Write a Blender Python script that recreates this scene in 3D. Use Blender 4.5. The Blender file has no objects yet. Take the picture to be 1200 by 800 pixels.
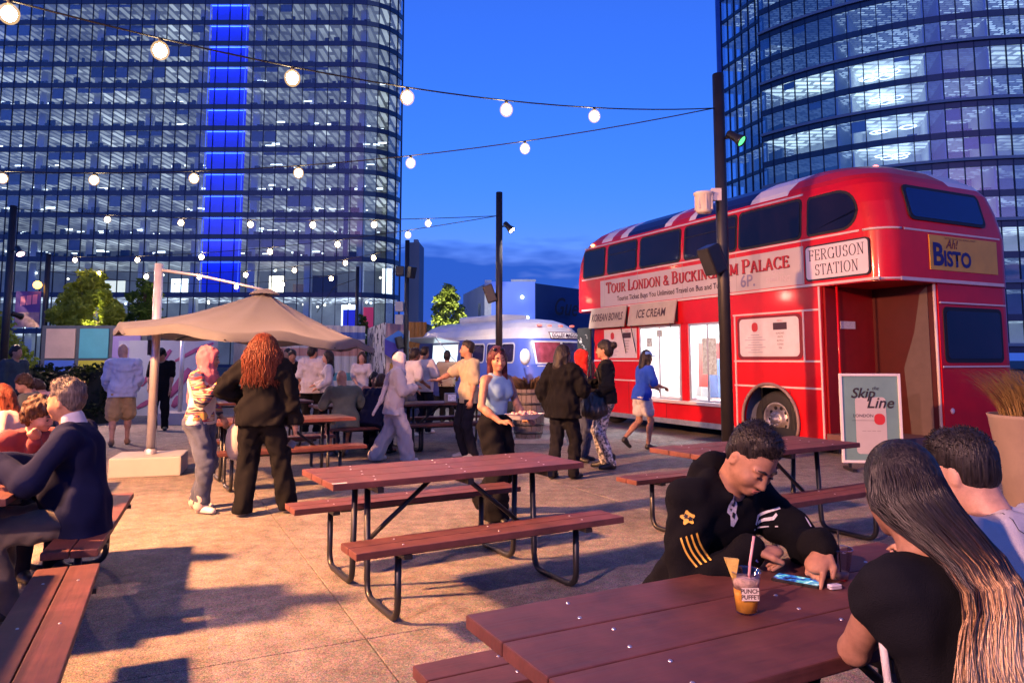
import bpy, bmesh, math, random
import numpy as np
from mathutils import Vector, Matrix

SC = bpy.context.scene
COL = SC.collection
R = math.radians
PI = math.pi

# ------------------------------------------------------------------ camera
CAM_H, PITCH, FPX = 1.5, R(5.4), 850.0
cd = bpy.data.cameras.new('camera'); cam = bpy.data.objects.new('camera', cd); COL.objects.link(cam)
cam.location = (0, 0, CAM_H); cam.rotation_euler = (PI / 2 + PITCH, 0, 0)
cd.sensor_width = 36.0; cd.lens = FPX / 1200 * 36; cd.shift_y = -0.05
cd.clip_start = 0.05; cd.clip_end = 5000
SC.camera = cam
SC.view_settings.view_transform = 'Standard'; SC.view_settings.look = 'None'
SC.view_settings.gamma = 1.0; SC.view_settings.exposure = 0.08
SC.render.film_transparent = False
cy = SC.cycles
cy.use_denoising = True
cy.max_bounces = 6; cy.diffuse_bounces = 2; cy.glossy_bounces = 3; cy.transmission_bounces = 5
cy.transparent_max_bounces = 10; cy.sample_clamp_indirect = 3.0; cy.sample_clamp_direct = 0.0
cy.caustics_reflective = False; cy.caustics_refractive = False
cy.use_light_tree = True

# ------------------------------------------------------------------ sky
world = bpy.data.worlds.new('World'); SC.world = world; world.use_nodes = True
wn = world.node_tree.nodes; wl = world.node_tree.links
wn.clear()
w_out = wn.new('ShaderNodeOutputWorld'); w_bg = wn.new('ShaderNodeBackground')
w_sky = wn.new('ShaderNodeTexSky'); w_sky.sky_type = 'NISHITA'; w_sky.sun_disc = False
w_sky.sun_elevation = R(1.6); w_sky.sun_rotation = R(180); w_sky.altitude = 100
w_sky.air_density = 1.0; w_sky.dust_density = 0.3; w_sky.ozone_density = 6.0
w_tint = wn.new('ShaderNodeMix'); w_tint.data_type = 'RGBA'; w_tint.blend_type = 'MULTIPLY'
w_tint.inputs['Factor'].default_value = 1.0; w_tint.inputs[7].default_value = (2.5, 0.77, 1.0, 1)
w_geo = wn.new('ShaderNodeTexCoord'); w_map = wn.new('ShaderNodeMapping')
w_map.inputs['Scale'].default_value = (2.0, 2.0, 9.0); w_map.inputs['Location'].default_value = (0.35, 0.1, 0.0)
w_noise = wn.new('ShaderNodeTexNoise'); w_noise.inputs['Scale'].default_value = 1.5
w_noise.inputs['Detail'].default_value = 4; w_noise.inputs['Roughness'].default_value = 0.55
w_sep = wn.new('ShaderNodeSeparateXYZ'); w_rng = wn.new('ShaderNodeMapRange')
w_rng.inputs['From Min'].default_value = 0.0; w_rng.inputs['From Max'].default_value = 0.25
w_rng.inputs['To Min'].default_value = 0.62; w_rng.inputs['To Max'].default_value = -0.20
w_add = wn.new('ShaderNodeMath'); w_add.operation = 'ADD'
w_ramp = wn.new('ShaderNodeValToRGB')
w_ramp.color_ramp.elements[0].position = 0.585; w_ramp.color_ramp.elements[1].position = 0.70
w_ramp.color_ramp.elements[0].color = (0, 0, 0, 1); w_ramp.color_ramp.elements[1].color = (0.97, 0.97, 0.97, 1)
w_cl = wn.new('ShaderNodeMix'); w_cl.data_type = 'RGBA'; w_cl.blend_type = 'MIX'
w_cl.inputs[7].default_value = (0.026, 0.120, 0.68, 1)          # low dusk cloud bank
wl.new(w_geo.outputs['Generated'], w_map.inputs['Vector']); wl.new(w_map.outputs['Vector'], w_noise.inputs['Vector'])
wl.new(w_geo.outputs['Generated'], w_sep.inputs['Vector']); wl.new(w_sep.outputs['Z'], w_rng.inputs['Value'])
wl.new(w_noise.outputs['Fac'], w_add.inputs[0]); wl.new(w_rng.outputs['Result'], w_add.inputs[1]); wl.new(w_add.outputs['Value'], w_ramp.inputs['Fac'])
wl.new(w_ramp.outputs['Color'], w_cl.inputs['Factor'])
wl.new(w_sky.outputs['Color'], w_tint.inputs[6]); wl.new(w_tint.outputs[2], w_cl.inputs[6])
wl.new(w_cl.outputs[2], w_bg.inputs['Color']); wl.new(w_bg.outputs['Background'], w_out.inputs['Surface'])
w_bg.inputs['Strength'].default_value = 0.88

# faint last daylight, from behind and to the right of the camera (the sun is already down)
sd = bpy.data.lights.new('sun', 'SUN'); sun = bpy.data.objects.new('sun', sd); COL.objects.link(sun)
sd.energy = 0.06; sd.angle = R(25); sd.color = (0.75, 0.82, 1.0); sun.rotation_euler = (R(62), 0, R(35))

# ------------------------------------------------------------------ pixel helpers (photo 1200 x 800)
CP = np.array([0.0, 0.0, CAM_H])
def ray(px, py):
    a = (px - 600) / FPX; b = -(py - 340) / FPX
    return np.array([a, math.cos(PITCH) - b * math.sin(PITCH), math.sin(PITCH) + b * math.cos(PITCH)])
def G(px, py, z=0.0):
    d = ray(px, py); return Vector(CP + d * ((z - CAM_H) / d[2]))
def D(px, py, Y):
    d = ray(px, py); return Vector(CP + d * (Y / d[1]))

# ------------------------------------------------------------------ materials
MATS = {}
def mat(name, col, rough=0.6, metal=0.0, var=0.12, vscale=6.0, bump=0.0, bscale=60.0, emit=0.0, ecol=None,
        spec=0.5, coat=0.0, sheen=0.0, sss=0.0, sample=True, vdist=0.0):
    if name in MATS: return MATS[name]
    m = bpy.data.materials.new(name); m.use_nodes = True; MATS[name] = m
    nt = m.node_tree; N = nt.nodes; L = nt.links; b = N['Principled BSDF']
    b.inputs['Roughness'].default_value = rough; b.inputs['Metallic'].default_value = metal
    b.inputs['Specular IOR Level'].default_value = spec
    b.inputs['Coat Weight'].default_value = coat; b.inputs['Coat Roughness'].default_value = 0.08
    if sheen: b.inputs['Sheen Weight'].default_value = sheen
    if sss:
        b.inputs['Subsurface Weight'].default_value = sss; b.inputs['Subsurface Radius'].default_value = (0.02, 0.008, 0.004)
        b.inputs['Subsurface Scale'].default_value = 0.3
    c = (*col, 1)
    tc = N.new('ShaderNodeTexCoord')
    if var > 0:
        nz = N.new('ShaderNodeTexNoise'); nz.inputs['Scale'].default_value = vscale; nz.inputs['Detail'].default_value = 5
        nz.inputs['Roughness'].default_value = 0.6; nz.inputs['Distortion'].default_value = vdist
        L.new(tc.outputs['Object'], nz.inputs['Vector'])
        mr = N.new('ShaderNodeMapRange'); mr.inputs['From Min'].default_value = 0.3; mr.inputs['From Max'].default_value = 0.7
        mr.inputs['To Min'].default_value = 1 - var; mr.inputs['To Max'].default_value = 1 + var
        L.new(nz.outputs['Fac'], mr.inputs['Value'])
        mx = N.new('ShaderNodeMix'); mx.data_type = 'RGBA'; mx.blend_type = 'MULTIPLY'; mx.inputs['Factor'].default_value = 1
        mx.inputs[6].default_value = c; L.new(mr.outputs['Result'], mx.inputs[7]); L.new(mx.outputs[2], b.inputs['Base Color'])
    else:
        b.inputs['Base Color'].default_value = c
    if bump > 0:
        bn = N.new('ShaderNodeTexNoise'); bn.inputs['Scale'].default_value = bscale; bn.inputs['Detail'].default_value = 3
        L.new(tc.outputs['Object'], bn.inputs['Vector'])
        bp = N.new('ShaderNodeBump'); bp.inputs['Strength'].default_value = min(1, bump); bp.inputs['Distance'].default_value = 0.01
        L.new(bn.outputs['Fac'], bp.inputs['Height']); L.new(bp.outputs['Normal'], b.inputs['Normal'])
    if emit > 0:
        b.inputs['Emission Color'].default_value = (*(ecol or col), 1); b.inputs['Emission Strength'].default_value = emit
        if not sample: m.cycles.emission_sampling = 'NONE'
    return m

def glass_mat(name, tint=(0.8, 0.9, 1.0), refl=0.18, rough=0.02):
    """thin window pane: mostly see-through, partly mirror-like"""
    if name in MATS: return MATS[name]
    m = bpy.data.materials.new(name); m.use_nodes = True; MATS[name] = m
    nt = m.node_tree; N = nt.nodes; L = nt.links; N.clear()
    o = N.new('ShaderNodeOutputMaterial'); t = N.new('ShaderNodeBsdfTransparent'); g = N.new('ShaderNodeBsdfGlossy')
    mx = N.new('ShaderNodeMixShader'); lw = N.new('ShaderNodeLayerWeight'); mr = N.new('ShaderNodeMapRange')
    lw.inputs['Blend'].default_value = 0.35
    mr.inputs['To Min'].default_value = refl; mr.inputs['To Max'].default_value = min(1, refl + 0.4)
    t.inputs['Color'].default_value = (*tint, 1); g.inputs['Roughness'].default_value = rough
    L.new(lw.outputs['Fresnel'], mr.inputs['Value']); L.new(mr.outputs['Result'], mx.inputs['Fac'])
    L.new(t.outputs[0], mx.inputs[1]); L.new(g.outputs[0], mx.inputs[2]); L.new(mx.outputs[0], o.inputs['Surface'])
    return m

# ------------------------------------------------------------------ object helpers
def tag(o, label=None, cat=None, group=None, kind=None):
    if label: o['label'] = label
    if cat: o['category'] = cat
    if group: o['group'] = group
    if kind: o['kind'] = kind
    return o
def thing(name, label, cat, loc=(0, 0, 0), rz=0.0, group=None):
    o = bpy.data.objects.new(name, None); COL.objects.link(o); o.location = loc; o.rotation_euler = (0, 0, rz)
    o.empty_display_size = 0.1
    return tag(o, label, cat, group)
def link(name, me, m=None, parent=None, loc=None, rot=None):
    o = bpy.data.objects.new(name, me); COL.objects.link(o)
    if m is not None:
        if isinstance(m, (list, tuple)):
            if not me.materials:
                for q in m: me.materials.append(q)
        elif not me.materials: me.materials.append(m)
    if parent is not None: o.parent = parent
    if loc is not None: o.location = loc
    if rot is not None: o.rotation_euler = rot
    return o
def mesh_np(name, V, F, smooth=True):
    me = bpy.data.meshes.new(name)
    V = np.asarray(V, dtype=np.float32); F = np.asarray(F, dtype=np.int32)
    k = F.shape[1]
    me.vertices.add(len(V)); me.vertices.foreach_set('co', V.ravel())
    me.loops.add(F.size); me.loops.foreach_set('vertex_index', F.ravel())
    me.polygons.add(len(F)); me.polygons.foreach_set('loop_start', np.arange(0, F.size, k, dtype=np.int32))
    me.polygons.foreach_set('loop_total', np.full(len(F), k, dtype=np.int32))
    me.update(calc_edges=True); me.validate()
    if smooth: me.polygons.foreach_set('use_smooth', np.ones(len(me.polygons), dtype=bool))
    return me

class MB:
    """collects shapes into ONE mesh"""
    def __init__(s): s.v = []; s.f = []; s.sm = []; s.mi = []
    def add(s, vs, fs, smooth=False, mi=0):
        b = len(s.v); s.v += [tuple(v) for v in vs]
        for f in fs: s.f.append(tuple(b + i for i in f)); s.sm.append(smooth); s.mi.append(mi)
        return s
    def box(s, lo, hi, M=None, mi=0):
        x0, y0, z0 = lo; x1, y1, z1 = hi
        vs = [Vector(p) for p in ((x0,y0,z0),(x1,y0,z0),(x1,y1,z0),(x0,y1,z0),(x0,y0,z1),(x1,y0,z1),(x1,y1,z1),(x0,y1,z1))]
        if M is not None: vs = [M @ v for v in vs]
        return s.add(vs, [(3,2,1,0),(4,5,6,7),(0,1,5,4),(1,2,6,5),(2,3,7,6),(3,0,4,7)], False, mi)
    def bbox(s, lo, hi, b=0.006, M=None, mi=0):
        """box with bevelled edges"""
        bm = bmesh.new(); bmesh.ops.create_cube(bm, size=1)
        for v in bm.verts: v.co = Vector(((lo[0]+hi[0])/2+v.co.x*(hi[0]-lo[0]), (lo[1]+hi[1])/2+v.co.y*(hi[1]-lo[1]), (lo[2]+hi[2])/2+v.co.z*(hi[2]-lo[2])))
        bmesh.ops.bevel(bm, geom=bm.edges[:], offset=b, segments=2, affect='EDGES', profile=0.6)
        bm.verts.index_update()
        vs = [M @ v.co if M is not None else v.co.copy() for v in bm.verts]; fs = [[v.index for v in f.verts] for f in bm.faces]
        bm.free(); return s.add(vs, fs, False, mi)
    def tube(s, pts, r, n=8, caps=True, mi=0, closed=False):
        pts = [Vector(p) for p in pts]; rs = r if isinstance(r, (list, tuple)) else [r] * len(pts)
        m = len(pts); vs = []; up = None
        for i, p in enumerate(pts):
            if closed: d = pts[(i+1) % m] - pts[i-1]
            else: d = pts[min(i+1, m-1)] - pts[max(i-1, 0)]
            d.normalize()
            if up is None:
                up = d.cross(Vector((0,0,1)))
                if up.length < 1e-3: up = d.cross(Vector((0,1,0)))
                up.normalize()
            up = up - d * up.dot(d)
            if up.length < 1e-5: up = d.orthogonal()
            up.normalize(); w = d.cross(up)
            for k in range(n):
                a = 2 * PI * k / n; vs.append(p + up * (math.cos(a) * rs[i]) + w * (math.sin(a) * rs[i]))
        fs = []
        for i in range(m if closed else m - 1):
            j = (i + 1) % m
            for k in range(n): fs.append((i*n+k, i*n+(k+1) % n, j*n+(k+1) % n, j*n+k))
        s.add(vs, fs, True, mi)
        if caps and not closed:
            b = len(s.v) - len(vs)
            s.f.append(tuple(b + k for k in reversed(range(n)))); s.sm.append(False); s.mi.append(mi)
            s.f.append(tuple(b + (m-1)*n + k for k in range(n))); s.sm.append(False); s.mi.append(mi)
        return s
    def lathe(s, prof, n=24, c=(0,0,0), M=None, mi=0, smooth=True):
        vs = []; m = len(prof)
        for r_, z_ in prof:
            for k in range(n):
                a = 2*PI*k/n; v = Vector((c[0]+r_*math.cos(a), c[1]+r_*math.sin(a), c[2]+z_)); vs.append(M @ v if M is not None else v)
        fs = [(i*n+k, i*n+(k+1) % n, (i+1)*n+(k+1) % n, (i+1)*n+k) for i in range(m-1) for k in range(n)]
        return s.add(vs, fs, smooth, mi)
    def prism(s, poly, z0, z1, M=None, mi=0):
        """poly in xy extruded along z"""
        n = len(poly); vs = [Vector((x, y, z)) for z in (z0, z1) for x, y in poly]
        if M is not None: vs = [M @ v for v in vs]
        fs = [tuple(reversed(range(n))), tuple(range(n, 2*n))] + [(k, (k+1) % n, n+(k+1) % n, n+k) for k in range(n)]
        return s.add(vs, fs, False, mi)
    def sphere(s, c, r, n=12, m=8, mi=0):
        if not isinstance(r, (tuple, list)): r = (r, r, r)
        vs = []; 
        for i in range(m+1):
            t = PI*i/m
            for k in range(n):
                a = 2*PI*k/n; vs.append((c[0]+r[0]*math.sin(t)*math.cos(a), c[1]+r[1]*math.sin(t)*math.sin(a), c[2]-r[2]*math.cos(t)))
        fs = [(i*n+k, i*n+(k+1) % n, (i+1)*n+(k+1) % n, (i+1)*n+k) for i in range(m) for k in range(n)]
        return s.add(vs, fs, True, mi)
    def mesh(s, name):
        me = bpy.data.meshes.new(name); me.from_pydata([tuple(v) for v in s.v], [], s.f)
        me.polygons.foreach_set('use_smooth', s.sm); me.polygons.foreach_set('material_index', s.mi); me.update(); return me
    def build(s, name, m, parent=None, loc=None, rot=None):
        return link(name, s.mesh(name), m, parent, loc, rot)

def copy_tree(o, parent=None):
    c = o.copy(); COL.objects.link(c); c.parent = parent
    for ch in o.children: copy_tree(ch, c)
    return c
def rrect(x0, y0, x1, y1, r, n=5):
    rs = r if isinstance(r, (list, tuple)) else [r]*4
    out = []
    for (cx, cy_, a0), q in zip(((x1, y1, 0), (x0, y1, 90), (x0, y0, 180), (x1, y0, 270)), rs):
        sx = -1 if cx == x1 else 1; sy = -1 if cy_ == y1 else 1
        for k in range(n+1):
            a = R(a0 + 90*k/n); out.append((cx + sx*q + q*math.cos(a), cy_ + sy*q + q*math.sin(a)))
    return out

# ------------------------------------------------------------------ lettering
FONT_TMP = []
def text_mesh(body, size, align='CENTER', shear=0.0, offset=0.0, sx=1.0, space=1.0):
    cu = bpy.data.curves.new('lettering', 'FONT'); cu.body = body; cu.size = size; cu.align_x = align; cu.align_y = 'CENTER'
    cu.shear = shear; cu.offset = offset; cu.resolution_u = 3; cu.space_character = space; cu.fill_mode = 'BOTH'
    o = bpy.data.objects.new('lettering', cu); COL.objects.link(o)
    dg = bpy.context.evaluated_depsgraph_get()
    me = bpy.data.meshes.new_from_object(o.evaluated_get(dg))
    bpy.data.objects.remove(o); bpy.data.curves.remove(cu)
    if sx != 1.0:
        for v in me.vertices: v.co.x *= sx
    return me
def text(body, size, m, parent, M, name='lettering', **k):
    me = text_mesh(body, size, **k); me.transform(M); return link(name, me, m, parent)
def frame_M(o, ex, ey):
    """matrix taking xy to the plane through o spanned by ex, ey"""
    ex = Vector(ex).normalized(); ey = Vector(ey).normalized(); ez = ex.cross(ey)
    return Matrix(((ex.x, ey.x, ez.x, o[0]), (ex.y, ey.y, ez.y, o[1]), (ex.z, ey.z, ez.z, o[2]), (0, 0, 0, 1)))

def _arc(cx, cy_, rx, ry, a0, a1, n=14): return [(cx+rx*math.cos(R(a0+(a1-a0)*k/n)), cy_+ry*math.sin(R(a0+(a1-a0)*k/n))) for k in range(n+1)]
# serif capitals: (width, strokes, serifs as (x, y) feet)
SERIF = {
 'T': (.72, [[(.36,0),(.36,1)],[(.03,.97),(.69,.97)],[(.03,.97),(.03,.78)],[(.69,.97),(.69,.78)]], [(.36,0)]),
 'O': (.86, [_arc(.43,.5,.36,.48,90,450,26)], []),
 'U': (.80, [[(.16,1),(.16,.34)]+_arc(.40,.32,.24,.31,180,360,12)+[(.64,1)]], [(.16,1),(.64,1)]),
 'R': (.78, [[(.16,0),(.16,1)],[(.16,.97),(.38,.97)]+_arc(.38,.74,.24,.23,90,-90,10)+[(.16,.51)],[(.36,.51),(.68,.03)]], [(.16,0),(.16,1),(.70,0)]),
 'L': (.66, [[(.16,0),(.16,1)],[(.16,.03),(.60,.03)],[(.60,.03),(.62,.24)]], [(.16,0),(.16,1)]),
 'N': (.84, [[(.16,0),(.16,1)],[(.16,1),(.68,0)],[(.68,0),(.68,1)]], [(.16,0),(.12,1),(.68,1)]),
 'D': (.84, [[(.16,0),(.16,1)],[(.16,.97),(.36,.97)]+_arc(.36,.5,.37,.47,90,-90,16)+[(.16,.03)]], [(.13,0),(.13,1)]),
 '&': (.86, [[(.80,.03)]+[(.62,.08),(.30,.62)]+_arc(.40,.80,.16,.17,205,-40,12)+[(.22,.44)]+_arc(.30,.24,.22,.21,130,270,8)+[(.52,.06),(.72,.40)]], [(.76,.42)]),
 'B': (.76, [[(.16,0),(.16,1)],[(.16,.97),(.36,.97)]+_arc(.36,.755,.20,.215,90,-90,10)+[(.16,.54)],[(.36,.54)]+_arc(.38,.285,.25,.255,90,-90,10)+[(.16,.03)]], [(.13,0),(.13,1)]),
 'C': (.80, [_arc(.44,.5,.36,.48,48,312,20),[(.69,.98),(.69,.74)],[(.69,.02),(.69,.22)]], []),
 'K': (.82, [[(.16,0),(.16,1)],[(.16,.42),(.64,1)],[(.34,.62),(.70,0)]], [(.16,0),(.16,1),(.64,1),(.72,0)]),
 'I': (.38, [[(.19,0),(.19,1)]], [(.19,0),(.19,1)]),
 'G': (.86, [_arc(.44,.5,.36,.48,48,350,22),[(.74,.44),(.74,.06)],[(.69,.98),(.69,.76)]], [(.74,.44)]),
 'H': (.86, [[(.16,0),(.16,1)],[(.70,0),(.70,1)],[(.16,.52),(.70,.52)]], [(.16,0),(.16,1),(.70,0),(.70,1)]),
 'A': (.82, [[(.10,0),(.41,1)],[(.41,1),(.72,0)],[(.22,.34),(.60,.34)]], [(.10,0),(.72,0)]),
 'M': (1.0, [[(.15,0),(.17,1)],[(.17,1),(.50,.12)],[(.50,.12),(.83,1)],[(.83,1),(.85,0)]], [(.15,0),(.14,1),(.85,0),(.86,1)]),
 'P': (.72, [[(.16,0),(.16,1)],[(.16,.97),(.38,.97)]+_arc(.38,.73,.25,.24,90,-90,10)+[(.16,.49)]], [(.16,0),(.13,1)]),
 'E': (.70, [[(.16,0),(.16,1)],[(.16,.97),(.60,.97)],[(.16,.52),(.48,.52)],[(.16,.03),(.62,.03)],[(.60,.97),(.60,.78)],[(.62,.03),(.64,.24)],[(.48,.62),(.48,.42)]], [(.13,0),(.13,1)]),
 'S': (.66, [_arc(.33,.74,.21,.24,40,250,12)+_arc(.35,.27,.22,.25,75,-140,12),[(.52,.97),(.52,.76)],[(.13,.03),(.13,.24)]], []),
 'F': (.68, [[(.16,0),(.16,1)],[(.16,.97),(.60,.97)],[(.16,.52),(.48,.52)],[(.60,.97),(.60,.76)],[(.48,.62),(.48,.42)]], [(.16,0),(.13,1)]),
 ' ': (.42, [], []),
}
def serif_mesh(body, size, width=None, thick=0.15, thin=0.05, gap=0.06, caps=1.25, bigfirst=True):
    """engraved-looking serif capitals; first letters of words larger"""
    mb = MB(); x = 0.0; first = True
    for ch in body:
        if ch == ' ': first = True; x += .36; continue
        w, st, se = SERIF[ch]; k = caps if (first and bigfirst and ch != '&') else 1.0; first = False
        for pl in st:
            n = len(pl); q = [Vector((p[0], p[1], 0)) for p in pl]; vs = []
            for i in range(n):
                d = (q[min(i+1, n-1)] - q[max(i-1, 0)]).normalized(); nn = Vector((-d.y, d.x, 0))
                hw = (thin + (thick - thin) * abs(d.y) ** 1.5) / 2
                if ch in 'N' and len(pl) == 2 and abs(d.x) < .1: hw = thin * .8
                for s_ in (1, -1):
                    p = q[i] + nn * hw * s_; vs.append((x + p.x * k, p.y * k, 0))
            mb.add(vs, [(2*i, 2*i+1, 2*i+3, 2*i+2) for i in range(n-1)])
        for sx_, sy in se:
            y0 = 0 if sy < .5 else 1 - thin; hw = .15
            mb.add([(x+(sx_-hw)*k, y0*k, .0005), (x+(sx_+hw)*k, y0*k, .0005), (x+(sx_+hw)*k, (y0+thin)*k, .0005), (x+(sx_-hw)*k, (y0+thin)*k, .0005)], [(0,1,2,3)])
        x += w * k + gap
    W = (x - gap); sx_ = (width / W) if width else size
    mb.v = [((v[0] - W/2) * sx_, v[1] * size, v[2]) for v in mb.v]
    return mb.mesh('lettering')
# ------------------------------------------------------------------ figures: smooth blended volumes turned into one surface
class SDF:
    def __init__(s): s.ops = []; s.planes = []
    def cap(s, a, b, ra, rb=None, k=0.03, fl=None, sub=False):
        s.ops.append(('c', np.array(a, float), np.array(b, float), float(ra), float(ra if rb is None else rb), k, fl, sub)); return s
    def ell(s, c, r, M=None, k=0.03, sub=False):
        s.ops.append(('e', np.array(c, float), np.array(r, float), None if M is None else np.array(M, float), 0, k, None, sub)); return s
    def cut(s, p, n): s.planes.append((np.array(p, float), np.array(n, float))); return s
    def mesh(s, v, fold=0.0, seed=0, fwl=0.09):
        lo = np.full(3, 1e9); hi = -lo
        for o in s.ops:
            if o[7]: continue
            if o[0] == 'c':
                r_ = max(o[3], o[4]); lo = np.minimum(lo, np.minimum(o[1], o[2]) - r_); hi = np.maximum(hi, np.maximum(o[1], o[2]) + r_)
            else:
                r_ = o[2].max(); lo = np.minimum(lo, o[1] - r_); hi = np.maximum(hi, o[1] + r_)
        lo -= 2.5 * v + fold; hi += 2.5 * v + fold
        n = np.ceil((hi - lo) / v).astype(int) + 1
        ax = [lo[i] + v * np.arange(n[i]) for i in range(3)]
        f = np.full(n, 0.3)
        for o in s.ops:
            typ, k, sub = o[0], o[5], o[7]
            if typ == 'c': r_ = max(o[3], o[4]); l = np.minimum(o[1], o[2]) - r_; h = np.maximum(o[1], o[2]) + r_
            else: r_ = o[2].max(); l = o[1] - r_; h = o[1] + r_
            m = k + 3 * v
            i0 = np.maximum(0, np.floor((l - m - lo) / v).astype(int)); i1 = np.minimum(n, np.ceil((h + m - lo) / v).astype(int) + 1)
            if np.any(i1 <= i0): continue
            sl = tuple(slice(i0[i], i1[i]) for i in range(3))
            X = ax[0][sl[0]][:, None, None]; Y = ax[1][sl[1]][None, :, None]; Z = ax[2][sl[2]][None, None, :]
            if typ == 'c':
                a, b = o[1].copy(), o[2].copy(); P = [X - a[0], Y - a[1], Z - a[2]]; ab = b - a
                if o[6] is not None:
                    u, fac = np.array(o[6][0], float), o[6][1] - 1.0
                    w = P[0] * u[0] + P[1] * u[1] + P[2] * u[2]; P = [P[i] + u[i] * w * fac for i in range(3)]
                    ab = ab + u * (ab @ u) * fac
                L2 = max(1e-9, ab @ ab)
                t = np.clip((P[0] * ab[0] + P[1] * ab[1] + P[2] * ab[2]) / L2, 0, 1)
                d = np.sqrt((P[0] - t * ab[0]) ** 2 + (P[1] - t * ab[1]) ** 2 + (P[2] - t * ab[2]) ** 2) - (o[3] + t * (o[4] - o[3]))
            else:
                P = [X - o[1][0], Y - o[1][1], Z - o[1][2]]
                if o[3] is not None:
                    M = o[3]; P = [P[0] * M[0, i] + P[1] * M[1, i] + P[2] * M[2, i] for i in range(3)]
                q = o[2]
                k0 = np.sqrt((P[0] / q[0]) ** 2 + (P[1] / q[1]) ** 2 + (P[2] / q[2]) ** 2)
                k1 = np.sqrt((P[0] / q[0] ** 2) ** 2 + (P[1] / q[1] ** 2) ** 2 + (P[2] / q[2] ** 2) ** 2) + 1e-6
                d = k0 * (k0 - 1) / k1
            g = f[sl]
            if sub:
                e = -d; hh = np.maximum(k - np.abs(g - e), 0) / k; f[sl] = np.maximum(g, e) + hh * hh * k / 4
            else:
                hh = np.maximum(k - np.abs(g - d), 0) / k; f[sl] = np.minimum(g, d) - hh * hh * k / 4
        X = ax[0][:, None, None]; Y = ax[1][None, :, None]; Z = ax[2][None, None, :]
        if fold > 0:
            rg = np.random.RandomState(seed + 11)
            for i in range(6):
                kv = rg.normal(size=3) * np.array([1, 1, .55]); kv *= 2 * PI / (fwl * rg.uniform(.6, 1.9)) / np.linalg.norm(kv)
                ph = kv[0] * X + kv[1] * Y + kv[2] * Z + rg.uniform(0, 6.3)
                f = f + fold / 2.6 * np.sin(ph + 1.3 * np.sin(ph * .37 + 2 * i))
            for i in range(4):                                   # sharper creases
                kv = rg.normal(size=3) * np.array([1, 1, .8]); kv *= 2 * PI / (fwl * rg.uniform(.7, 1.2)) / np.linalg.norm(kv); k2 = rg.normal(size=3) * 9
                ph = kv[0] * X + kv[1] * Y + kv[2] * Z + rg.uniform(0, 6.3) + 1.2 * np.sin(k2[0] * X + k2[1] * Y + k2[2] * Z)
                f = f + fold * .38 * (1 - 2 * np.abs(np.sin(ph * .5))) * (0.5 + 0.5 * np.sin(k2[1] * X + k2[2] * Y + k2[0] * Z))
        for p, nn in s.planes:
            f = np.maximum(f, (X - p[0]) * nn[0] + (Y - p[1]) * nn[1] + (Z - p[2]) * nn[2])
        return nets(f, lo, v)

def nets(f, lo, v):
    """surface nets"""
    s = f < 0
    A = s[:-1, :-1, :-1].astype(np.int8); 
    cnt = np.zeros(tuple(d - 1 for d in f.shape), np.int8)
    for dx in (0, 1):
        for dy in (0, 1):
            for dz in (0, 1): cnt += s[dx:s.shape[0]-1+dx, dy:s.shape[1]-1+dy, dz:s.shape[2]-1+dz]
    act = (cnt > 0) & (cnt < 8)
    I = np.argwhere(act)
    if len(I) == 0: return np.zeros((0, 3)), np.zeros((0, 4), int)
    idx = np.full(act.shape, -1, np.int64); idx[act] = np.arange(len(I))
    pos = np.zeros((len(I), 3)); c = np.zeros(len(I))
    cor = [(a, b, d) for a in (0, 1) for b in (0, 1) for d in (0, 1)]
    vals = {q: f[I[:, 0]+q[0], I[:, 1]+q[1], I[:, 2]+q[2]] for q in cor}
    for q in cor:
        for ax_ in range(3):
            if q[ax_] == 0:
                r_ = list(q); r_[ax_] = 1; r_ = tuple(r_)
                a, b = vals[q], vals[r_]; x = (a < 0) != (b < 0)
                t = np.where(x, a / np.where(x, a - b, 1), 0)
                p = np.array(q, float)[None, :] + np.zeros((len(I), 3)); p[:, ax_] += t
                pos[x] += p[x]; c += x
    V = lo + v * (I + pos / c[:, None])
    F = []
    for ax_ in range(3):
        o1, o2 = [(1, 2), (2, 0), (0, 1)][ax_]
        sl0 = [slice(None)] * 3; sl1 = [slice(None)] * 3
        sl0[ax_] = slice(0, -1); sl1[ax_] = slice(1, None)
        a, b = s[tuple(sl0)], s[tuple(sl1)]
        E = np.argwhere(a != b)
        ok = (E[:, o1] > 0) & (E[:, o2] > 0) & (E[:, o1] < act.shape[o1]) & (E[:, o2] < act.shape[o2]); E = E[ok]
        ins = a[E[:, 0], E[:, 1], E[:, 2]]
        def cell(d1, d2):
            q = E.copy(); q[:, o1] += d1; q[:, o2] += d2; return idx[q[:, 0], q[:, 1], q[:, 2]]
        Q = np.stack([cell(-1, -1), cell(0, -1), cell(0, 0), cell(-1, 0)], 1)
        Q[~ins] = Q[~ins][:, ::-1]; F.append(Q)
    F = np.concatenate(F); F = F[(F >= 0).all(1)]
    return V, F

def rot3(axis, deg):
    return np.array(Matrix.Rotation(R(deg), 3, axis))
def ik(S, T, l1, l2, hint):
    S = np.array(S, float); T = np.array(T, float); d = T - S; L = np.linalg.norm(d)
    L2 = min(L, (l1 + l2) * .995); L2 = max(L2, abs(l1 - l2) * 1.05 + .01); u = d / max(L, 1e-6); T = S + u * L2
    x = (l1 * l1 - l2 * l2 + L2 * L2) / (2 * L2); h = math.sqrt(max(0, l1 * l1 - x * x))
    hint = np.array(hint, float); w = hint - u * (hint @ u); w /= max(1e-6, np.linalg.norm(w))
    return S + u * x + w * h, T

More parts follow.
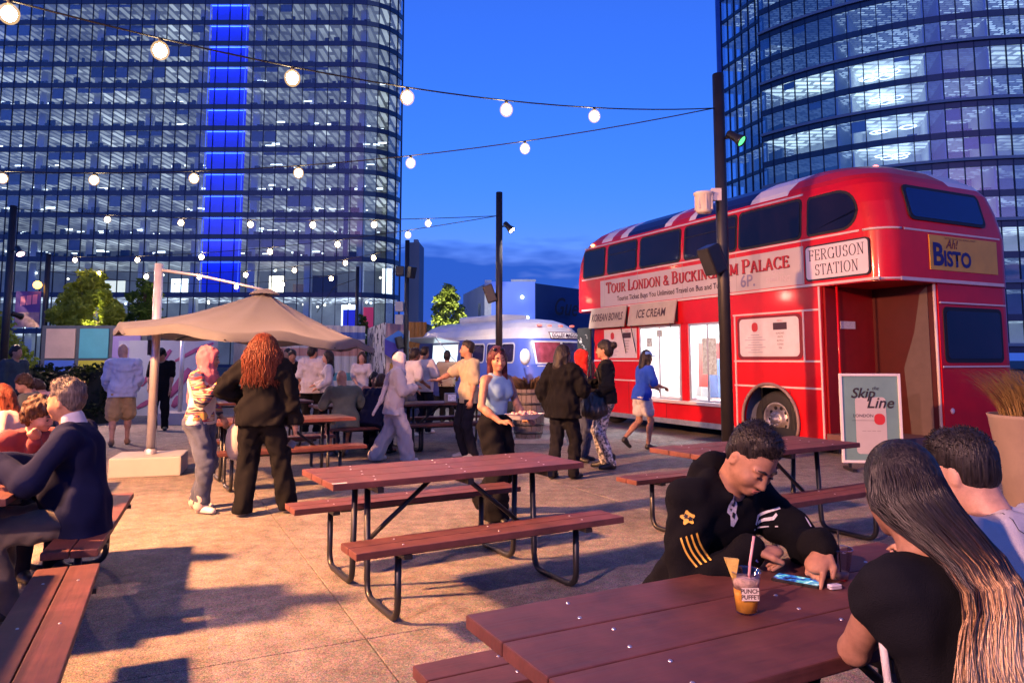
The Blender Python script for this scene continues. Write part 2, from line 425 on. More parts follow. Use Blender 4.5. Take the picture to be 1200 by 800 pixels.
SKIN = {
 'fair': (.48, .27, .19), 'tan': (.36, .185, .115), 'brown': (.20, .10, .06), 'dark': (.12, .06, .04), 'olive': (.52, .31, .20)}
def skin(n): return mat('skin_' + n, SKIN[n], rough=.55, var=.22, vscale=22, bump=.16, bscale=260, sss=.05, spec=.35)
def cloth(n, col, rough=.9, sheen=.1, var=.12, b=.35): return mat('cloth_' + n, col, rough=rough, var=var, vscale=9, bump=b, bscale=320, sheen=sheen if max(col) > .1 else 0, spec=.25 if max(col) > .05 else .12)
def hairm(n, col, rough=.42):
    if 'hair_' + n in MATS: return MATS['hair_' + n]
    m = mat('hair_' + n, col, rough=rough, var=.0, spec=.22)
    N = m.node_tree.nodes; L = m.node_tree.links; b = N['Principled BSDF']
    tc = N.new('ShaderNodeTexCoord'); mp = N.new('ShaderNodeMapping'); mp.inputs['Scale'].default_value = (130, 130, 9)
    nz = N.new('ShaderNodeTexNoise'); nz.inputs['Scale'].default_value = 1.0; nz.inputs['Detail'].default_value = 3
    L.new(tc.outputs['Object'], mp.inputs['Vector']); L.new(mp.outputs['Vector'], nz.inputs['Vector'])
    cr = N.new('ShaderNodeValToRGB'); cr.color_ramp.elements[0].position = .32; cr.color_ramp.elements[1].position = .68
    cr.color_ramp.elements[0].color = (*[c * .5 for c in col], 1); cr.color_ramp.elements[1].color = (*[min(1, c * 1.6 + .01) for c in col], 1)
    L.new(nz.outputs['Fac'], cr.inputs['Fac']); L.new(cr.outputs['Color'], b.inputs['Base Color'])
    bp = N.new('ShaderNodeBump'); bp.inputs['Strength'].default_value = .7; bp.inputs['Distance'].default_value = .01
    L.new(nz.outputs['Fac'], bp.inputs['Height']); L.new(bp.outputs['Normal'], b.inputs['Normal'])
    return m

def person(label, pos, face, H=1.72, vox=.016, bvox=None, sk='tan', fem=False, seat=None, lean=0, twist=0, side=0, head=(0, 0, 0),
           hands=None, ehint=None, feet=None, khint=None, top=None, bottom=None, shoes=None, hair=None, hairc=None,
           hijab=None, capm=None, wide=1.0, group=None, facial=False, handdir=None, curl=(.5, .5), fine=False, seed=1, bust=.0,
           belly=0.0, hip_shift=(0, 0), ankle_skin=True, brow=(.02, .012, .01), lipc=(.45, .16, .13), extra=None, hfold=.004, drop=0.0):
    s = H / 1.75
    E_ = thing('person', label, 'person', pos, R(face - 90), group)
    pz = (.95 - drop) if seat is None else seat / s + .105
    pel = np.array([hip_shift[0], hip_shift[1], pz])
    Rt = rot3('Z', twist) @ rot3('X', -lean) @ rot3('Y', side)
    T = lambda x, y, z: pel + Rt @ np.array([x, y, z], float)
    ty = Rt @ np.array([0, 1., 0]); tz = Rt @ np.array([0, 0, 1.]); txv = Rt @ np.array([1., 0, 0])
    sw = (.165 if fem else .182) * wide; hw = .088
    neck = T(0, .01, .565)
    Rh = Rt @ rot3('X', lean * .6) @ rot3('Z', head[1]) @ rot3('X', -head[0]) @ rot3('Y', head[2])
    Hd = lambda x, y, z: neck + Rh @ np.array([x, y, z], float)
    sho = [T(sw, 0, .455), T(-sw, 0, .455)]
    hip = [T(hw, 0, -.03), T(-hw, 0, -.03)]
    if feet is None:
        feet = ((.11, 0, .085), (-.11, 0, .085)) if seat is None else ((.13, .40, .085), (-.13, .36, .085))
    kh = khint or ((.15, 1, .2), (-.15, 1, .2))
    kn = []; an = []
    for i in range(2):
        k_, a_ = ik(hip[i], feet[i], .435, .425, kh[i]); kn.append(k_); an.append(a_)
    if hands is None:
        hands = ((.25, .04, pz - .12), (-.25, .04, pz - .12))
    eh = ehint or ((.5, -1, -.2), (-.5, -1, -.2))
    el = []; wr = []
    for i in range(2):
        e_, w_ = ik(sho[i], hands[i], .285, .25, eh[i]); el.append(e_); wr.append(w_)
    S = 1 if fem else 0
    # ---- the body: one continuous skin
    b = SDF(); fy = (ty, 1.45); bl = belly
    b.cap(T(-.07, 0, 0), T(.07, 0, 0), .105, .105, .05, (ty, 1.25))
    b.cap(T(0, 0, .06), T(0, 0, .34), (.115 if fem else .128) * wide, .132 * wide, .05, fy)
    b.cap(T(-.09 * wide, 0, .38), T(.09 * wide, 0, .38), .10, .10, .05, (ty, 1.2))
    b.cap(T(-.13 * wide, 0, .455), T(.13 * wide, 0, .455), .05, .05, .05)
    b.cap(T(0, 0, .46), neck + (Hd(0, .0, .05) - neck), .054 if fem else .062, .05 if fem else .058, .03)
    b.ell(Hd(0, .015, .115), (.073, .093, .112), Rh, .02)
    b.ell(Hd(0, .043, .055), (.056 if fem else .061, .064, .066), Rh, .035)
    b.ell(Hd(0, .088, .008), (.02, .018, .018), Rh, .03)
    if fine or facial:
        b.cap(Hd(0, .108, .105), Hd(0, .124, .062), .008, .0125, .014)          # nose
        b.ell(Hd(.012, .113, .058), (.009, .009, .007), Rh, .01); b.ell(Hd(-.012, .113, .058), (.009, .009, .007), Rh, .01)
        for q in (1, -1):
            b.ell(Hd(q*.032, .113, .098), (.016, .012, .010), Rh, .014, sub=True)
            b.ell(Hd(q*.031, .099, .097), (.013, .012, .0105), Rh, .006)
            b.ell(Hd(q*.034, .095, .118), (.024, .012, .007), Rh, .014)
            b.ell(Hd(q*.042, .078, .065), (.02, .02, .02), Rh, .03)
        b.ell(Hd(0, .104, .033), (.023, .012, .006), Rh, .008); b.ell(Hd(0, .102, .023), (.019, .012, .007), Rh, .008)
    else:
        b.cap(Hd(0, .105, .10), Hd(0, .120, .065), .010, .014, .015)
    for q in (1, -1):
        b.ell(Hd(q*.0755, .008, .090), (.009, .018, .030), Rh, .006)
        if fine: b.ell(Hd(q*.086, .012, .092), (.008, .010, .017), Rh, .004, sub=True)
    for i in range(2):
        ak = .85 if (top and top.get('sleeve', .45) > .8) else 1.0; b.cap(sho[i], el[i], .047*ak, .037*ak, .03); b.cap(el[i], wr[i], .038*ak, .026, .02)
        m_ = el[i] + (wr[i] - el[i]) * .3; b.cap(m_, m_ + (wr[i]-el[i])*.1, .039*ak, .038*ak, .03)
        fd = (wr[i] - el[i]); fd = fd / np.linalg.norm(fd)
        hd = np.array(handdir[i], float) if handdir and handdir[i] is not None else fd
        hd = hd / np.linalg.norm(hd); q = 1 if i == 0 else -1
        nrm = np.cross(hd, np.array([0, 0, 1.])) ; 
        if np.linalg.norm(nrm) < .3: nrm = np.array([q * 1., 0, 0])
        nrm = nrm / np.linalg.norm(nrm)                      # lateral axis
        pn = np.cross(nrm, hd)                                # back-of-hand normal (up)
        if abs(hd[2]) > .75: nrm, pn = pn, nrm                # hanging hand: palm faces the thigh
        w = wr[i]
        if (bvox or vox) <= .011:
            b.cap(w + hd*.01, w + hd*.075, .030, .040, .015, (pn, 1.9))
            cu = curl[i]
            for j, ln in enumerate((.072, .080, .074, .058)):
                off = (j - 1.5) * .0195; st = w + hd*.085 + nrm*off*q*-1
                c1 = cu if not isinstance(cu, (list, tuple)) else cu[j]
                d1 = hd*math.cos(c1*1.1) - pn*math.sin(c1*1.1); d2 = hd*math.cos(c1*2.3) - pn*math.sin(c1*2.3)
                p1 = st + d1*ln*.5; p2 = p1 + d2*ln*.5
                b.cap(st - hd*.02, p1, .0095, .009, .005); b.cap(p1, p2, .009, .0075, .004)
            tb = w + hd*.03 + nrm*q*.028; t1 = tb + hd*.035 + nrm*q*.022 - pn*.012; t2 = t1 + hd*.03 - pn*.012 + nrm*q*.002
            b.cap(tb, t1, .013, .011, .012); b.cap(t1, t2, .011, .0085, .005)
        else:
            cv = curl[i] if not isinstance(curl[i], (list, tuple)) else .5
            b.cap(w, w + hd*.08, .032, .042, .02, (pn, 1.6)); b.cap(w + hd*.08, w + hd*.15 - pn*.03*cv, .036, .02, .02, (pn, 1.6))
            b.cap(w + hd*.03 + nrm*q*.02, w + hd*.09 + nrm*q*.045, .014, .012, .01)
        lk = .80 if (bottom and bottom.get('len', 1) > .8) else 1.0; b.cap(hip[i], kn[i], .078*lk, .053*lk, .04); b.cap(kn[i], an[i], .052*lk, .036, .03)
        cm = kn[i] + (an[i] - kn[i]) * .28; bk = np.array([0, -.015, 0]); b.cap(cm + bk, cm + bk + (an[i]-kn[i])*.15, .052*lk, .046*lk, .04)
        fdir = np.array([.18 * (1 if i == 0 else -1), 1, 0]); fdir /= np.linalg.norm(fdir)
        if an[i][2] > .16: fdir = fdir * .75 + np.array([0, 0, -.6])
        b.cap(an[i] + np.array([0, 0, -.03]), an[i] + fdir*.13 + np.array([0, 0, -.05]), .036, .028, .02)
    V, F = b.mesh(bvox or vox); V = V * s
    body = link('body', mesh_np('body', V, F), skin(sk), E_)
    def part(name, sd, m, v=None, fold=0.0, fw=.09, parent=E_, sd_=None):
        V, F = sd.mesh(v or vox, fold, seed if sd_ is None else sd_, fw)
        if len(V) == 0: return None
        return link(name, mesh_np(name, V * s, F), m, parent)
    # ---- top
    if top:
        mg = top.get('mg', .02) * .78; sl = top.get('sleeve', .45); hem = top.get('hem', -.10); c = SDF()
        c.cap(T(0, 0, .06), T(0, 0, .36), (.118 if fem else .134)*wide + mg + bl*.4, .136*wide + mg, .05, (ty, 1.4 if not bl else 1.15))
        c.cap(T(-.095*wide, 0, .38), T(.095*wide, 0, .38), .10 + mg, .10 + mg, .05, (ty, 1.2))
        if not top.get('tank'):
            c.cap(T(-sw + .02, 0, .452), T(sw - .02, 0, .452), .052 + mg, .052 + mg, .04)
        else:
            for q in (1, -1): c.cap(T(q*.075, -.01, .49), T(q*.08, .0, .38), .035, .05, .03)
        if fem and bust > -1:
            for q in (1, -1): c.ell(T(q*.065, .085 + mg*.5, .33), (.065 + mg*.5, .06, .065), Rt, .05)
        if bl: c.ell(T(0, .05 + bl, .14), (.14*wide, .10 + bl, .16), Rt, .08)
        if hem < .04:
            rr = (.118 + mg) * (1 if not fem else 1.06) * (wide ** .5); fl_ = top.get('flare', 1.0)
            c.cap(T(-.07, 0, .02), T(.07, 0, .02), rr, rr, .05, (ty, 1.22)); c.cap(T(-.075*fl_, 0, hem - .06), T(.075*fl_, 0, hem - .06), rr*fl_, rr*fl_, .06, (ty, 1.2)); c.cap(T(0, 0, .02), T(0, 0, hem - .05), rr + .05, (rr + .055)*fl_, .06, (ty, 1.5))
        if sl > 0:
            for i in range(2):
                r0, r1, r2 = .056 + mg, .048 + mg*1.1, (.036 + mg) * top.get('cuff', 1.0)
                if sl <= .5:
                    e = sho[i] + (el[i] - sho[i]) * (sl / .5) * .92; c.cap(sho[i], e, r0, r1 + .01, .03)
                else:
                    e = el[i] + (wr[i] - el[i]) * ((sl - .5) / .5) * .97
                    c.cap(sho[i], el[i], r0, r1, .03); c.cap(el[i], e, r1, r2, .02)
        if top.get('collar'): c.cap(T(0, -.005, .50), T(0, .0, .545), .075, .068, .02)
        if top.get('hood'): c.ell(T(0, -.10, .50), (.11, .06, .085), Rt, .03); c.cap(T(-.075, -.03, .53), T(-.055, .05, .50), .032, .026, .02); c.cap(T(.075, -.03, .53), T(.055, .05, .50), .032, .026, .02); c.cap(T(-.055, .05, .50), T(.0, .085, .46), .026, .02, .02); c.cap(T(.055, .05, .50), T(.0, .085, .46), .026, .02, .02)
        c.cut(T(0, 0, hem), -tz)
        if top.get('neckcut', True): c.ell(T(0, .07, .545), (.07, .07, .06), Rt, .02, sub=True)
        part(top.get('name', 'shirt'), c, top['m'], None, top.get('fold', .007), top.get('fw', .11))
    # ---- bottom
    if bottom:
        mg = bottom.get('mg', .016); ln = bottom.get('len', 1.0); fl_ = bottom.get('flare', 0.0); c = SDF()
        c.cap(T(-.072, -.01, -.01), T(.072, -.01, -.01), (.108 + mg + (.012 if fem else 0)) if seat is None else (.098 + mg*.3), None, .05, (ty, 1.22)); (c.cap(T(0, 0, .0), T(0, 0, .12), .115 + mg, .108 + mg, .04, (ty, 1.3)) if seat is None else None)
        if bottom.get('skirt'):
            zb = bottom['skirt']; c.cap(T(0, 0, -.05), (pel[0], pel[1], zb), .13, .13 + fl_, .06); c.cap((pel[0]-.1, pel[1], zb), (pel[0]+.1, pel[1], zb), .11 + fl_, None, .06); c.cut((0, 0, zb + .02), (0, 0, -1))
        else:
            for i in range(2):
                if ln > .5: c.cap(hip[i] + np.array([0, 0, .01]), kn[i], .090 + mg, .062 + mg + fl_*.5, .045)
                if ln > .5:
                    e = kn[i] + (an[i] - kn[i]) * ((ln - .5) / .5) * (.98 if ln < 1 else 1.04); c.cap(kn[i], e, .062 + mg + fl_*.5, .046 + mg + fl_, .03)
                    if ln >= 1: nn = (an[i]-kn[i])/np.linalg.norm(an[i]-kn[i]); 
                else:
                    e = hip[i] + (kn[i] - hip[i]) * (ln / .5); nn = (kn[i]-hip[i]); nn = nn/np.linalg.norm(nn)
                    c.cap(hip[i], e, .092 + mg, .078 + mg + fl_, .04)
            if seat is None and ln >= 1: c.cut((0, 0, .03), (0, 0, -1))
        c.cut(T(0, 0, max(-.07, min(.11, top.get('hem', -.1) + .06)) if top and lean < 20 else .11), tz) if seat is None else c.cut(pel + np.array([0, 0, .095]), (0, 0, 1))
        part(bottom.get('name', 'trousers'), c, bottom['m'], None, bottom.get('fold', .008), bottom.get('fw', .10), sd_=seed + 5)
    # ---- shoes
    if shoes:
        for i in range(2):
            fdir = np.array([.18 * (1 if i == 0 else -1), 1, 0]); fdir /= np.linalg.norm(fdir)
            if an[i][2] > .16: fdir = fdir * .72 + np.array([0, 0, -.65])
            c = SDF(); a = an[i]; z0 = a[2] - .085
            c.cap(a + np.array([0, -.02, -.045]) , a + fdir*.15 + np.array([0, 0, -.055]), .042, .036, .02); c.cap(a + np.array([0, 0, -.01]), a + fdir*.05 + np.array([0, 0, -.03]), .044, .04, .03)
            if shoes.get('boot'): c.cap(a + np.array([0, 0, -.02]), a + np.array([0, -.005, .09]), .045, .048, .03)
            if a[2] <= .16: c.cut((0, 0, max(.006, z0)), (0, 0, -1))
            part('shoe', c, shoes['m'], min(vox, .012))
    # ---- hair and head-dress
    if hijab:
        c = SDF(); m_ = hijab['m']
        c.ell(Hd(0, .005, .118), (.094, .118, .128), Rh, .03); c.cap(Hd(0, .015, .02), T(0, .02, .47), .085, .115, .06); c.cap(T(-.09, .01, .45), T(.09, .01, .45), .075, .075, .07)
        c.ell(T(0, .06, .40), (.12, .07, .12), Rt, .06)
        if hijab.get('tail'): c.cap(T(0, -.11, .40), T(*hijab['tail']), .075, .055, .06, (ty, 1.6))
        for t_ in hijab.get('tails', []): c.cap(T(*t_[0]), T(*t_[1]), t_[2], t_[3], .05, (ty, 1.5))
        c.ell(Hd(0, .135, .085), (.056, .075, .082), Rh, .02, sub=True)
        part('headscarf', c, m_, min(vox, .013), .006, .06)
    elif hair:
        c = SDF()
        if hair in ('short', 'long', 'bun', 'pony', 'bob', 'fade', 'curly'):
            kx = 1.10 if hair == 'curly' else 1.0
            if hair != 'fade':
                c.ell(Hd(0, -.002, .137), (.084*kx, .107*kx, .108*kx), Rh, .03); c.ell(Hd(0, -.045, .075), (.082*kx, .066, .08), Rh, .04)
            else:
                c.ell(Hd(0, -.002, .150), (.0775, .098, .088), Rh, .02); c.ell(Hd(0, -.014, .105), (.0752, .077, .085), Rh, .02); c.ell(Hd(0, .040, .206), (.054, .045, .028), Rh, .03)
            if hair in ('long', 'bob'):
                ln = .30 if hair == 'long' else .12
                c.cap(Hd(0, -.06, .06), Hd(0, -.085, .06 - ln), .085, .075 if hair == 'long' else .08, .04, (Rh @ np.array([0, 1., 0]), 1.5))
                for q in (1, -1): c.cap(Hd(q*.07, -.005, .12), Hd(q*.085, .0, .06 - ln*.8), .034, .03, .04)
            if hair == 'bun': c.ell(Hd(0, -.125, .16), (.05, .045, .05), Rh, .02)
            if hair == 'pony': c.ell(Hd(0, -.12, .15), (.04, .04, .04), Rh, .02); c.cap(Hd(0, -.14, .15), Hd(0, -.17, -.02), .045, .03, .03)
            c.ell(Hd(0, .128, .075 if hair != 'fade' else .085), (.078, .068 if hair != 'fade' else .072, .092 if hair != 'fade' else .102), Rh, .012, sub=True)
            c.ell(Hd(0, .075, .02), (.2, .065 if hair != 'fade' else .085, .09 if hair != 'fade' else .105), Rh, .02, sub=True) if hair in ('short', 'fade', 'bun', 'pony', 'curly') else None
            ho = part('hair', c, hairc, min(vox, .012) if not fine else .007, .010 if hair == 'curly' else hfold, .035)
            if fine:                                              # short tufts break up the outline
                rg = random.Random(seed); pth = []; me_ = ho.data; nv = len(me_.vertices)
                for _ in range(1500):
                    v_ = me_.vertices[rg.randrange(nv)]; p_ = Vector(v_.co); hl = (np.array(p_)/s - neck) @ Rh
                    if hl[2] < .09: continue
                    n_ = Vector(v_.normal); g_ = Vector(Rh @ np.array([0, .6, .2])); d_ = (n_*.7 + g_*.6 + Vector((rg.gauss(0, .25), rg.gauss(0, .25), rg.gauss(0, .25)))).normalized(); l_ = rg.uniform(.004, .009) * (1.3 if hl[2] > .17 else .4)
                    pth.append([p_ - n_*.004, p_ + d_*l_*.5, p_ + d_*l_ + g_*.002])
                strands('hair_tufts', pth, .0016, .0005, hairc, E_, 3)
        elif hair == 'fringe':      # receding: sides and back only
            c.ell(Hd(0, -.02, .10), (.082, .095, .085), Rh, .03); c.ell(Hd(0, .05, .16), (.062, .13, .11), Rh, .02, sub=True); c.ell(Hd(0, .12, .05), (.09, .085, .11), Rh, .02, sub=True)
            part('hair', c, hairc, min(vox, .010), .003, .03)
        elif callable(hair): hair(E_, Hd, T, s)
    if capm:
        c = SDF(); c.ell(Hd(0, .0, .15), (.088, .108, .085), Rh, .02); c.cut(Hd(0, 0, .135), -(Rh @ np.array([0, 0, 1.])))
        part('cap', c, capm, .011); c2 = SDF(); c2.ell(Hd(0, .125, .142), (.07, .07, .012), Rh, .01); part('cap_brim', c2, capm, .008)
    if facial:
        for q in (1, -1):
            mb = MB(); mb.tube([Hd(q*.014, .114, .121), Hd(q*.030, .113, .128), Hd(q*.048, .100, .123)], [.0035, .0045, .002], 6); mb.v = [tuple(Vector(v)*s) for v in mb.v]
            mb.build('eyebrow', mat('brow_hair', brow, .7, var=0), E_)
            c = SDF(); c.ell(Hd(q*.0315, .1095, .0965), (.0125, .005, .0035 if facial == 'down' else .0055), Rh, .003); part('eye', c, mat('eye_dark', (.015, .01, .01), .2, var=0), .0035)
        c = SDF(); c.ell(Hd(0, .1125, .0335), (.022, .0065, .0042), Rh, .004); c.ell(Hd(0, .1105, .0245), (.017, .0065, .0052), Rh, .003); part('lips', c, mat('lip_%.2f' % lipc[1], lipc, .45, var=0), .0035)
    if extra: extra(E_, Hd, T, s, el, wr, sho, kn, an)
    return E_, dict(Hd=Hd, T=T, el=el, wr=wr, sho=sho, s=s)

def strands(name, paths, r0, r1, m, parent, n=4):
    """many tapering locks of hair as one mesh"""
    mb = MB()
    for p in paths:
        k = len(p); mb.tube(p, [r0 * (.55 + .45 * math.sin(PI * min(1, (i + .6) / k * .9))) * (1 - i / k) + r1 * (i / k) for i in range(k)], n, caps=False)
    return mb.build(name, m, parent)
# ------------------------------------------------------------------ ground
def ground_mat(name, c0, c1, scale=150.0):
    m = bpy.data.materials.new(name); m.use_nodes = True; N = m.node_tree.nodes; L = m.node_tree.links; b = N['Principled BSDF']
    g = N.new('ShaderNodeNewGeometry'); n1 = N.new('ShaderNodeTexNoise'); n1.inputs['Scale'].default_value = scale; n1.inputs['Detail'].default_value = 2
    vo = N.new('ShaderNodeTexVoronoi'); vo.inputs['Scale'].default_value = scale * .55
    n2 = N.new('ShaderNodeTexNoise'); n2.inputs['Scale'].default_value = .9; n2.inputs['Detail'].default_value = 6; n2.inputs['Roughness'].default_value = .65
    n3 = N.new('ShaderNodeTexNoise'); n3.inputs['Scale'].default_value = 7; n3.inputs['Detail'].default_value = 4
    for q in (n1, n2, n3, vo): L.new(g.outputs['Position'], q.inputs['Vector'])
    r1 = N.new('ShaderNodeValToRGB'); r1.color_ramp.elements[0].position = .36; r1.color_ramp.elements[1].position = .66
    r1.color_ramp.elements[0].color = (*c0, 1); r1.color_ramp.elements[1].color = (*c1, 1); L.new(n1.outputs['Fac'], r1.inputs['Fac'])
    hs = N.new('ShaderNodeMix'); hs.data_type = 'RGBA'; hs.blend_type = 'OVERLAY'; hs.inputs['Factor'].default_value = .45
    L.new(r1.outputs['Color'], hs.inputs[6]); L.new(vo.outputs['Color'], hs.inputs[7])
    ds = N.new('ShaderNodeHueSaturation'); ds.inputs['Saturation'].default_value = .55; L.new(hs.outputs[2], ds.inputs['Color'])
    ad = N.new('ShaderNodeMath'); ad.operation = 'ADD'; L.new(n2.outputs['Fac'], ad.inputs[0]); L.new(n3.outputs['Fac'], ad.inputs[1])
    mr = N.new('ShaderNodeMapRange'); mr.inputs['From Min'].default_value = .75; mr.inputs['From Max'].default_value = 1.25
    mr.inputs['To Min'].default_value = .60; mr.inputs['To Max'].default_value = 1.22; L.new(ad.outputs['Value'], mr.inputs['Value'])
    mx = N.new('ShaderNodeMix'); mx.data_type = 'RGBA'; mx.blend_type = 'MULTIPLY'; mx.inputs['Factor'].default_value = 1
    L.new(ds.outputs['Color'], mx.inputs[6]); L.new(mr.outputs['Result'], mx.inputs[7]); L.new(mx.outputs[2], b.inputs['Base Color'])
    b.inputs['Roughness'].default_value = .8; b.inputs['Specular IOR Level'].default_value = .3
    bp = N.new('ShaderNodeBump'); bp.inputs['Strength'].default_value = .45; bp.inputs['Distance'].default_value = .006
    L.new(n1.outputs['Fac'], bp.inputs['Height']); L.new(bp.outputs['Normal'], b.inputs['Normal'])
    return m
M_agg = ground_mat('exposed_aggregate', (.084, .066, .054), (.33, .255, .20)); M_base = ground_mat('joint_concrete', (.05, .042, .036), (.11, .09, .075), 60)
gr = MB().box((-400, -60, -.30), (400, 700, -.014)).build('ground', M_base); tag(gr, kind='structure')
AX = Vector((-.44225, .89689, 0)); AN = Vector((.89689, .44225, 0))      # along / across the parked bus
plaza = bpy.data.objects.new('plaza_pavement', None); COL.objects.link(plaza); tag(plaza, kind='structure')
SL = 3.4; slab_me = MB().bbox((0, 0, -.12), (SL - .008, SL - .008, 0), .004).mesh('slab'); slab_me.materials.append(M_agg)
rzs = math.atan2(AN.y, AN.x)
for i in range(-7, 8):
    for j in range(-6, 12):
        p = AN * (i * SL + 1.1) + AX * (j * SL + .6)
        c = p + (AN + AX) * SL * .5
        if -3 < c.y < 34 and abs(c.x) < 4.5 + c.y * .95: link('slab', slab_me, None, plaza, p, (0, 0, rzs))

# ------------------------------------------------------------------ towers
M_spand = mat('spandrel_glass', (.042, .060, .095), .25, var=.15, vscale=.3, spec=.6)
M_mull = mat('mullion_metal', (.03, .04, .07), .4, .6, var=.1)
M_pane = glass_mat('tower_pane', (.84, .90, .96), .045, .015)
M_paneR = glass_mat('round_tower_pane', (.80, .90, 1.0), .13, .02)
M_col = mat('tower_column', (.78, .80, .80), .7, var=.08, vscale=.4)
M_furn = mat('office_furniture', (.03, .035, .05), .7, var=.3, vscale=1)
M_ledge = mat('pale_ledge', (.34, .36, .36), .5, var=.08)
M_core = mat('core_wall', (.40, .42, .44), .8, var=.25, vscale=.25)
def ceil_mat(name, col, base, strip, sx, sy, turn=0.0, thr=.62):
    """office ceiling: lit strips, and lamplight on the tiles put in as glow; noise varies it"""
    if name in MATS: return MATS[name]
    m = bpy.data.materials.new(name); m.use_nodes = True; MATS[name] = m; N = m.node_tree.nodes; L = m.node_tree.links; b = N['Principled BSDF']
    g = N.new('ShaderNodeNewGeometry'); mp = N.new('ShaderNodeMapping'); mp.inputs['Scale'].default_value = (sx, sy, 0); mp.inputs['Rotation'].default_value = (0, 0, turn)
    L.new(g.outputs['Position'], mp.inputs['Vector'])
    br = N.new('ShaderNodeTexBrick'); br.inputs['Scale'].default_value = 1; br.inputs['Mortar Size'].default_value = .05; br.offset = .37
    br.inputs['Color1'].default_value = (.40, .40, .40, 1); br.inputs['Color2'].default_value = (.80, .80, .80, 1); br.inputs['Mortar'].default_value = (.16, .16, .16, 1)
    L.new(mp.outputs['Vector'], br.inputs['Vector'])
    nz = N.new('ShaderNodeTexNoise'); nz.inputs['Scale'].default_value = .085; nz.inputs['Detail'].default_value = 3; L.new(g.outputs['Position'], nz.inputs['Vector'])
    r = N.new('ShaderNodeMapRange'); r.inputs['From Min'].default_value = .35; r.inputs['From Max'].default_value = .7; r.inputs['To Min'].default_value = .40; r.inputs['To Max'].default_value = 1.6; L.new(nz.outputs['Fac'], r.inputs['Value'])
    st = N.new('ShaderNodeMath'); st.operation = 'GREATER_THAN'; st.inputs[1].default_value = thr; L.new(br.outputs['Color'], st.inputs[0])
    sc = N.new('ShaderNodeMath'); sc.operation = 'MULTIPLY_ADD'; sc.inputs[1].default_value = strip; sc.inputs[2].default_value = 0; L.new(st.outputs[0], sc.inputs[0])
    ba = N.new('ShaderNodeMath'); ba.operation = 'MULTIPLY_ADD'; ba.inputs[1].default_value = base; L.new(br.outputs['Color'], ba.inputs[0]); L.new(sc.outputs[0], ba.inputs[2])
    mu = N.new('ShaderNodeMath'); mu.operation = 'MULTIPLY'; L.new(ba.outputs[0], mu.inputs[0]); L.new(r.outputs['Result'], mu.inputs[1])
    b.inputs['Base Color'].default_value = (.6, .6, .6, 1); b.inputs['Emission Color'].default_value = (*col, 1); L.new(mu.outputs[0], b.inputs['Emission Strength'])
    return m
def flat_poly(mb, pts, z0, z1):
    mb.prism([(p[0], p[1]) for p in pts], z0, z1)

def facade(T_, path, zs, w, ledges=(), sp=.95, pane_from=0, n_single=300, M_pane=M_pane):
    """slabs' edges, mullions and panes along a path of equally spaced points; returns nothing"""
    n = len(path)
    me_p = {}
    top = zs[-1]
    for i, p in enumerate(path):
        d = (path[min(i+1, n-1)] - path[max(i-1, 0)]).normalized()
        MB().box((-.055, -.16, zs[0]), (.055, .10, top)).build('mullion', M_mull, T_, (p.x, p.y, 0), (0, 0, math.atan2(d.y, d.x)))
    for k, z in enumerate(zs):
        mb = MB(); pl = MB()
        for i in range(n-1):
            a, b = path[i], path[i+1]; d = (b-a); l = d.length; ang = math.atan2(d.y, d.x)
            M = Matrix.Translation((a.x, a.y, 0)) @ Matrix.Rotation(ang, 4, 'Z')
            mb.box((-.01, -.10, z - .40), (l + .01, .05, z + sp - .40), M)
            if k in ledges: pl.box((-.01, -.45, z + sp - .44), (l + .01, -.10, z + sp - .05), M)
        mb.build('spandrel', M_spand, T_)
        if k in ledges: pl.build('ledge', M_ledge, T_)
    rest = MB(); cnt = 0
    for k in range(len(zs) - 1):
        h = zs[k+1] - zs[k] - sp
        key = round(h, 2)
        if key not in me_p:
            q = MB().box((0, -.012, 0), (w, .012, h)).mesh('pane'); q.materials.append(M_pane); me_p[key] = q
        for i in range(n-1):
            a, b = path[i], path[i+1]; d = b-a; ang = math.atan2(d.y, d.x); z0 = zs[k] + sp - .40
            if k >= pane_from and cnt < n_single:
                link('pane', me_p[key], None, T_, (a.x, a.y, z0), (0, 0, ang)); cnt += 1
            else:
                rest.box((0, -.012, 0), (w, .012, h), Matrix.Translation((a.x, a.y, z0)) @ Matrix.Rotation(ang, 4, 'Z'))
    if rest.v: tag(rest.build('pane', M_pane, T_), kind='stuff')

def arc_pts(cx, cy_, r, a0, a1, step):
    n = max(1, round(abs(R(a1-a0))*r/step)); return [Vector((cx+r*math.cos(R(a0+(a1-a0)*k/n)), cy_+r*math.sin(R(a0+(a1-a0)*k/n)), 0)) for k in range(n+1)]
def even(path, w):
    out = [path[0]]; acc = 0
    for a, b in zip(path, path[1:]):
        l = (b-a).length; d = (b-a)/max(l, 1e-9); pos = 0
        while acc + (l - pos) >= w: pos += w - acc; out.append(a + d*pos); acc = 0
        acc += l - pos
    return out

# --- the long tower on the left
TY = 130.0
tl = thing('office_tower', 'wide glass office tower with a glowing blue vertical strip and rounded corner', 'tower', (0, 0, 0))
WL = 2.32
ACX = -29.3
raw = [Vector((-106, TY, 0)), Vector((ACX, TY, 0))] + arc_pts(ACX, TY + 8, 8, -90, -8, .5)[1:] + [Vector((ACX + 7.92 - 2.6, TY + 6.9 + 17, 0))]
pathL = even(raw, WL)
zL = [0.0, 6.4, 12.9] + [19.4 + 4.04*k for k in range(14)]
facade(tl, pathL, zL, WL, sp=.92, pane_from=3)
backL = [Vector((ACX + 4.9, TY + 21.5, 0)), Vector((-106, TY + 21.5, 0))]
inL = [p + Vector((0, .25, 0)) for p in pathL if p.x < ACX and p.y < TY + .01] + [Vector((ACX + 7.72*math.sin(R(a)), TY + 8 - 7.72*math.cos(R(a)), 0)) for a in range(0, 83, 10)]
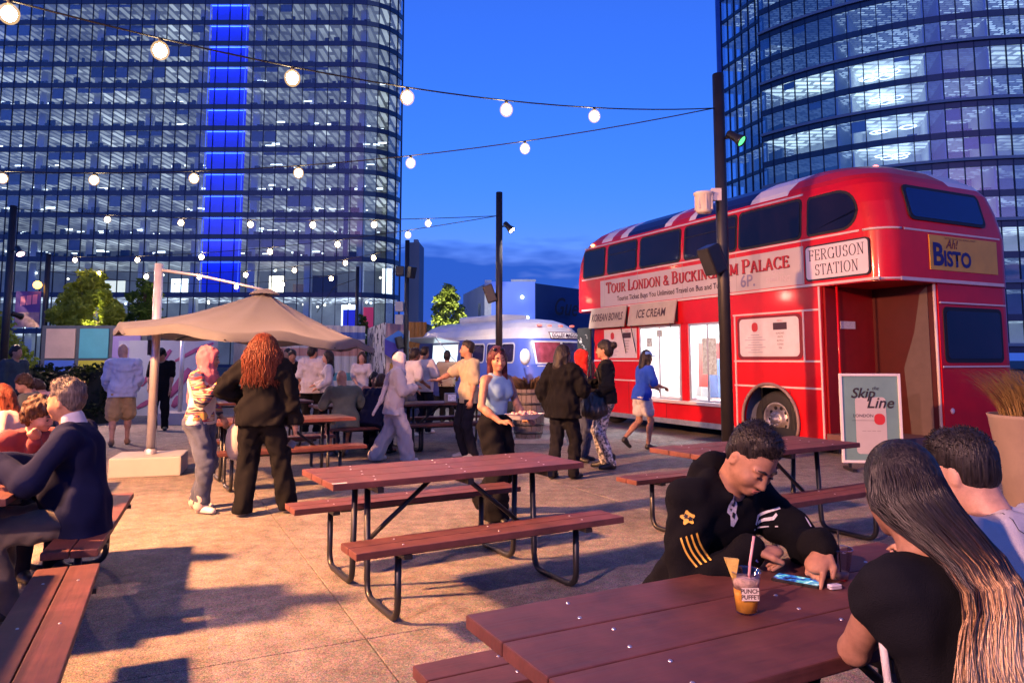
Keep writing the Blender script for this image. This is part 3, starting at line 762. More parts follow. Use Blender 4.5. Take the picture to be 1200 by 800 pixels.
M_ceilL = ceil_mat('ceiling_long_tower', (.92, .97, .94), .52, .14, .17, .065, R(90), .72)
M_ceilB = ceil_mat('ceiling_lobby', (.90, .96, 1.0), .6, 1.3, .3, .2, R(90), .6)
for k, z in enumerate(zL):
    if k == 0: continue
    s_ = MB(); flat_poly(s_, inL + backL, z - .05, z + .12); s_.build('floor_slab', M_core, tl)
    c_ = MB(); flat_poly(c_, inL + backL, z - .34, z - .30); c_.build('ceiling', M_ceilL if k > 2 else M_ceilB, tl)
MB().box((-104, TY + 15, .2), (ACX + 5.5, TY + 15.4, zL[-1] - .5)).build('core_wall', M_core, tl)
for px in (-40, 28, 94, 158, 220, 289, 356, 418):
    x = (px - 600) / FPX * (TY + 1)
    MB().bbox((x - .65, TY + 2.4, 0), (x + .65, TY + 3.6, zL[-1]), .06).build('column', M_col, tl)
x = (402 - 600) / FPX * TY
MB().box((x - .4, TY + .3, zL[3]), (x + .4, TY + .8, zL[-1])).build('riser', M_spand, tl)
rg = random.Random(5)
for k in range(3, len(zL) - 1):                                           # desks, screens and plants by the windows
    mb = MB(); x = -104
    while x < -30:
        x += rg.uniform(.7, 3.2); hh = rg.uniform(.85, 1.3) if rg.random() < .75 else rg.uniform(1.3, 1.75)
        ww = rg.uniform(.3, 1.6); y = TY + rg.uniform(.5, 1.6)
        if -57.5 < x < -49: continue
        mb.box((x, y, zL[k] + .12), (x + ww, y + .4, zL[k] + .12 + hh))
    tag(mb.build('furniture', M_furn, tl), kind='stuff')
M_lamp_w = mat('office_lamp', (.9, .95, 1), .5, var=0, emit=3.2, ecol=(.88, .96, 1.0))
M_lamp_y = mat('lobby_lamp', (1, .9, .7), .5, var=0, emit=4.0, ecol=(1, .86, .58))
for k in range(3, 12):                                                    # lit lamps and screens seen inside
    mb = MB()
    for _ in range(int(34 - k*2.6)):
        x = rg.uniform(-104, -24); y = TY + rg.uniform(1.8, 4.5); z = zL[k] + rg.uniform(1.2, 1.9) ; ww = rg.uniform(.3, 2.2)
        mb.box((x, y, z), (x + ww, y + .08, z + rg.uniform(.10, .35)))
    tag(mb.build('desk_lamps', M_lamp_w, tl), kind='stuff')
# blue strip
M_blue = mat('blue_light_panel', (.06, .10, .95), .5, var=.15, vscale=.35, emit=.30, ecol=(.004, .016, 1.0))
M_blue2 = mat('blue_light_frame', (.05, .1, .9), .4, var=0, emit=1.1, ecol=(.08, .16, 1.0)); M_blue3 = mat('blue_lamp_bar', (.1, .2, 1), .4, var=0, emit=16, ecol=(.02, .06, 1.0))
xb0, xb1 = (231.5 - 600)/FPX*TY, (277 - 600)/FPX*TY
for k in range(2, len(zL) - 1):
    z0, z1 = zL[k] + .62, zL[k+1] - .42
    p_ = MB().box((xb0, TY + .95, z0 - .4), (xb1, TY + 1.05, z1)).build('light_panel', M_blue, tl)
    MB().box((xb0 + .05, TY + .45, z1 - .10), (xb1 - .05, TY + .62, z1 - .02)).build('lamp_bar', M_blue3, p_)
    f_ = MB()
    for q in ((xb0, z1 - .12, xb1, z1), (xb0, z0, xb0 + .14, z1 - .12), (xb1 - .14, z0, xb1, z1 - .12)): f_.box((q[0], TY + .06, q[1]), (q[2], TY + .115, q[3]))
    f_.build('panel_frame', M_blue2, p_)
M_blind = mat('roller_blind', (.34, .36, .37), .8, var=.1, vscale=1)
ME_bl = {}
for _ in range(90):                                                       # roller blinds drawn down unevenly
    k = rg.randrange(3, len(zL) - 1); i = rg.randrange(2, 30); n_ = rg.choice((1, 1, 2, 3)); hb_ = rg.choice((.5, .9, 1.4, 2.0))
    for j in range(n_):
        if not (xb0 - 2.4 < pathL[i + j].x < xb1 + .2):
            if hb_ not in ME_bl: ME_bl[hb_] = MB().box((.06, 0, -hb_), (WL - .06, .02, 0)).mesh('blind'); ME_bl[hb_].materials.append(M_blind)
            link('blind', ME_bl[hb_], None, tl, (pathL[i + j].x, TY + .16, zL[k+1] - .42))
# lobby fittings
mb = MB(); mb.box(((97-600)/FPX*TY, TY + 1.0, 12.7), ((140-600)/FPX*TY, TY + 1.3, 15.6)); mb.build('lit_screen', mat('lobby_screen', (.9, .9, .7), .5, var=.1, vscale=.5, emit=1.1, ecol=(1, .98, .72)), tl)
for (a, b, z0, z1, m_, dy) in ((305, 322, 13.2, 16.8, M_lamp_y, 4), (330, 352, 13.4, 15.5, mat('shop_shelf', (.25, .17, .12), .7), 6), (355, 386, 12.9, 17, mat('shop_dark', (.05, .04, .05), .6), 5), (392, 412, 6.6, 11.5, M_lamp_w, 5),
        (420, 432, 7, 11, mat('shop_red', (.5, .03, .05), .5, emit=.5, ecol=(.8, .03, .08)), 4), (397, 414, 7.2, 10.5, M_blue, 3), (440, 452, 13.4, 18.5, M_lamp_w, 6), (180, 200, 13.2, 16.5, M_lamp_w, 6), (5, 20, 6.6, 10, M_lamp_w, 5), (265, 272, 8.5, 10, mat('shop_red2', (.6, .03, .08), .5, emit=1, ecol=(1, .05, .2)), 3)):
    MB().box(((a-600)/FPX*TY, TY + dy, z0), ((b-600)/FPX*TY, TY + dy + .3, z1)).build('display', m_, tl)
for _ in range(26):
    a = rg.uniform(20, 440); z = rg.choice((12.4, 18.6)) - rg.uniform(.2, 2.2); x = (a-600)/FPX*TY
    MB().sphere((x, TY + rg.uniform(2, 7), z), .22, 8, 6).build('globe_lamp', M_lamp_y if rg.random() < .5 else M_lamp_w, tl)

# --- the round tower on the right
tr = thing('office_tower', 'curved round glass office tower with bright meeting rooms and pale ledges', 'tower', (0, 0, 0))
CX, CY_, RR = 70.9, 131.0, 38.0; WR = 1.9
pathR = arc_pts(CX, CY_, RR, 213, 306, WR); WR = (pathR[1] - pathR[0]).length
zR = [27.2 - 4.09*k for k in (6, 5, 4, 3, 2, 1)] + [27.2 + 4.09*k for k in range(13)]
facade(tr, pathR, zR, WR, ledges=[k for k in range(len(zR)) if (k % 2) == 0], sp=.9, pane_from=4, M_pane=M_paneR)
def ring(i0, i1, r0, r1):
    f = [Vector((CX, CY_, 0)) + (pathR[i] - Vector((CX, CY_, 0))) * (r0/RR) for i in range(i0, i1+1)]
    return f + [Vector((CX, CY_, 0)) + (pathR[i] - Vector((CX, CY_, 0))) * (r1/RR) for i in range(i1, i0-1, -1)]
pxs = [600 + FPX*p.x/p.y for p in pathR]
def bay(px): return min(range(len(pxs)), key=lambda i: abs(pxs[i] - px))
NB = len(pathR) - 1
bA, bB, bC = bay(988), bay(1003), bay(1106)
bD, bE = bay(1128), bay(1182)
M_rb = ceil_mat('ceiling_bright_room', (.88, 1.0, .92), 1.9, .5, .16, .16, 0, .8); M_rd = ceil_mat('ceiling_dim_room', (.40, .60, 1.0), .16, .10, .4, .4, 0, .5)
M_rm = ceil_mat('ceiling_half_room', (.74, .90, 1.0), .38, .55, .4, .4, 0, .62)
M_wallw = mat('room_wall_white', (.80, .82, .80), .8, var=.05); M_walld = mat('room_wall_dim', (.10, .14, .24), .8, var=.2, vscale=.4)  # dim rooms take a dark wall copy, shade put into its colour
M_wallglow = mat('back_wall_glow', (.8, .85, .8), .8, var=.3, vscale=.5, emit=.75, ecol=(.93, 1.0, .88))  # desk light on the rear wall put in as a glowing patch
for k, z in enumerate(zR):
    s_ = MB(); flat_poly(s_, ring(0, NB, RR - .15, 20), z - .05, z + .1); s_.build('floor_slab', M_core, tr)
    if k == len(zR) - 1: break
    zc = zR[k+1] - .33
    alt = k % 2
    rooms = [(0, bA, 'b' if (alt == 1 and k < 10 and k >= 5) else 'd'), (bB, bC, 'b' if k < 10 else ('d' if k > 10 else 'd')), (bA, bB, 'm'), (bC, bD, 'd'), (bD, bE, 'm' if k != 9 else 'd'), (bE, NB, 'm' if k % 3 else 'b')]
    if k in (10, 11): rooms = [(a_, b_, 'm' if a_ == bB else l_) for a_, b_, l_ in rooms]
    for i0, i1, lv in rooms:
        if i1 <= i0: continue
        c_ = MB(); flat_poly(c_, ring(i0, i1, RR - .2, RR - 8), zc, zc + .03); c_.build('ceiling', {'b': M_rb, 'd': M_rd, 'm': M_rm}[lv], tr)
        w_ = MB(); flat_poly(w_, ring(i0, i1, RR - 7.6, RR - 7.9), z + .1, zc); w_.build('room_wall', M_wallw if lv == 'b' else M_walld, tr)
    dv = MB()
    for i in (bA, bB, bC, bD, bE):
        a = pathR[i] - Vector((CX, CY_, 0)); u = a.normalized(); M = frame_M((CX, CY_, 0), u, (-u.y, u.x, 0)); dv.box((RR - 7.5, -.12, z + .12), (RR - .7, .12, zc - .02), M)
    dv.build('partition', M_wallw, tr)
    if 4 <= k <= 9:                                                        # pendant rings, screens and desks
        mb = MB(); m2 = MB()
        for _ in range(5):
            i = rg.uniform(bB + .8, bC - .8); a = R(213 + (306 - 213) * i / NB); rr_ = RR - rg.uniform(2, 5.5); c = (CX + rr_*math.cos(a), CY_ + rr_*math.sin(a), zc - rg.uniform(.7, 1.0))
            mb.lathe([(.9, 0), (1.05, .06), (.9, .12), (.78, .06), (.9, 0)], 14, c)
        tag(mb.build('ring_lamps', M_lamp_w, tr), kind='stuff')
        i = bB + 1.2
        while i < bC - 1:
            a = R(213 + (306 - 213) * i / NB); u = Vector((math.cos(a), math.sin(a), 0)); M = frame_M((CX + u.x*(RR-2.5), CY_ + u.y*(RR-2.5), z), u, (-u.y, u.x, 0))
            m2.box((-.3, -.6, .1), (.3, .6, rg.uniform(.8, 1.35)), M); i += rg.uniform(.8, 1.5)
        for j in range(10):
            i = rg.choice([rg.uniform(0.5, bA - .5), rg.uniform(bC + .5, NB - 1)]); a = R(213 + (306 - 213) * i / NB); u = Vector((math.cos(a), math.sin(a), 0)); M = frame_M((CX + u.x*(RR-2), CY_ + u.y*(RR-2), z), u, (-u.y, u.x, 0))
            m2.box((-.2, -.7, .1), (.2, .7, rg.uniform(.7, 1.3)), M)
        tag(m2.build('furniture', M_furn, tr), kind='stuff')
        b_ = MB(); flat_poly(b_, ring(bD, bE, RR - 6.9, RR - 7.0), z + .4, z + 2.2); b_.build('wall_glow', M_wallglow, tr)
        if k < 9: b_ = MB(); flat_poly(b_, ring(bB + 1, bC - 1, RR - 7.0, RR - 7.1), z + 1.2, z + 2.0); b_.build('wall_screen', mat('blue_wall', (.10, .22, .55), .6, var=.2, vscale=.4), tr)
for _ in range(40):
    k = rg.randrange(5, len(zR) - 2); i = rg.randrange(0, NB - 1); a_, b_ = pathR[i], pathR[i+1]; dd = b_ - a_; hb_ = rg.choice((.6, 1.0, 1.6)); nn = Vector((-dd.y, dd.x, 0)).normalized()*.14
    MB().box((.05, 0, -hb_), (WR - .05, .02, 0)).build('blind', M_blind, tr, (a_.x + nn.x, a_.y + nn.y, zR[k+1] - .42), (0, 0, math.atan2(dd.y, dd.x)))
# recessed flat wing on its left
wing = thing('office_wing', 'narrow recessed glass wing beside the curved tower', 'building')
pathW = [Vector((36.6, 122.0, 0)) + (Vector((40.1, 111.4, 0)) - Vector((36.6, 122.0, 0))) * (k/6) for k in range(7)]
facade(wing, pathW, zR, (pathW[1]-pathW[0]).length, sp=.6, pane_from=5, M_pane=M_paneR)
fin = MB(); a = pathW[0]; fin.box((a.x - .9, a.y, 0), (a.x - .1, a.y + .25, zR[-1] + 2)); fin.build('glass_fin', mat('fin_glass', (.05, .20, .60), .08, var=.1, vscale=.2, spec=1), wing)
for k, z in enumerate(zR[:-1]):
    pl = [(36.8, 122.2), (40.2, 111.7), (47, 113), (46, 124)]
    c_ = MB(); c_.prism(pl, zR[k+1] - .33, zR[k+1] - .30); c_.build('ceiling', M_rm if k % 2 else M_rd, wing)
    c_ = MB(); c_.prism(pl, z - .05, z + .1); c_.build('floor_slab', M_core, wing)
    c_ = MB(); c_.prism([(40.0, 123), (43.2, 113.5), (43.6, 113.7), (40.4, 123.2)], z + .12, zR[k+1] - .36); c_.build('core_wall', M_walld if k % 3 else M_wallw, wing)
    for q in range(3): 
        p = pathW[1 + 2*q if q < 2 else 5]; MB().box((p.x + .9, p.y + .2, z + .1), (p.x + 1.5, p.y + .8, zR[k+1] - .35)).build('column', M_col, wing)

# ------------------------------------------------------------------ buildings in the middle distance
gt = thing('tower_block', 'slim plain grey tower block beside the glass tower corner', 'building', (0, 0, 0))
a = D(480, 284, 150); b = D(491.5, 284, 150)
MB().box((a.x, 150, 0), (b.x, 158, a.z)).build('wall', mat('grey_block', (.30, .32, .36), .8, var=.08, vscale=.1), gt); MB().box((a.x + .7, 151, a.z), (a.x + 1.6, 153, a.z + .8)).build('plant_room', M_core, gt)
sh = thing('store_building', 'low store with blue lit front wall and dark cursive sign', 'building', (0, 0, 0))
M_grey = mat('grey_cladding', (.46, .47, .50), .75, var=.08, vscale=.5); M_bw = mat('blue_wall_glow', (.22, .33, .75), .6, var=.06, vscale=.3, emit=.50, ecol=(.12, .22, 1.0)); M_navy = mat('navy_cladding', (.02, .05, .16), .6, var=.15, vscale=.3)  # blue uplight on the front wall is put in as glow
pA = D(543, 337, 56); pB = D(568, 334, 48); pC = D(627, 329, 48); pD_ = D(700, 337, 54)
zt = 1.5 + (420.4 - 330) * 48 / FPX
def wallseg(p, q, h, th, name, m_, z0=0):
    d = Vector((q.x - p.x, q.y - p.y, 0)); l = d.length; M = frame_M((p.x, p.y, 0), d, (-d.y/l, d.x/l, 0)); return MB().box((0, 0, z0), (l, th, h), M).build(name, m_, sh)
wallseg(pA, pB, zt - .15, .4, 'wall', M_grey); wallseg(pB, pC, zt + .0, .4, 'wall', M_bw); wallseg(pC, pD_, zt - .1, .4, 'wall', M_navy); wallseg(Vector((pB.x, 47.9, 0)), Vector((pB.x + .45, 47.9, 0)), zt + .1, .1, 'corner_trim', mat('white_trim', (.75, .75, .78), .5)); wallseg(Vector((pC.x - 1.6, 47.93, 0)), Vector((pC.x + .05, 47.93, 0)), zt + .15, .06, 'coping', mat('white_trim2', (.6, .65, .8), .5), zt)
wn_ = wallseg(D(555, 380, 51.9), D(563, 380, 49.3), 5.3, .12, 'window', mat('store_window', (.03, .03, .08), .1, var=.1), 3.9); wallseg(D(555, 380, 51.8), D(563, 380, 49.2), 3.9, .12, 'lit_window', mat('store_lit', (.6, .8, .5), .5, var=.1, emit=1.0, ecol=(.75, 1, .6)), 2.6)
for y_ in (348, 372): MB().sphere(D(612 if y_ == 348 else 618, y_, 47.7), .13, 8, 6).build('wall_lamp', M_lamp_w, sh)
sd_ = (Vector((pD_.x, pD_.y, 0)) - Vector((pC.x, pC.y, 0))).normalized(); sc_ = D(662, 361, 49.9)
text('Gue', 1.7, mat('sign_dark', (.03, .012, .02), .5, var=0), sh, frame_M((sc_.x, sc_.y - .25, sc_.z), sd_, (0, 0, 1)), name='sign_lettering', shear=.35, offset=.02)

# ------------------------------------------------------------------ containers and painted walls
def panel_wall():
    t = thing('container', 'container wall of coloured square panels in grey frames behind the hedge', 'container', (0, 0, 0))
    Y = 20.5; z1 = 1.5 + (420.4 - 384) * Y / FPX
    xs = [(p - 600)/FPX*Y for p in (52, 91.5, 130.5, 168)]
    zr = [0.05, .75, 1.5 + (420.4 - 421) * Y / FPX, z1]
    MB().box((xs[0] - .08, Y + .05, 0), (xs[-1] + .1, Y + 2.4, z1 + .06)).build('box_body', mat('container_grey', (.10, .10, .11), .6), t)
    cols = [[(.06, .12, .50), (.5, .42, .02), (.50, .24, .30)], [(.08, .16, .55), (.55, .46, .03), (.52, .26, .32)], [(.60, .38, .29), (.10, .40, .44), (.38, .24, .52)]]
    for r_ in range(3):
        for c in range(3):
            MB().bbox((xs[c] + .06, Y, zr[r_] + .03), (xs[c+1] - .06, Y + .045, zr[r_+1] - .03), .01).build('panel', mat('panel_%d%d' % (r_, c), cols[r_][c], .55, var=.08, vscale=3), t)
    pl = MB().box((xs[2] + .25, Y - .03, zr[3] - .57), (xs[2] + .78, Y - .005, zr[3] - .37)).build('notice_plate', mat('plate', (.5, .42, .55), .5), t)
    return t
panel_wall()
mw = thing('mural_wall', 'white wall painted with loose pink brush strokes beside the umbrella', 'wall', (0, 0, 0))
Y = 19.5; x0, x1 = (153-600)/FPX*Y, (252-600)/FPX*Y; zt2 = 1.5 + (420.4-399)*Y/FPX
MB().box((x0, Y, 0), (x1, Y + .25, zt2)).build('panel', mat('mural_white', (.55, .50, .54), .7, var=.08, vscale=1.5), mw)
M_pk = mat('mural_pink', (.48, .10, .22), .7, var=.1)
for (a, b, c, d, r_) in ((165, 452, 200, 410, .07), (198, 465, 222, 432, .10), (202, 477, 210, 464, .09), (205, 423, 250, 402, .05), (228, 455, 248, 425, .08), (236, 476, 248, 462, .09), (160, 478, 180, 470, .06)):
    p, q = D(a, b, Y - .02), D(c, d, Y - .02); m_ = (p + q)/2 + Vector((.05, 0, .06)); pts = [p, (p+m_)/2, m_, (q+m_)/2, q]; mb = MB()
    mb.tube(pts, [r_*.6, r_, r_*1.1, r_, r_*.6], 8); mb.v = [(v[0], Y - .012 + (v[1] - (Y - .02))*.08, v[2]) for v in mb.v]; mb.build('brush_stroke', M_pk, mw)
# long white corrugated wall with colour bands
def corrugated(t, p, q, h, m_, pitch=.28, dep=.05, name='corrugated_sheet', z0=0.0):
    d = Vector((q.x-p.x, q.y-p.y, 0)); L_ = d.length; d.normalize(); nn = Vector((d.y, -d.x, 0)); mb = MB(); prof = []; x = 0; k = 0
    while x < L_:
        for dx, o in ((0, 0), (.3, 0), (.5, dep), (.8, dep)): prof.append((min(L_, x + dx*pitch), o))
        x += pitch
    prof.append((L_, 0)); vs = []
    for x, o in prof:
        for z in (z0, h): vs.append((p.x + d.x*x + nn.x*o, p.y + d.y*x + nn.y*o, z))
    mb.add(vs, [(2*i, 2*i+2, 2*i+3, 2*i+1) for i in range(len(prof)-1)]); return mb.build(name, m_, t)
def band_mat(name, base, cols, scale, ang):
    m = bpy.data.materials.new(name); m.use_nodes = True; MATS[name] = m; N = m.node_tree.nodes; L = m.node_tree.links; b = N['Principled BSDF']; b.inputs['Roughness'].default_value = .65
    g = N.new('ShaderNodeNewGeometry'); mp = N.new('ShaderNodeMapping'); mp.inputs['Rotation'].default_value = (0, ang, 0); mp.inputs['Scale'].default_value = (0, 0, scale); L.new(g.outputs['Position'], mp.inputs['Vector'])
    sp = N.new('ShaderNodeSeparateXYZ'); L.new(mp.outputs['Vector'], sp.inputs['Vector']); fr = N.new('ShaderNodeMath'); fr.operation = 'FRACT'; L.new(sp.outputs['Z'], fr.inputs[0])
    cr = N.new('ShaderNodeValToRGB'); cr.color_ramp.interpolation = 'CONSTANT'; e = cr.color_ramp.elements; e[0].color = (*base, 1); e[1].position = .99; e[1].color = (*base, 1)
    for pos, c in cols: q = e.new(pos); q.color = (*c, 1)
    L.new(fr.outputs[0], cr.inputs['Fac']); L.new(cr.outputs['Color'], b.inputs['Base Color']); return m
M_band = band_mat('banded_paint', (.62, .55, .50), [(.30, (.10, .30, .34)), (.40, (.62, .55, .50)), (.62, (.55, .26, .20)), (.72, (.62, .55, .50)), (.84, (.10, .16, .42)), (.93, (.62, .55, .50))], .42, R(22))
c2 = thing('container', 'long white corrugated container with teal and salmon diagonal bands', 'container')
pa, pb = D(290, 385, 23), D(428, 378, 25); corrugated(c2, Vector((pa.x, 23, 0)), Vector((pb.x, 25, 0)), 2.62, M_band)
M_ws = mat('container_cream', (.55, .48, .42), .6); d_ = Vector((pb.x-pa.x, 2, 0)); MB().box((0, .07, 0), (d_.length, 2.2, 2.6), frame_M((pa.x, 23, 0), d_, (-d_.y, d_.x, 0))).build('box_body', M_ws, c2)
c3 = thing('container', 'white container with dark speckled corrugated side and blue cube painted on its pink end', 'container')
def speck_mat():
    m = mat('speckled_sheet', (.72, .66, .60), .6, var=0); N = m.node_tree.nodes; L = m.node_tree.links; b = N['Principled BSDF']; g = N.new('ShaderNodeNewGeometry'); mp = N.new('ShaderNodeMapping'); mp.inputs['Scale'].default_value = (7, 7, 2.2); L.new(g.outputs['Position'], mp.inputs['Vector'])
    n = N.new('ShaderNodeTexNoise'); n.inputs['Scale'].default_value = 1.5; n.inputs['Detail'].default_value = 3; L.new(mp.outputs['Vector'], n.inputs['Vector']); cr = N.new('ShaderNodeValToRGB'); cr.color_ramp.interpolation = 'CONSTANT'; cr.color_ramp.elements[0].color = (.06, .03, .03, 1); cr.color_ramp.elements[1].position = .45; cr.color_ramp.elements[1].color = (.74, .66, .58, 1)
    L.new(n.outputs['Fac'], cr.inputs['Fac']); L.new(cr.outputs['Color'], b.inputs['Base Color']); return m
q0, q1, q2 = D(432, 380, 27), D(452, 380, 22.5), D(476, 380, 23.3)
corrugated(c3, Vector((q0.x, 27, 0)), Vector((q1.x, 22.5, 0)), 2.62, speck_mat(), .30, .05); corrugated(c3, Vector((q1.x + .02, 22.48, 0)), Vector((q2.x, 23.3, 0)), 2.60, mat('container_pink', (.60, .33, .30), .6, var=.08), .30, .03)
MB().prism([(q0.x + .06, 27), (q1.x + .06, 22.6), (q2.x, 23.42), (q2.x - .5, 27.5)], .02, 2.56).build('box_body', M_ws, c3)
cb = lambda px, py: D(px, py, 22.35)
for pts, m_ in (([(451, 397), (467, 387), (475, 393), (467, 404)], mat('cube_top', (.05, .20, .55), .6)), ([(451, 397), (467, 404), (467, 425), (451, 415)], mat('cube_left', (.06, .04, .30), .6)), ([(467, 404), (475, 399), (475, 419), (467, 425)], mat('cube_right', (.35, .33, .60), .6))):
    P = [cb(*p) for p in pts]; mb = MB(); mb.add([tuple(p) for p in P] + [(p.x, p.y + .02, p.z) for p in P], [(0,1,2,3),(4,5,6,7),(0,1,5,4),(1,2,6,5),(2,3,7,6),(3,0,4,7)]); mb.build('painted_cube_face', m_, c3)
c4 = thing('container', 'orange corrugated container end above the coach roof', 'container'); a, b = D(478, 378, 29), D(500, 378, 29); corrugated(c4, Vector((a.x, 29, 0)), Vector((b.x, 29, 0)), 1.5 + (420.4 - 377.5)*29/FPX, mat('container_orange', (.55, .20, .02), .55), .30, .05); MB().box((a.x, 29.1, 0), (b.x, 31, 2.9)).build('box_body', mat('container_dark', (.05, .04, .04), .6), c4)
hb = MB(); rg2 = random.Random(3)
# ------------------------------------------------------------------ greenery
def leaf_cloud(mb, blobs, n, size, rg, flat=.5):
    """leaf-sized folded faces spread through ellipsoids"""
    tot = sum(b[1][0]*b[1][1]*b[1][2] for b in blobs)
    for c, r_ in blobs:
        for _ in range(int(n * r_[0]*r_[1]*r_[2] / tot)):
            while True:
                p = Vector((rg.uniform(-1, 1), rg.uniform(-1, 1), rg.uniform(-1, 1)))
                if .25 < p.length < 1: break
            p = p * (.55 + .45*rg.random()) if p.length < .5 else p
            q = Vector((c[0] + p.x*r_[0], c[1] + p.y*r_[1], c[2] + p.z*r_[2])); s_ = size * rg.uniform(.6, 1.3)
            d = Vector((rg.gauss(0, 1), rg.gauss(0, 1), rg.gauss(0, .7))).normalized(); e = d.cross(Vector((rg.gauss(0, 1), rg.gauss(0, 1), rg.gauss(0, 1)))).normalized()
            up = d.cross(e) * s_ * .15
            mb.add([q - d*s_, q + e*s_*.45 + up, q + d*s_, q - e*s_*.45 + up], [(0, 1, 2, 3)])
def leafm(name, c):
    m = mat(name, c, .6, var=.45, vscale=1.6, spec=.3); N = m.node_tree.nodes; L = m.node_tree.links
    tr_ = N.new('ShaderNodeBsdfTranslucent'); tr_.inputs['Color'].default_value = (c[0]*1.3, c[1]*1.2, c[2]*.6, 1); mx = N.new('ShaderNodeMixShader'); mx.inputs[0].default_value = .35
    o = [n for n in N if n.type == 'OUTPUT_MATERIAL'][0]; L.new(N['Principled BSDF'].outputs[0], mx.inputs[1]); L.new(tr_.outputs[0], mx.inputs[2]); L.new(mx.outputs[0], o.inputs['Surface']); return m
M_bark = mat('bark', (.10, .07, .05), .9, var=.3, vscale=8, bump=.6, bscale=30)
def tree(label, base, h, r, cz, leafc, n, size, seed, conic=.3):
    rg = random.Random(seed); t = thing('tree', label, 'tree', base); mb = MB()
    pts = [(0, 0, 0), (.03, .02, h*.3), (-.03, .05, h*.6), (.02, 0, h*.93)]; mb.tube(pts, [.11*h/5, .09*h/5, .055*h/5, .02*h/5], 8)
    blobs = []
    for k in range(26):
        f = (k + .5)/26; z = h*(cz + (1 - cz)*f*.97); rad = r * (1 - conic*f - .55*f**4) * rg.uniform(.45, .95); a = k*2.4 + rg.uniform(-.4, .4)
        q = (rad*math.cos(a)*.8, rad*math.sin(a)*.8, z); mb.tube([(0, 0, z - h*.12), (q[0]*.5, q[1]*.5, z - h*.05), q], [.03, .02, .008], 5); br = r * rg.uniform(.28, .42) * (1 - .4*f); blobs.append((q, (br, br, br*.8)))
    mb.build('trunk', M_bark, t); lb = MB(); leaf_cloud(lb, blobs, n, size, rg); lb.build('crown', leafc, t); return t
M_lf1 = leafm('leaves_yellow_green', (.25, .31, .04)); M_lf2 = leafm('leaves_green', (.07, .13, .02)); M_lf3 = leafm('leaves_lime', (.26, .32, .06))
tree('broad yellow green tree rising behind the coloured panels', (-13.9, 23.8, 0), 4.4, 1.35, .35, M_lf1, 9000, .11, 2)
tree('dark green tree growing close against the yellow green one', (-13.0, 25.6, 0), 4.3, 1.1, .35, M_lf2, 4000, .11, 9)
tree('low yellowish tree beside the dark lamp posts', (-15.2, 21.0, 0), 2.9, 1.5, .25, M_lf1, 6000, .09, 4)
tree('bright lime tree standing between grey block and store', (-3.0, 34.0, 0), 5.0, 1.3, .35, M_lf3, 7000, .10, 6, .38)
tree('small shrub tree in front of the glass lobby', (-6.4, 31.0, 0), 3.4, .6, .4, M_lf2, 1500, .09, 8)
def hedge(label, lo, hi, n, seed, m_=None):
    rg = random.Random(seed); t = thing('hedge', label, 'hedge', ((lo[0]+hi[0])/2, (lo[1]+hi[1])/2, 0)); mb = MB(); cx, cyy = (lo[0]+hi[0])/2, (lo[1]+hi[1])/2
    MB().box((lo[0]-cx+.12, lo[1]-cyy+.1, 0), (hi[0]-cx-.12, hi[1]-cyy-.1, hi[2]-.12)).build('branch_core', mat('hedge_core', (.012, .015, .008), .95, var=.3), t); lb = MB()
    blobs = [((rg.uniform(lo[0], hi[0]) - cx, rg.uniform(lo[1], hi[1]) - cyy, rg.uniform(.2, hi[2] - .1)), (.35, .28, .22)) for _ in range(40)]
    leaf_cloud(lb, blobs, n, .07, rg); lb.build('foliage', m_ or M_hedge, t)
M_hedge = leafm('leaves_hedge', (.012, .022, .008))
hedge('dark clipped hedge below the coloured panels', (-11.4, 16.8, 0), (-9.4, 17.6, 1.32), 4500, 3); hedge('lower dark hedge beside the lamp post', (-14.0, 17.4, 0), (-11.7, 18.1, 1.12), 3500, 5)
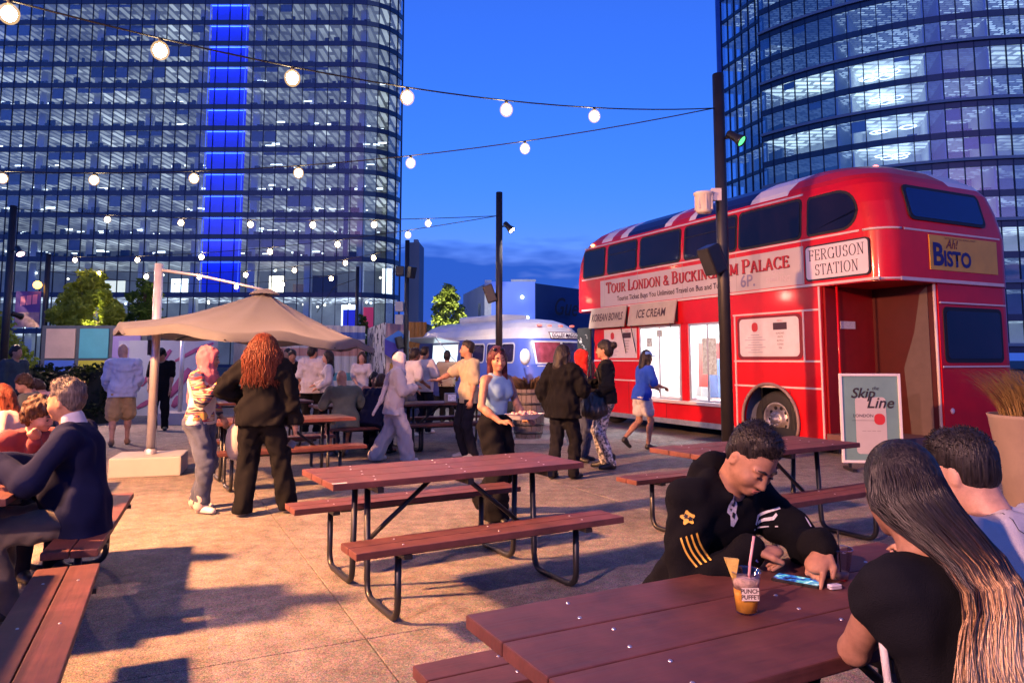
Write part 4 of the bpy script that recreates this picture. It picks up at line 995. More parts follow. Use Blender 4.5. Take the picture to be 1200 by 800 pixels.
# ------------------------------------------------------------------ picnic tables
M_plank = mat('recycled_plank', (.108, .034, .028), .55, var=.32, vscale=7, bump=.25, bscale=40)
def wood_grain(m):
    N = m.node_tree.nodes; L = m.node_tree.links; b = N['Principled BSDF']; tc = N.new('ShaderNodeTexCoord'); mp = N.new('ShaderNodeMapping'); mp.inputs['Scale'].default_value = (3, 90, 90)
    nz = N.new('ShaderNodeTexNoise'); nz.inputs['Scale'].default_value = 1; nz.inputs['Detail'].default_value = 4; L.new(tc.outputs['Object'], mp.inputs['Vector']); L.new(mp.outputs['Vector'], nz.inputs['Vector'])
    bp = N.new('ShaderNodeBump'); bp.inputs['Strength'].default_value = .35; bp.inputs['Distance'].default_value = .002; L.new(nz.outputs['Fac'], bp.inputs['Height']); L.new(bp.outputs['Normal'], b.inputs['Normal'])
    # worn, paler scuffs and darker spills
    src = b.inputs['Base Color'].links[0].from_socket; g = N.new('ShaderNodeNewGeometry'); sn = N.new('ShaderNodeTexNoise'); sn.inputs['Scale'].default_value = 2.3; sn.inputs['Detail'].default_value = 8; sn.inputs['Roughness'].default_value = .7; L.new(g.outputs['Position'], sn.inputs['Vector'])
    cr = N.new('ShaderNodeValToRGB'); e = cr.color_ramp.elements; e[0].position = .33; e[0].color = (.55, .55, .58, 1); e[1].position = .72; e[1].color = (1.7, 1.75, 1.8, 1); q = e.new(.46); q.color = (1, 1, 1, 1); q = e.new(.58); q.color = (1.02, 1.02, 1.02, 1); L.new(sn.outputs['Fac'], cr.inputs['Fac'])
    m3 = N.new('ShaderNodeMix'); m3.data_type = 'RGBA'; m3.blend_type = 'MULTIPLY'; m3.inputs['Factor'].default_value = .8; L.new(src, m3.inputs[6]); L.new(cr.outputs['Color'], m3.inputs[7])
    gm = N.new('ShaderNodeMapRange'); gm.inputs['From Min'].default_value = .3; gm.inputs['From Max'].default_value = .7; gm.inputs['To Min'].default_value = .82; gm.inputs['To Max'].default_value = 1.15; L.new(nz.outputs['Fac'], gm.inputs['Value']); m4 = N.new('ShaderNodeMix'); m4.data_type = 'RGBA'; m4.blend_type = 'MULTIPLY'; m4.inputs['Factor'].default_value = 1; L.new(m3.outputs[2], m4.inputs[6]); L.new(gm.outputs['Result'], m4.inputs[7]); L.new(m4.outputs[2], b.inputs['Base Color'])
    mr = N.new('ShaderNodeMapRange'); mr.inputs['To Min'].default_value = .42; mr.inputs['To Max'].default_value = .68; L.new(nz.outputs['Fac'], mr.inputs['Value']); L.new(mr.outputs['Result'], b.inputs['Roughness'])
wood_grain(M_plank)
M_blk = mat('black_powder_coat', (.012, .012, .013), .38, var=.15, vscale=20, bump=.1, bscale=200)
M_bolt = mat('steel_bolt', (.65, .65, .66), .3, .9, var=0)
LT = 1.83
def bent(pts, r=.09, n=5):
    pts = [Vector(p) for p in pts]; out = [pts[0]]
    for i in range(1, len(pts)-1):
        a, b, c = pts[i-1], pts[i], pts[i+1]; u = (a-b).normalized(); w = (c-b).normalized()
        for k in range(n+1):
            t = k/n; p = b + u*r*(1-t)**2 + w*r*t**2; out.append(p)
    return out + [pts[-1]]
def tube_me(name, pts, r, n=8):
    q = MB().tube(pts, r, n).mesh(name); q.materials.append(M_blk); return q
def pl_me(w, t):
    q = MB().bbox((-LT/2, -w/2, -t), (LT/2, w/2, 0), .005).mesh('plank'); q.materials.append(M_plank); return q
ME_top, ME_bench = pl_me(.232, .04), pl_me(.135, .04)
ME_leg = {}
for sx in (-1, 1):
    for sy in (-1, 1): ME_leg[sx, sy] = tube_me('leg', bent([(sx*.62, sy*.12, .715), (sx*.62, sy*.15, .022), (sx*.62, sy*.66, .022), (sx*.62, sy*.66, .415)], .10), .021)
ME_brace = {sx: tube_me('brace', [(sx*.60, 0, .30), (sx*.10, 0, .70)], .017) for sx in (-1, 1)}
_cb = MB(); _cb.box((-.02, -.36, .685), (.02, .36, .719)); ME_cross = _cb.mesh('cross_bar'); ME_cross.materials.append(M_blk)
_bb = MB(); _bb.box((-.025, -.15, .395), (.025, .15, .419)); ME_bb = _bb.mesh('bench_bracket'); ME_bb.materials.append(M_blk)
_br = MB(); _br.box((-.55, -.02, .385), (.55, .02, .418)); ME_rail = _br.mesh('bench_rail'); ME_rail.materials.append(M_blk)
ME_bolt = MB().lathe([(0, .003), (.0045, .0026), (.0068, 0), (.0068, -.004)], 8).mesh('bolt'); ME_bolt.materials.append(M_bolt)
def picnic_table(label, x, y, deg, bolts=False, tops=3):
    t = thing('picnic_table', label, 'picnic table', (x, y, 0), R(deg), 'picnic tables on the plaza')
    for k in range(3): link('plank', ME_top, None, t, (0, (k-1)*.238, .76))
    for sy in (-1, 1):
        for k in (0, 1): link('bench_plank', ME_bench, None, t, (0, sy*(.66 + (k-.5)*.141), .46))
        link('bench_rail', ME_rail, None, t, (0, sy*.66, 0))
        for sx in (-1, 1): link('leg', ME_leg[sx, sy], None, t); link('bench_bracket', ME_bb, None, t, (sx*.62, sy*.66, 0))
    for sx in (-1, 1): link('brace', ME_brace[sx], None, t); link('cross_bar', ME_cross, None, t, (sx*.62, 0, 0))
    link('cross_bar', ME_cross, None, t)
    link('cross_bar', MB().box((-.62, -.018, .66), (.62, .018, .684)).mesh('rail'), M_blk, t)
    if bolts:
        for sx in (-.62, 0, .62):
            for k in range(3):
                for o in (-.06, .06): link('bolt', ME_bolt, None, t, (sx + (.02 if o > 0 else -.015), (k-1)*.238 + o, .7605))
            for sy in (-1, 1):
                for k in (0, 1): link('bolt', ME_bolt, None, t, (sx, sy*(.66 + (k-.5)*.141), .4605))
    return t
picnic_table('empty brown picnic table standing alone on the open plaza', -.45, 5.15, 30.5, True)
picnic_table('picnic table with drinks and phone where the man in the hoodie sits', .84, 2.30, 27.5, True)
picnic_table('empty picnic table beside the red bus wheel', 2.12, 6.36, 31, True)
picnic_table('picnic table whose bench end lies in the shadow next to the seated older man', -2.45, 2.67, 115, True)
picnic_table('picnic table where the man in the navy jacket sits', -3.36, 4.66, 112)
picnic_table('picnic table with the blue can on it', -5.35, 7.4, 112)
picnic_table('empty picnic table below the umbrella edge', -2.95, 9.2, 30)
picnic_table('picnic table crowded with seated diners beyond the umbrella', -2.35, 12.1, 30)
picnic_table('picnic table with the napkin holder on it', -1.15, 12.75, 24)
picnic_table('picnic table left of the bald man in shorts', -7.3, 10.8, 100)

lb = thing('paper_label', 'small white paper label stuck on the empty table standing alone', 'label', tuple(G(398, 566, .7608)), R(30)); MB().box((-.045, -.014, 0), (.045, .014, .0006)).build('paper', mat('label_paper', (.62, .60, .58), .6, var=.1), lb)
picnic_table('picnic table deep in the shade beneath the umbrella', -4.5, 12.9, 30)
# ------------------------------------------------------------------ things on tables
def on(px, py, z=.76): p = G(px, py, z); return Vector((p.x, p.y, z))
def clear_plastic(name, c=(.92, .93, .95), refl=.10): return glass_mat(name, c, refl, .04)
p = on(875, 717); cup = thing('drink_cup', 'clear plastic cup of orange drink with pineapple wedge and pink straw', 'cup', (p.x, p.y, .761))
h = .118
MB().lathe([(.0, .0), (.030, .0), (.031, .004), (.043, h), (.0455, h + .002), (.045, h - .003), (.042, h - .006)], 28).build('cup_wall', clear_plastic('cup_plastic', (.97, .96, .94), .05), cup)
MB().lathe([(0, .004), (.0295, .004), (.036, .068), (0, .069)], 24).build('orange_juice', mat('orange_drink', (.85, .42, .05), .15, var=.25, vscale=25), cup)
MB().lathe([(0, .0695), (.036, .0695), (.0395, .098), (0, .099)], 24).build('ice_layer', mat('ice_mix', (.72, .52, .42), .2, var=.35, vscale=60, bump=.6, bscale=90), cup)
text('PUNCH\nPUFFET', .0165, mat('cup_print', (.10, .06, .05), .6, var=0), cup, Matrix.Translation((0, -.0405, .062)) @ Matrix.Rotation(PI/2, 4, 'X'), offset=.0006)
MB().box((-.025, -.0402, .044), (.025, -.0392, .080)).build('print_patch', mat('cup_patch', (.72, .66, .55), .6, var=.1), cup)
MB().tube([(.006, .0, .05), (.014, .0, .14), (.030, .006, .215)], .0042, 8).build('straw', mat('pink_straw', (.72, .36, .36), .4), cup)
MB().prism([(-.062, 0), (-.020, .004), (-.034, .075)], -.007, .007, Matrix.Translation((0, 0, .155)) @ Matrix.Rotation(-PI/2, 4, 'X')).build('pineapple_wedge', mat('pineapple', (.75, .52, .12), .5, var=.2, vscale=40, bump=.3, bscale=120), cup)
p = on(984, 678); cup2 = thing('drink_cup', 'empty clear plastic cup with thin dark straw beside the phone', 'cup', (p.x, p.y, .761))
MB().lathe([(.0, .0), (.027, .0), (.028, .004), (.044, .10), (.0465, .102), (.046, .097), (.043, .095)], 28).build('cup_wall', clear_plastic('cup_plastic2', (.88, .86, .88), .14), cup2); MB().tube([(.004, 0, .006), (0, 0, .16)], .003, 8).build('straw', mat('dark_straw', (.015, .01, .01), .4), cup2); MB().lathe([(0, .004), (.027, .004), (.030, .022), (0, .023)], 20).build('melted_ice', mat('ice_rest', (.5, .42, .42), .2, var=.3, vscale=50), cup2)
pa_, pb_ = on(905, 676), on(960, 686); pc = on(935, 682); d_ = (pb_ - pa_); ph = thing('phone', 'black smartphone lying on the table with lit screen', 'phone', (pc.x, pc.y, .7612), math.atan2(d_.y, d_.x))
q = MB(); q.prism(rrect(-.078, -.038, .078, .038, .010), 0, .009); q.build('case', mat('phone_case', (.01, .01, .012), .3, var=0), ph)
def screen_mat():
    m = mat('phone_screen', (.02, .02, .03), .1, var=0); N = m.node_tree.nodes; L = m.node_tree.links; b = N['Principled BSDF']; tc = N.new('ShaderNodeTexCoord'); v = N.new('ShaderNodeTexVoronoi'); v.inputs['Scale'].default_value = 55; L.new(tc.outputs['Object'], v.inputs['Vector']); n = N.new('ShaderNodeTexNoise'); n.inputs['Scale'].default_value = 40; L.new(tc.outputs['Object'], n.inputs['Vector'])
    cr = N.new('ShaderNodeValToRGB'); e = cr.color_ramp.elements; e[0].position = .38; e[0].color = (.005, .01, .05, 1); e[1].position = .75; e[1].color = (.75, .85, 1, 1); x = e.new(.5); x.color = (.03, .12, .55, 1); x = e.new(.6); x.color = (.05, .35, .40, 1)
    L.new(n.outputs['Fac'], cr.inputs['Fac']); L.new(cr.outputs['Color'], b.inputs['Emission Color']); b.inputs['Emission Strength'].default_value = 1.3; return m
q = MB(); q.prism(rrect(-.073, -.034, .073, .034, .006), .0091, .0096); q.build('screen', screen_mat(), ph)
p = on(978, 690); ear = thing('earbud_case', 'small pale earbud case by the empty cup', 'earbud case', (p.x, p.y, .761), .3); MB().bbox((-.022, -.012, 0), (.022, .012, .016), .006).build('case', mat('earbud_white', (.6, .58, .68), .3), ear); MB().box((-.0225, -.0125, .0095), (.0225, .0125, .0103)).build('seam', M_blk, ear)
p = G(19, 494, .76); can = thing('drink_can', 'slim blue and silver drink can on the far table', 'can', (-5.25, 7.25, .761)); MB().lathe([(0, 0), (.024, 0), (.028, .008), (.028, .135), (.023, .15), (0, .148)], 18).build('can_body', mat('can_blue', (.10, .25, .55), .3, .4, var=.3, vscale=14), can); MB().lathe([(0, .1482), (.022, .150), (.022, .153), (.02, .153)], 16).build('can_top', M_bolt, can)
nh = thing('napkin_holder', 'grey napkin holder with pale card on the table near the coach', 'napkin holder', (-1.05, 12.45, .761), .2); MB().bbox((-.10, -.07, 0), (.10, .07, .16), .012).build('holder', mat('napkin_grey', (.18, .18, .20), .35, .5), nh); MB().box((-.045, -.073, .03), (.09, -.0705, .14)).build('card', mat('napkin_card', (.55, .62, .75), .5, var=.4, vscale=30), nh)

# ------------------------------------------------------------------ umbrella
um = thing('umbrella', 'large beige cantilever umbrella on a steel mast', 'umbrella', (-4.78, 9.75, 0))
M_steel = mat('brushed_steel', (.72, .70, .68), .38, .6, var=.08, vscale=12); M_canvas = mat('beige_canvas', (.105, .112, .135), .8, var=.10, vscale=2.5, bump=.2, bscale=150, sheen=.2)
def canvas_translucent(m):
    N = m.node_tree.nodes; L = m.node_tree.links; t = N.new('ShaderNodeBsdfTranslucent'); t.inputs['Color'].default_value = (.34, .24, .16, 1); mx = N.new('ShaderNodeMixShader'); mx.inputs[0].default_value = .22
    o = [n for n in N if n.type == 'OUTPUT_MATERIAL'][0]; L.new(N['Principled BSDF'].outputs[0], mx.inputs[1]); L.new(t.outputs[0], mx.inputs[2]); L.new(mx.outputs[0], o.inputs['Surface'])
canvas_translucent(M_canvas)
MB().bbox((-.42, -.36, 0), (.42, .36, .25), .02).build('base', mat('base_white', (.36, .355, .36), .6, var=.06, vscale=3), um, rot=(0, 0, .3))
MB().tube([(0, 0, .25), (0, 0, 2.78)], .055, 16).build('mast', M_steel, um); MB().lathe([(.075, .25), (.075, .30), (.062, .32)], 16).build('mast_collar', M_steel, um); MB().box((-.075, -.06, 1.55), (-.04, .06, 1.75)).build('crank_box', M_blk, um)
ac = Vector((1.46, -.05, 2.42))
MB().tube([(0.0, 0, 2.70), (.55, -.02, 2.62), (1.1, -.03, 2.50), tuple(ac)], [.020, .020, .018, .016], 8).build('arm', M_steel, um)
NR = 8; apex = ac + Vector((0, 0, -.03)); Rr = 1.66
def rim(a): 
    x, y = Rr*math.cos(a) - .20, Rr*math.sin(a); return Vector((apex.x + x, apex.y + y, 1.74 - .065*x - .015*y))
rows = 12; seg = 10; V_ = []; F_ = []
na = NR*seg
for i in range(rows+1):
    f = i/rows
    for j in range(na):
        a = 2*PI*j/na + .2; u = (j % seg)/seg; k0 = j//seg; a0 = 2*PI*k0/NR + .2; a1 = 2*PI*(k0+1)/NR + .2
        e = rim(a0)*(1-u) + rim(a1)*u; e.z += .075*math.sin(PI*u) - .02*math.sin(PI*u)*math.sin(3*PI*u)
        p = apex*(1-f) + e*f; p.z -= (.035*math.sin(PI*f) + (.09*math.sin(PI*u)*f*(1-f)*2)) * (1 if f < 1 else 0); V_.append(p)
for i in range(rows):
    for j in range(na): F_.append((i*na+j, i*na+(j+1) % na, (i+1)*na+(j+1) % na, (i+1)*na+j))
vb = len(V_)
for j in range(na):
    a = V_[rows*na + j]; V_.append(a + Vector((0, 0, -.07 - .03*math.sin(PI*(j % seg)/seg))))
for j in range(na): F_.append((rows*na+j, rows*na+(j+1) % na, vb+(j+1) % na, vb+j))
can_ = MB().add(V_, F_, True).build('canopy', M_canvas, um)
for k in range(NR):
    a = 2*PI*k/NR + .2; e = rim(a); MB().tube([apex + Vector((0, 0, -.08)), (apex+e)/2 + Vector((0, 0, -.16)), e + Vector((0, 0, -.05))], .012, 6).build('rib', M_blk, um)
    m_ = apex*.45 + e*.55 + Vector((0, 0, -.155)); MB().tube([apex + Vector((0, 0, -.55)), m_], .010, 6).build('strut', M_blk, um)
MB().tube([apex + Vector((0, 0, -.02)), apex + Vector((0, 0, -.6))], .03, 10).build('hub', M_blk, um); MB().lathe([(0, .045), (.08, .04), (.16, .0), (.20, -.03)], 16, tuple(apex)).build('finial', M_canvas, um)
ub = thing('closed_umbrella', 'white block base with a bare steel mast behind the man in black', 'umbrella', (-7.7, 17.0, 0)); MB().bbox((-.40, -.36, 0), (.42, .36, .28), .02).build('block', MATS['base_white'], ub); MB().tube([(0, 0, .28), (0, 0, 2.5)], .05, 12).build('mast', M_steel, ub)

# ------------------------------------------------------------------ lamp posts, floodlights, speakers
M_post = mat('post_black', (.018, .016, .016), .45, var=.2, vscale=6)
M_lens = {}
def lens(n, col, e): 
    return mat('lens_' + n, col, .3, var=0, emit=e, ecol=col)
def flood(t, z, az, tilt, lensm, size=1.0, name='floodlight', off=.12):
    """round floodlight head on a bracket; az = direction it points to (degrees)"""
    d = Vector((math.cos(R(az)), math.sin(R(az)), 0)); ax_ = (d*math.cos(R(tilt)) + Vector((0, 0, -math.sin(R(tilt))))).normalized(); c = d*(off + .12) + Vector((0, 0, z))
    M = ax_.to_track_quat('Z', 'Y').to_matrix().to_4x4(); M.translation = c
    f = MB().lathe([(0, -.13), (.05, -.13), (.06, -.10), (.062, .02), (.085*size, .10), (.09*size, .14), (.08*size, .14)], 16, M=M).build(name, M_blk, t)
    MB().lathe([(0, .12), (.078*size, .12)], 16, M=M).build('lens', lensm, f); MB().tube([Vector((0, 0, z + .02)) + d*.05, c + Vector((0, 0, .02))], .018, 6).build('bracket', M_blk, f)
    return c + ax_*.16, ax_
def speaker(t, z, az, tilt=20, s_=1.0):
    d = Vector((math.cos(R(az)), math.sin(R(az)), 0)); ax_ = (d*math.cos(R(tilt)) + Vector((0, 0, -math.sin(R(tilt))))).normalized(); M = ax_.to_track_quat('Z', 'Y').to_matrix().to_4x4(); M.translation = d*.20 + Vector((0, 0, z))
    f = MB().bbox((-.11*s_, -.18*s_, -.10*s_), (.11*s_, .18*s_, .10*s_), .02, M).build('speaker', M_blk, t); MB().prism(rrect(-.095*s_, -.165*s_, .095*s_, .165*s_, .02), .10*s_, .106*s_, M).build('grille', mat('speaker_grille', (.02, .02, .022), .7, bump=.8, bscale=300), f); MB().tube([Vector((0, 0, z)), d*.13 + Vector((0, 0, z))], .02, 6).build('bracket', M_blk, f)
def post(label, x, y, h, r=.085):
    t = thing('lamp_post', label, 'lamp post', (x, y, 0), 0, 'dark lamp posts'); mb = MB(); mb.tube([(0, 0, 0), (0, 0, h)], [r, r*.95], 18); mb.build('pole', M_post, t); MB().lathe([(r*1.9, 0), (r*1.9, .02), (r*1.1, .03), (r*1.05, .12), (r*.98, .13)], 18).build('base_plate', M_blk, t); MB().lathe([(r*.96, 0), (r*.9, .015), (0, .02)], 16, (0, 0, h)).build('cap', M_blk, t); return t
def spot(parent_pos, loc, target, power, col, angle=70, blend=.6, rad=.07, name='floodlight_beam'):
    ld = bpy.data.lights.new(name, 'SPOT'); ld.energy = power; ld.color = col; ld.spot_size = R(angle); ld.spot_blend = blend; ld.shadow_soft_size = rad
    o = bpy.data.objects.new(name, ld); COL.objects.link(o); o.location = Vector(parent_pos) + Vector(loc); o.rotation_euler = (Vector(target) - o.location).to_track_quat('-Z', 'Y').to_euler(); return o
WARM = (1.0, .42, .16); PINK = (1.0, .50, .42); 
pBus = (3.08, 10.5, 0); t = post('tall dark post before the red bus with speaker and green lamp', 3.08, 10.5, 5.72, .088)
flood(t, 4.72, 318, 38, lens('green', (.12, 1, .30), 1.6)); speaker(t, 2.93, 205, 25, 1.15)
bk = MB().lathe([(0, 0), (.10, 0), (.115, .03), (.135, .26), (.15, .27), (.15, .30), (.12, .31), (0, .31)], 18, (-.27, -.05, 3.62)).build('white_canister', mat('canister_white', (.66, .58, .50), .5), t); MB().box((-.16, -.09, 3.80), (-.02, .0, 3.98)).build('bracket_plate', MATS['canister_white'], bk)
for k in range(8): a = 2*PI*k/8; MB().box((-.27 + .128*math.cos(a) - .008, -.05 + .128*math.sin(a) - .008, 3.66), (-.27 + .128*math.cos(a) + .008, -.05 + .128*math.sin(a) + .008, 3.88)).build('canister_rib', MATS['canister_white'], bk)
t = post('dark post with camera lamp standing before the blue coach', -.29, 16.2, 5.25, .078); l585 = flood(t, 4.45, 330, 45, lens('white', (1, .95, .85), 10)); speaker(t, 2.95, 180, 20, 1.1)
t = post('dark post with pale boxes beside the glass tower corner', -3.25, 22.3, 5.15, .075); 
for z, m_ in ((2.95, 'box_cream'), (2.55, 'box_cream'), (4.05, None)):
    MB().bbox((-.34, -.10, z), (-.09, .12, z + .30), .02).build('junction_box', mat('box_cream', (.60, .52, .42), .5) if m_ else M_blk, t)
speaker(t, 4.15, 320, 15); speaker(t, 2.0, 200, 15)
t = post('thin dark post in front of the lobby glass', -6.0, 28.0, 5.05, .07); MB().tube([(0, 0, 4.6), (-.9, .1, 4.3), (-1.6, .2, 3.3)], .012, 6).build('cable', M_blk, t)
t = post('dark post carrying the purple banner and an orange lamp', -15.6, 24.2, 5.0, .09)
bn = MB().box((-1.0, -.02, 2.55), (-.16, .0, 3.75)).build('banner', mat('banner_purple', (.14, .07, .26), .7, var=.2, vscale=3), t); MB().box((-.98, -.026, 2.55), (-.18, -.0205, 3.05)).build('banner_picture', mat('banner_pic', (.45, .25, .25), .7, var=.5, vscale=5), bn)
for k, z in enumerate((3.52, 3.36)): text('CAMP\nFIRE'.split('\n')[k] if False else '■■■', .22, mat('banner_pink', (.8, .25, .35), .6, var=0), bn, frame_M((-.55, -.03, z), (1, 0, .12), (0, 0, 1)), name='banner_mark')
MB().sphere((-.22, -.14, 3.95), .13, 10, 8).build('lamp', mat('orange_lamp', (1, .6, .15), .4, var=0, emit=9, ecol=(1, .45, .06)), t)
t = post('dark post with floodlights near the seated group', -12.0, 17.2, 5.15, .085); l5 = flood(t, 4.05, 330, 45, lens('pink', (1, .62, .72), 6), 1.1, off=.25); l5b = flood(t, 2.55, 70, 15, lens('white', (1, .95, .85), 10), .9)
t = post('dark post carrying the strong warm floodlight left of the tables', -6.7, 3.9, 5.2, .085); lA = flood(t, 4.45, 5, 33, lens('warm', (1, .7, .4), 12), 1.2)
t = post('added unseen post with a rose fill floodlight behind the camera', -4.5, -3.0, 5.2, .085); lB = flood(t, 4.6, 50, 28, lens('rose', (1, .7, .6), 12), 1.2)
LIT = {}
spot((-6.7, 3.9, 0), lA[0], (-2.3, 7.3, 0), 14000, WARM, 106, 1.0, .20)
spot((-4.5, -3.0, 0), lB[0], (2.6, 5.8, 1.2), 4600, PINK, 78, .8, .08)  # rose fill added to brighten the near table and the bus side
spot((-.29, 16.2, 0), l585[0], (.15, 19.6, 1.4), 2200, (1, .86, .84), 92, .8, .06)
spot((-12.0, 17.2, 0), l5[0], (-7.5, 14.0, 0), 2300, (1, .58, .44), 84, .9, .08)
spot((-12.0, 17.2, 0), l5b[0], (-11.2, 20.5, 1.5), 190, (1, .82, .7), 130, .6, .06)
def uplight(label, p, tgt, power, col):
    t = thing('uplight', label, 'lamp', p); MB().lathe([(0, 0), (.09, 0), (.10, .02), (.08, .16), (.07, .16)], 14).build('housing', M_blk, t); MB().lathe([(0, .14), (.065, .14)], 12).build('lens', lens('uplight', (1, .9, .6), 8), t); spot(p, (0, 0, .2), tgt, power, col, 75, .6, .05)
uplight('small black uplight at the foot of the yellow green tree', (-13.3, 22.6, 0), (-13.9, 23.9, 3.0), 6000, (1, .86, .45))
uplight('small black uplight at the foot of the lime tree', (-2.3, 30.7, 0), (-3.0, 34.0, 3.0), 6000, (1, .95, .6))

# ------------------------------------------------------------------ string lights
M_bulb = mat('bulb_glow', (1, .9, .7), .4, var=0, emit=210, ecol=(1.0, .70, .38)); M_cord = mat('cord_black', (.01, .01, .012), .6, var=0)
ME_bulb = MB().sphere((0, 0, -.115), (.055, .055, .062), 14, 10).mesh('bulb'); ME_bulb.materials.append(M_bulb)
def halo_mat():
    m = bpy.data.materials.new('halo_glow'); m.use_nodes = True; N = m.node_tree.nodes; L = m.node_tree.links; N.clear(); o = N.new('ShaderNodeOutputMaterial'); t = N.new('ShaderNodeBsdfTransparent'); e = N.new('ShaderNodeEmission'); e.inputs['Color'].default_value = (1, .62, .26, 1); e.inputs['Strength'].default_value = 1.6; mx = N.new('ShaderNodeMixShader'); mx.inputs[0].default_value = .30; L.new(t.outputs[0], mx.inputs[1]); L.new(e.outputs[0], mx.inputs[2]); L.new(mx.outputs[0], o.inputs['Surface']); m.cycles.emission_sampling = 'NONE'; return m
ME_halo = MB().sphere((0, 0, -.115), (.078, .078, .086), 14, 10).mesh('globe'); ME_halo.materials.append(halo_mat())  # faint glowing shell added as a warm halo round each bulb
ME_sock = MB().lathe([(0, 0), (.016, 0), (.02, -.02), (.02, -.055), (0, -.058)], 10).mesh('socket'); ME_sock.materials.append(M_cord)
def string(label, A, B_, sag, n=None, bulbs=None, skew=0.0, scale=1.0, s0=.06, s1=.94):
    A = Vector(A); B_ = Vector(B_); t = thing('string_light', label, 'string lights', tuple(A), 0, 'strings of globe bulbs'); C_ = lambda f: (A*(1-f) + B_*f + Vector((0, 0, -4*sag*f*(1-f)*(1 + skew*(f-.5))))) - A
    MB().tube([C_(k/28) for k in range(29)], .009, 5).build('cord', M_cord, t)
    for f in (bulbs or [s0 + (s1-s0)*k/(n-1) for k in range(n)]):
        q = C_(f); o = link('socket', ME_sock, None, t, q); b = link('bulb', ME_bulb, None, t, q); g_ = link('halo_shell', ME_halo, None, t, q); b.scale = o.scale = g_.scale = (scale,)*3
    return t
def ts(A, B_, pxl, sag=.5):
    """fractions along a cord where given picture columns fall"""
    A = Vector(A); B_ = Vector(B_); out = []
    pts = [A*(1-f) + B_*f + Vector((0, 0, -4*sag*f*(1-f))) for f in [k/800 for k in range(801)]]
    cols = [600 + FPX*p.x/max(.1, p.y*math.cos(PITCH) + (p.z - CAM_H)*math.sin(PITCH)) for p in pts]
    return [min(range(801), key=lambda k: abs(cols[k] - q))/800 for q in pxl]
A1 = (3.0, 10.46, 5.20); B1 = (-6.66, 3.95, 4.72)
string('near string of globe bulbs from the red bus post to the warm floodlight post', A1, B1, .56, bulbs=ts(A1, B1, (696, 594, 477, 344, 188, 12)))
B2 = (-13.5, 11.6, 5.05); string('second string of globe bulbs running level from the red bus post', A1, B2, .74, bulbs=ts(A1, B2, (615, 481, 351, 228, 111, 4)))
A3 = (-.34, 16.2, 4.72); B3 = (-12.0, 17.2, 5.1); string('string of globe bulbs between coach post and the floodlight post', A3, B3, .18, bulbs=ts(A3, B3, (502, 438, 366, 293, 212, 126)))
B4 = (-15.6, 24.2, 4.95); string('string of globe bulbs from coach post to the banner post', A3, B4, .32, bulbs=ts(A3, B4, (478, 396, 316, 236, 161, 88)), scale=1.05)
A5 = (-3.3, 22.3, 4.95); B5 = (-15.7, 24.3, 4.7); string('string of globe bulbs crossing low before the lobby', A5, B5, .55, bulbs=ts(A5, B5, (438, 405, 345, 288, 234, 172, 117)), scale=1.1)
A6 = (-6.0, 28.0, 4.9); B6 = (-16, 24.3, 4.5); string('farthest string of globe bulbs by the lobby post', A6, B6, .5, bulbs=ts(A6, B6, (388, 331, 277, 205)), scale=1.15)

# ------------------------------------------------------------------ barrel planter, notice board, grass planter, bench tray etc.
br_ = thing('barrel', 'weathered grey wooden barrel used as a planter', 'barrel', (.30, 13.45, .07)); nst = 18
for k in range(nst):
    a0 = 2*PI*k/nst + .02; a1 = 2*PI*(k+1)/nst - .02; vs = []; prof = [(.235, 0), (.275, .18), (.295, .40), (.275, .66), (.24, .88)]
    for r_, z in prof:
        for a in (a0, a1): vs.append((r_*math.cos(a), r_*math.sin(a), z))
        for a in (a1, a0): vs.append(((r_-.025)*math.cos(a), (r_-.025)*math.sin(a), z))
    fs = [(i*4+j, i*4+(j+1) % 4, (i+1)*4+(j+1) % 4, (i+1)*4+j) for i in range(4) for j in range(4)] + [(16, 17, 18, 19), (3, 2, 1, 0)]
    MB().add(vs, fs, False).build('stave', mat('old_oak', (.16, .13, .12), .8, var=.3, vscale=5, bump=.5, bscale=30), br_)
for z, r_ in ((.10, .262), (.25, .288), (.62, .284), (.80, .256)): MB().lathe([(r_, -.02), (r_ + .006, -.018), (r_ + .006, .018), (r_, .02)], 24, (0, 0, z)).build('hoop', mat('hoop_iron', (.05, .05, .055), .5, .7), br_)
MB().lathe([(0, .82), (.235, .82)], 18).build('soil', mat('soil', (.03, .02, .015), .95), br_)
rgp = random.Random(8); pl = MB()
for k in range(150):
    a = rgp.uniform(0, 2*PI); r_ = rgp.uniform(0, .2); l = rgp.uniform(.15, .42); d = Vector((math.cos(a)*.5, math.sin(a)*.5, 1)); p0 = Vector((r_*math.cos(a), r_*math.sin(a), .82)); p1 = p0 + d*l*.6; p2 = p1 + Vector((d.x*l*.6, d.y*l*.6, l*.15)); w = Vector((-d.y, d.x, 0))*.012; pl.add([p0 - w, p0 + w, p1 + w*.9, p2, p1 - w*.9], [(0, 1, 2, 3, 4)])
pl.build('plant', leafm('barrel_plant', (.16, .10, .06)), br_)
sl_ = thing('stone_plinth', 'low pale stone plinth below the barrel', 'plinth', (.35, 13.5, 0)); MB().bbox((-.62, -.42, 0), (.62, .42, .07), .01).build('slab', mat('plinth_stone', (.42, .38, .30), .8, var=.15, vscale=8, bump=.3), sl_)
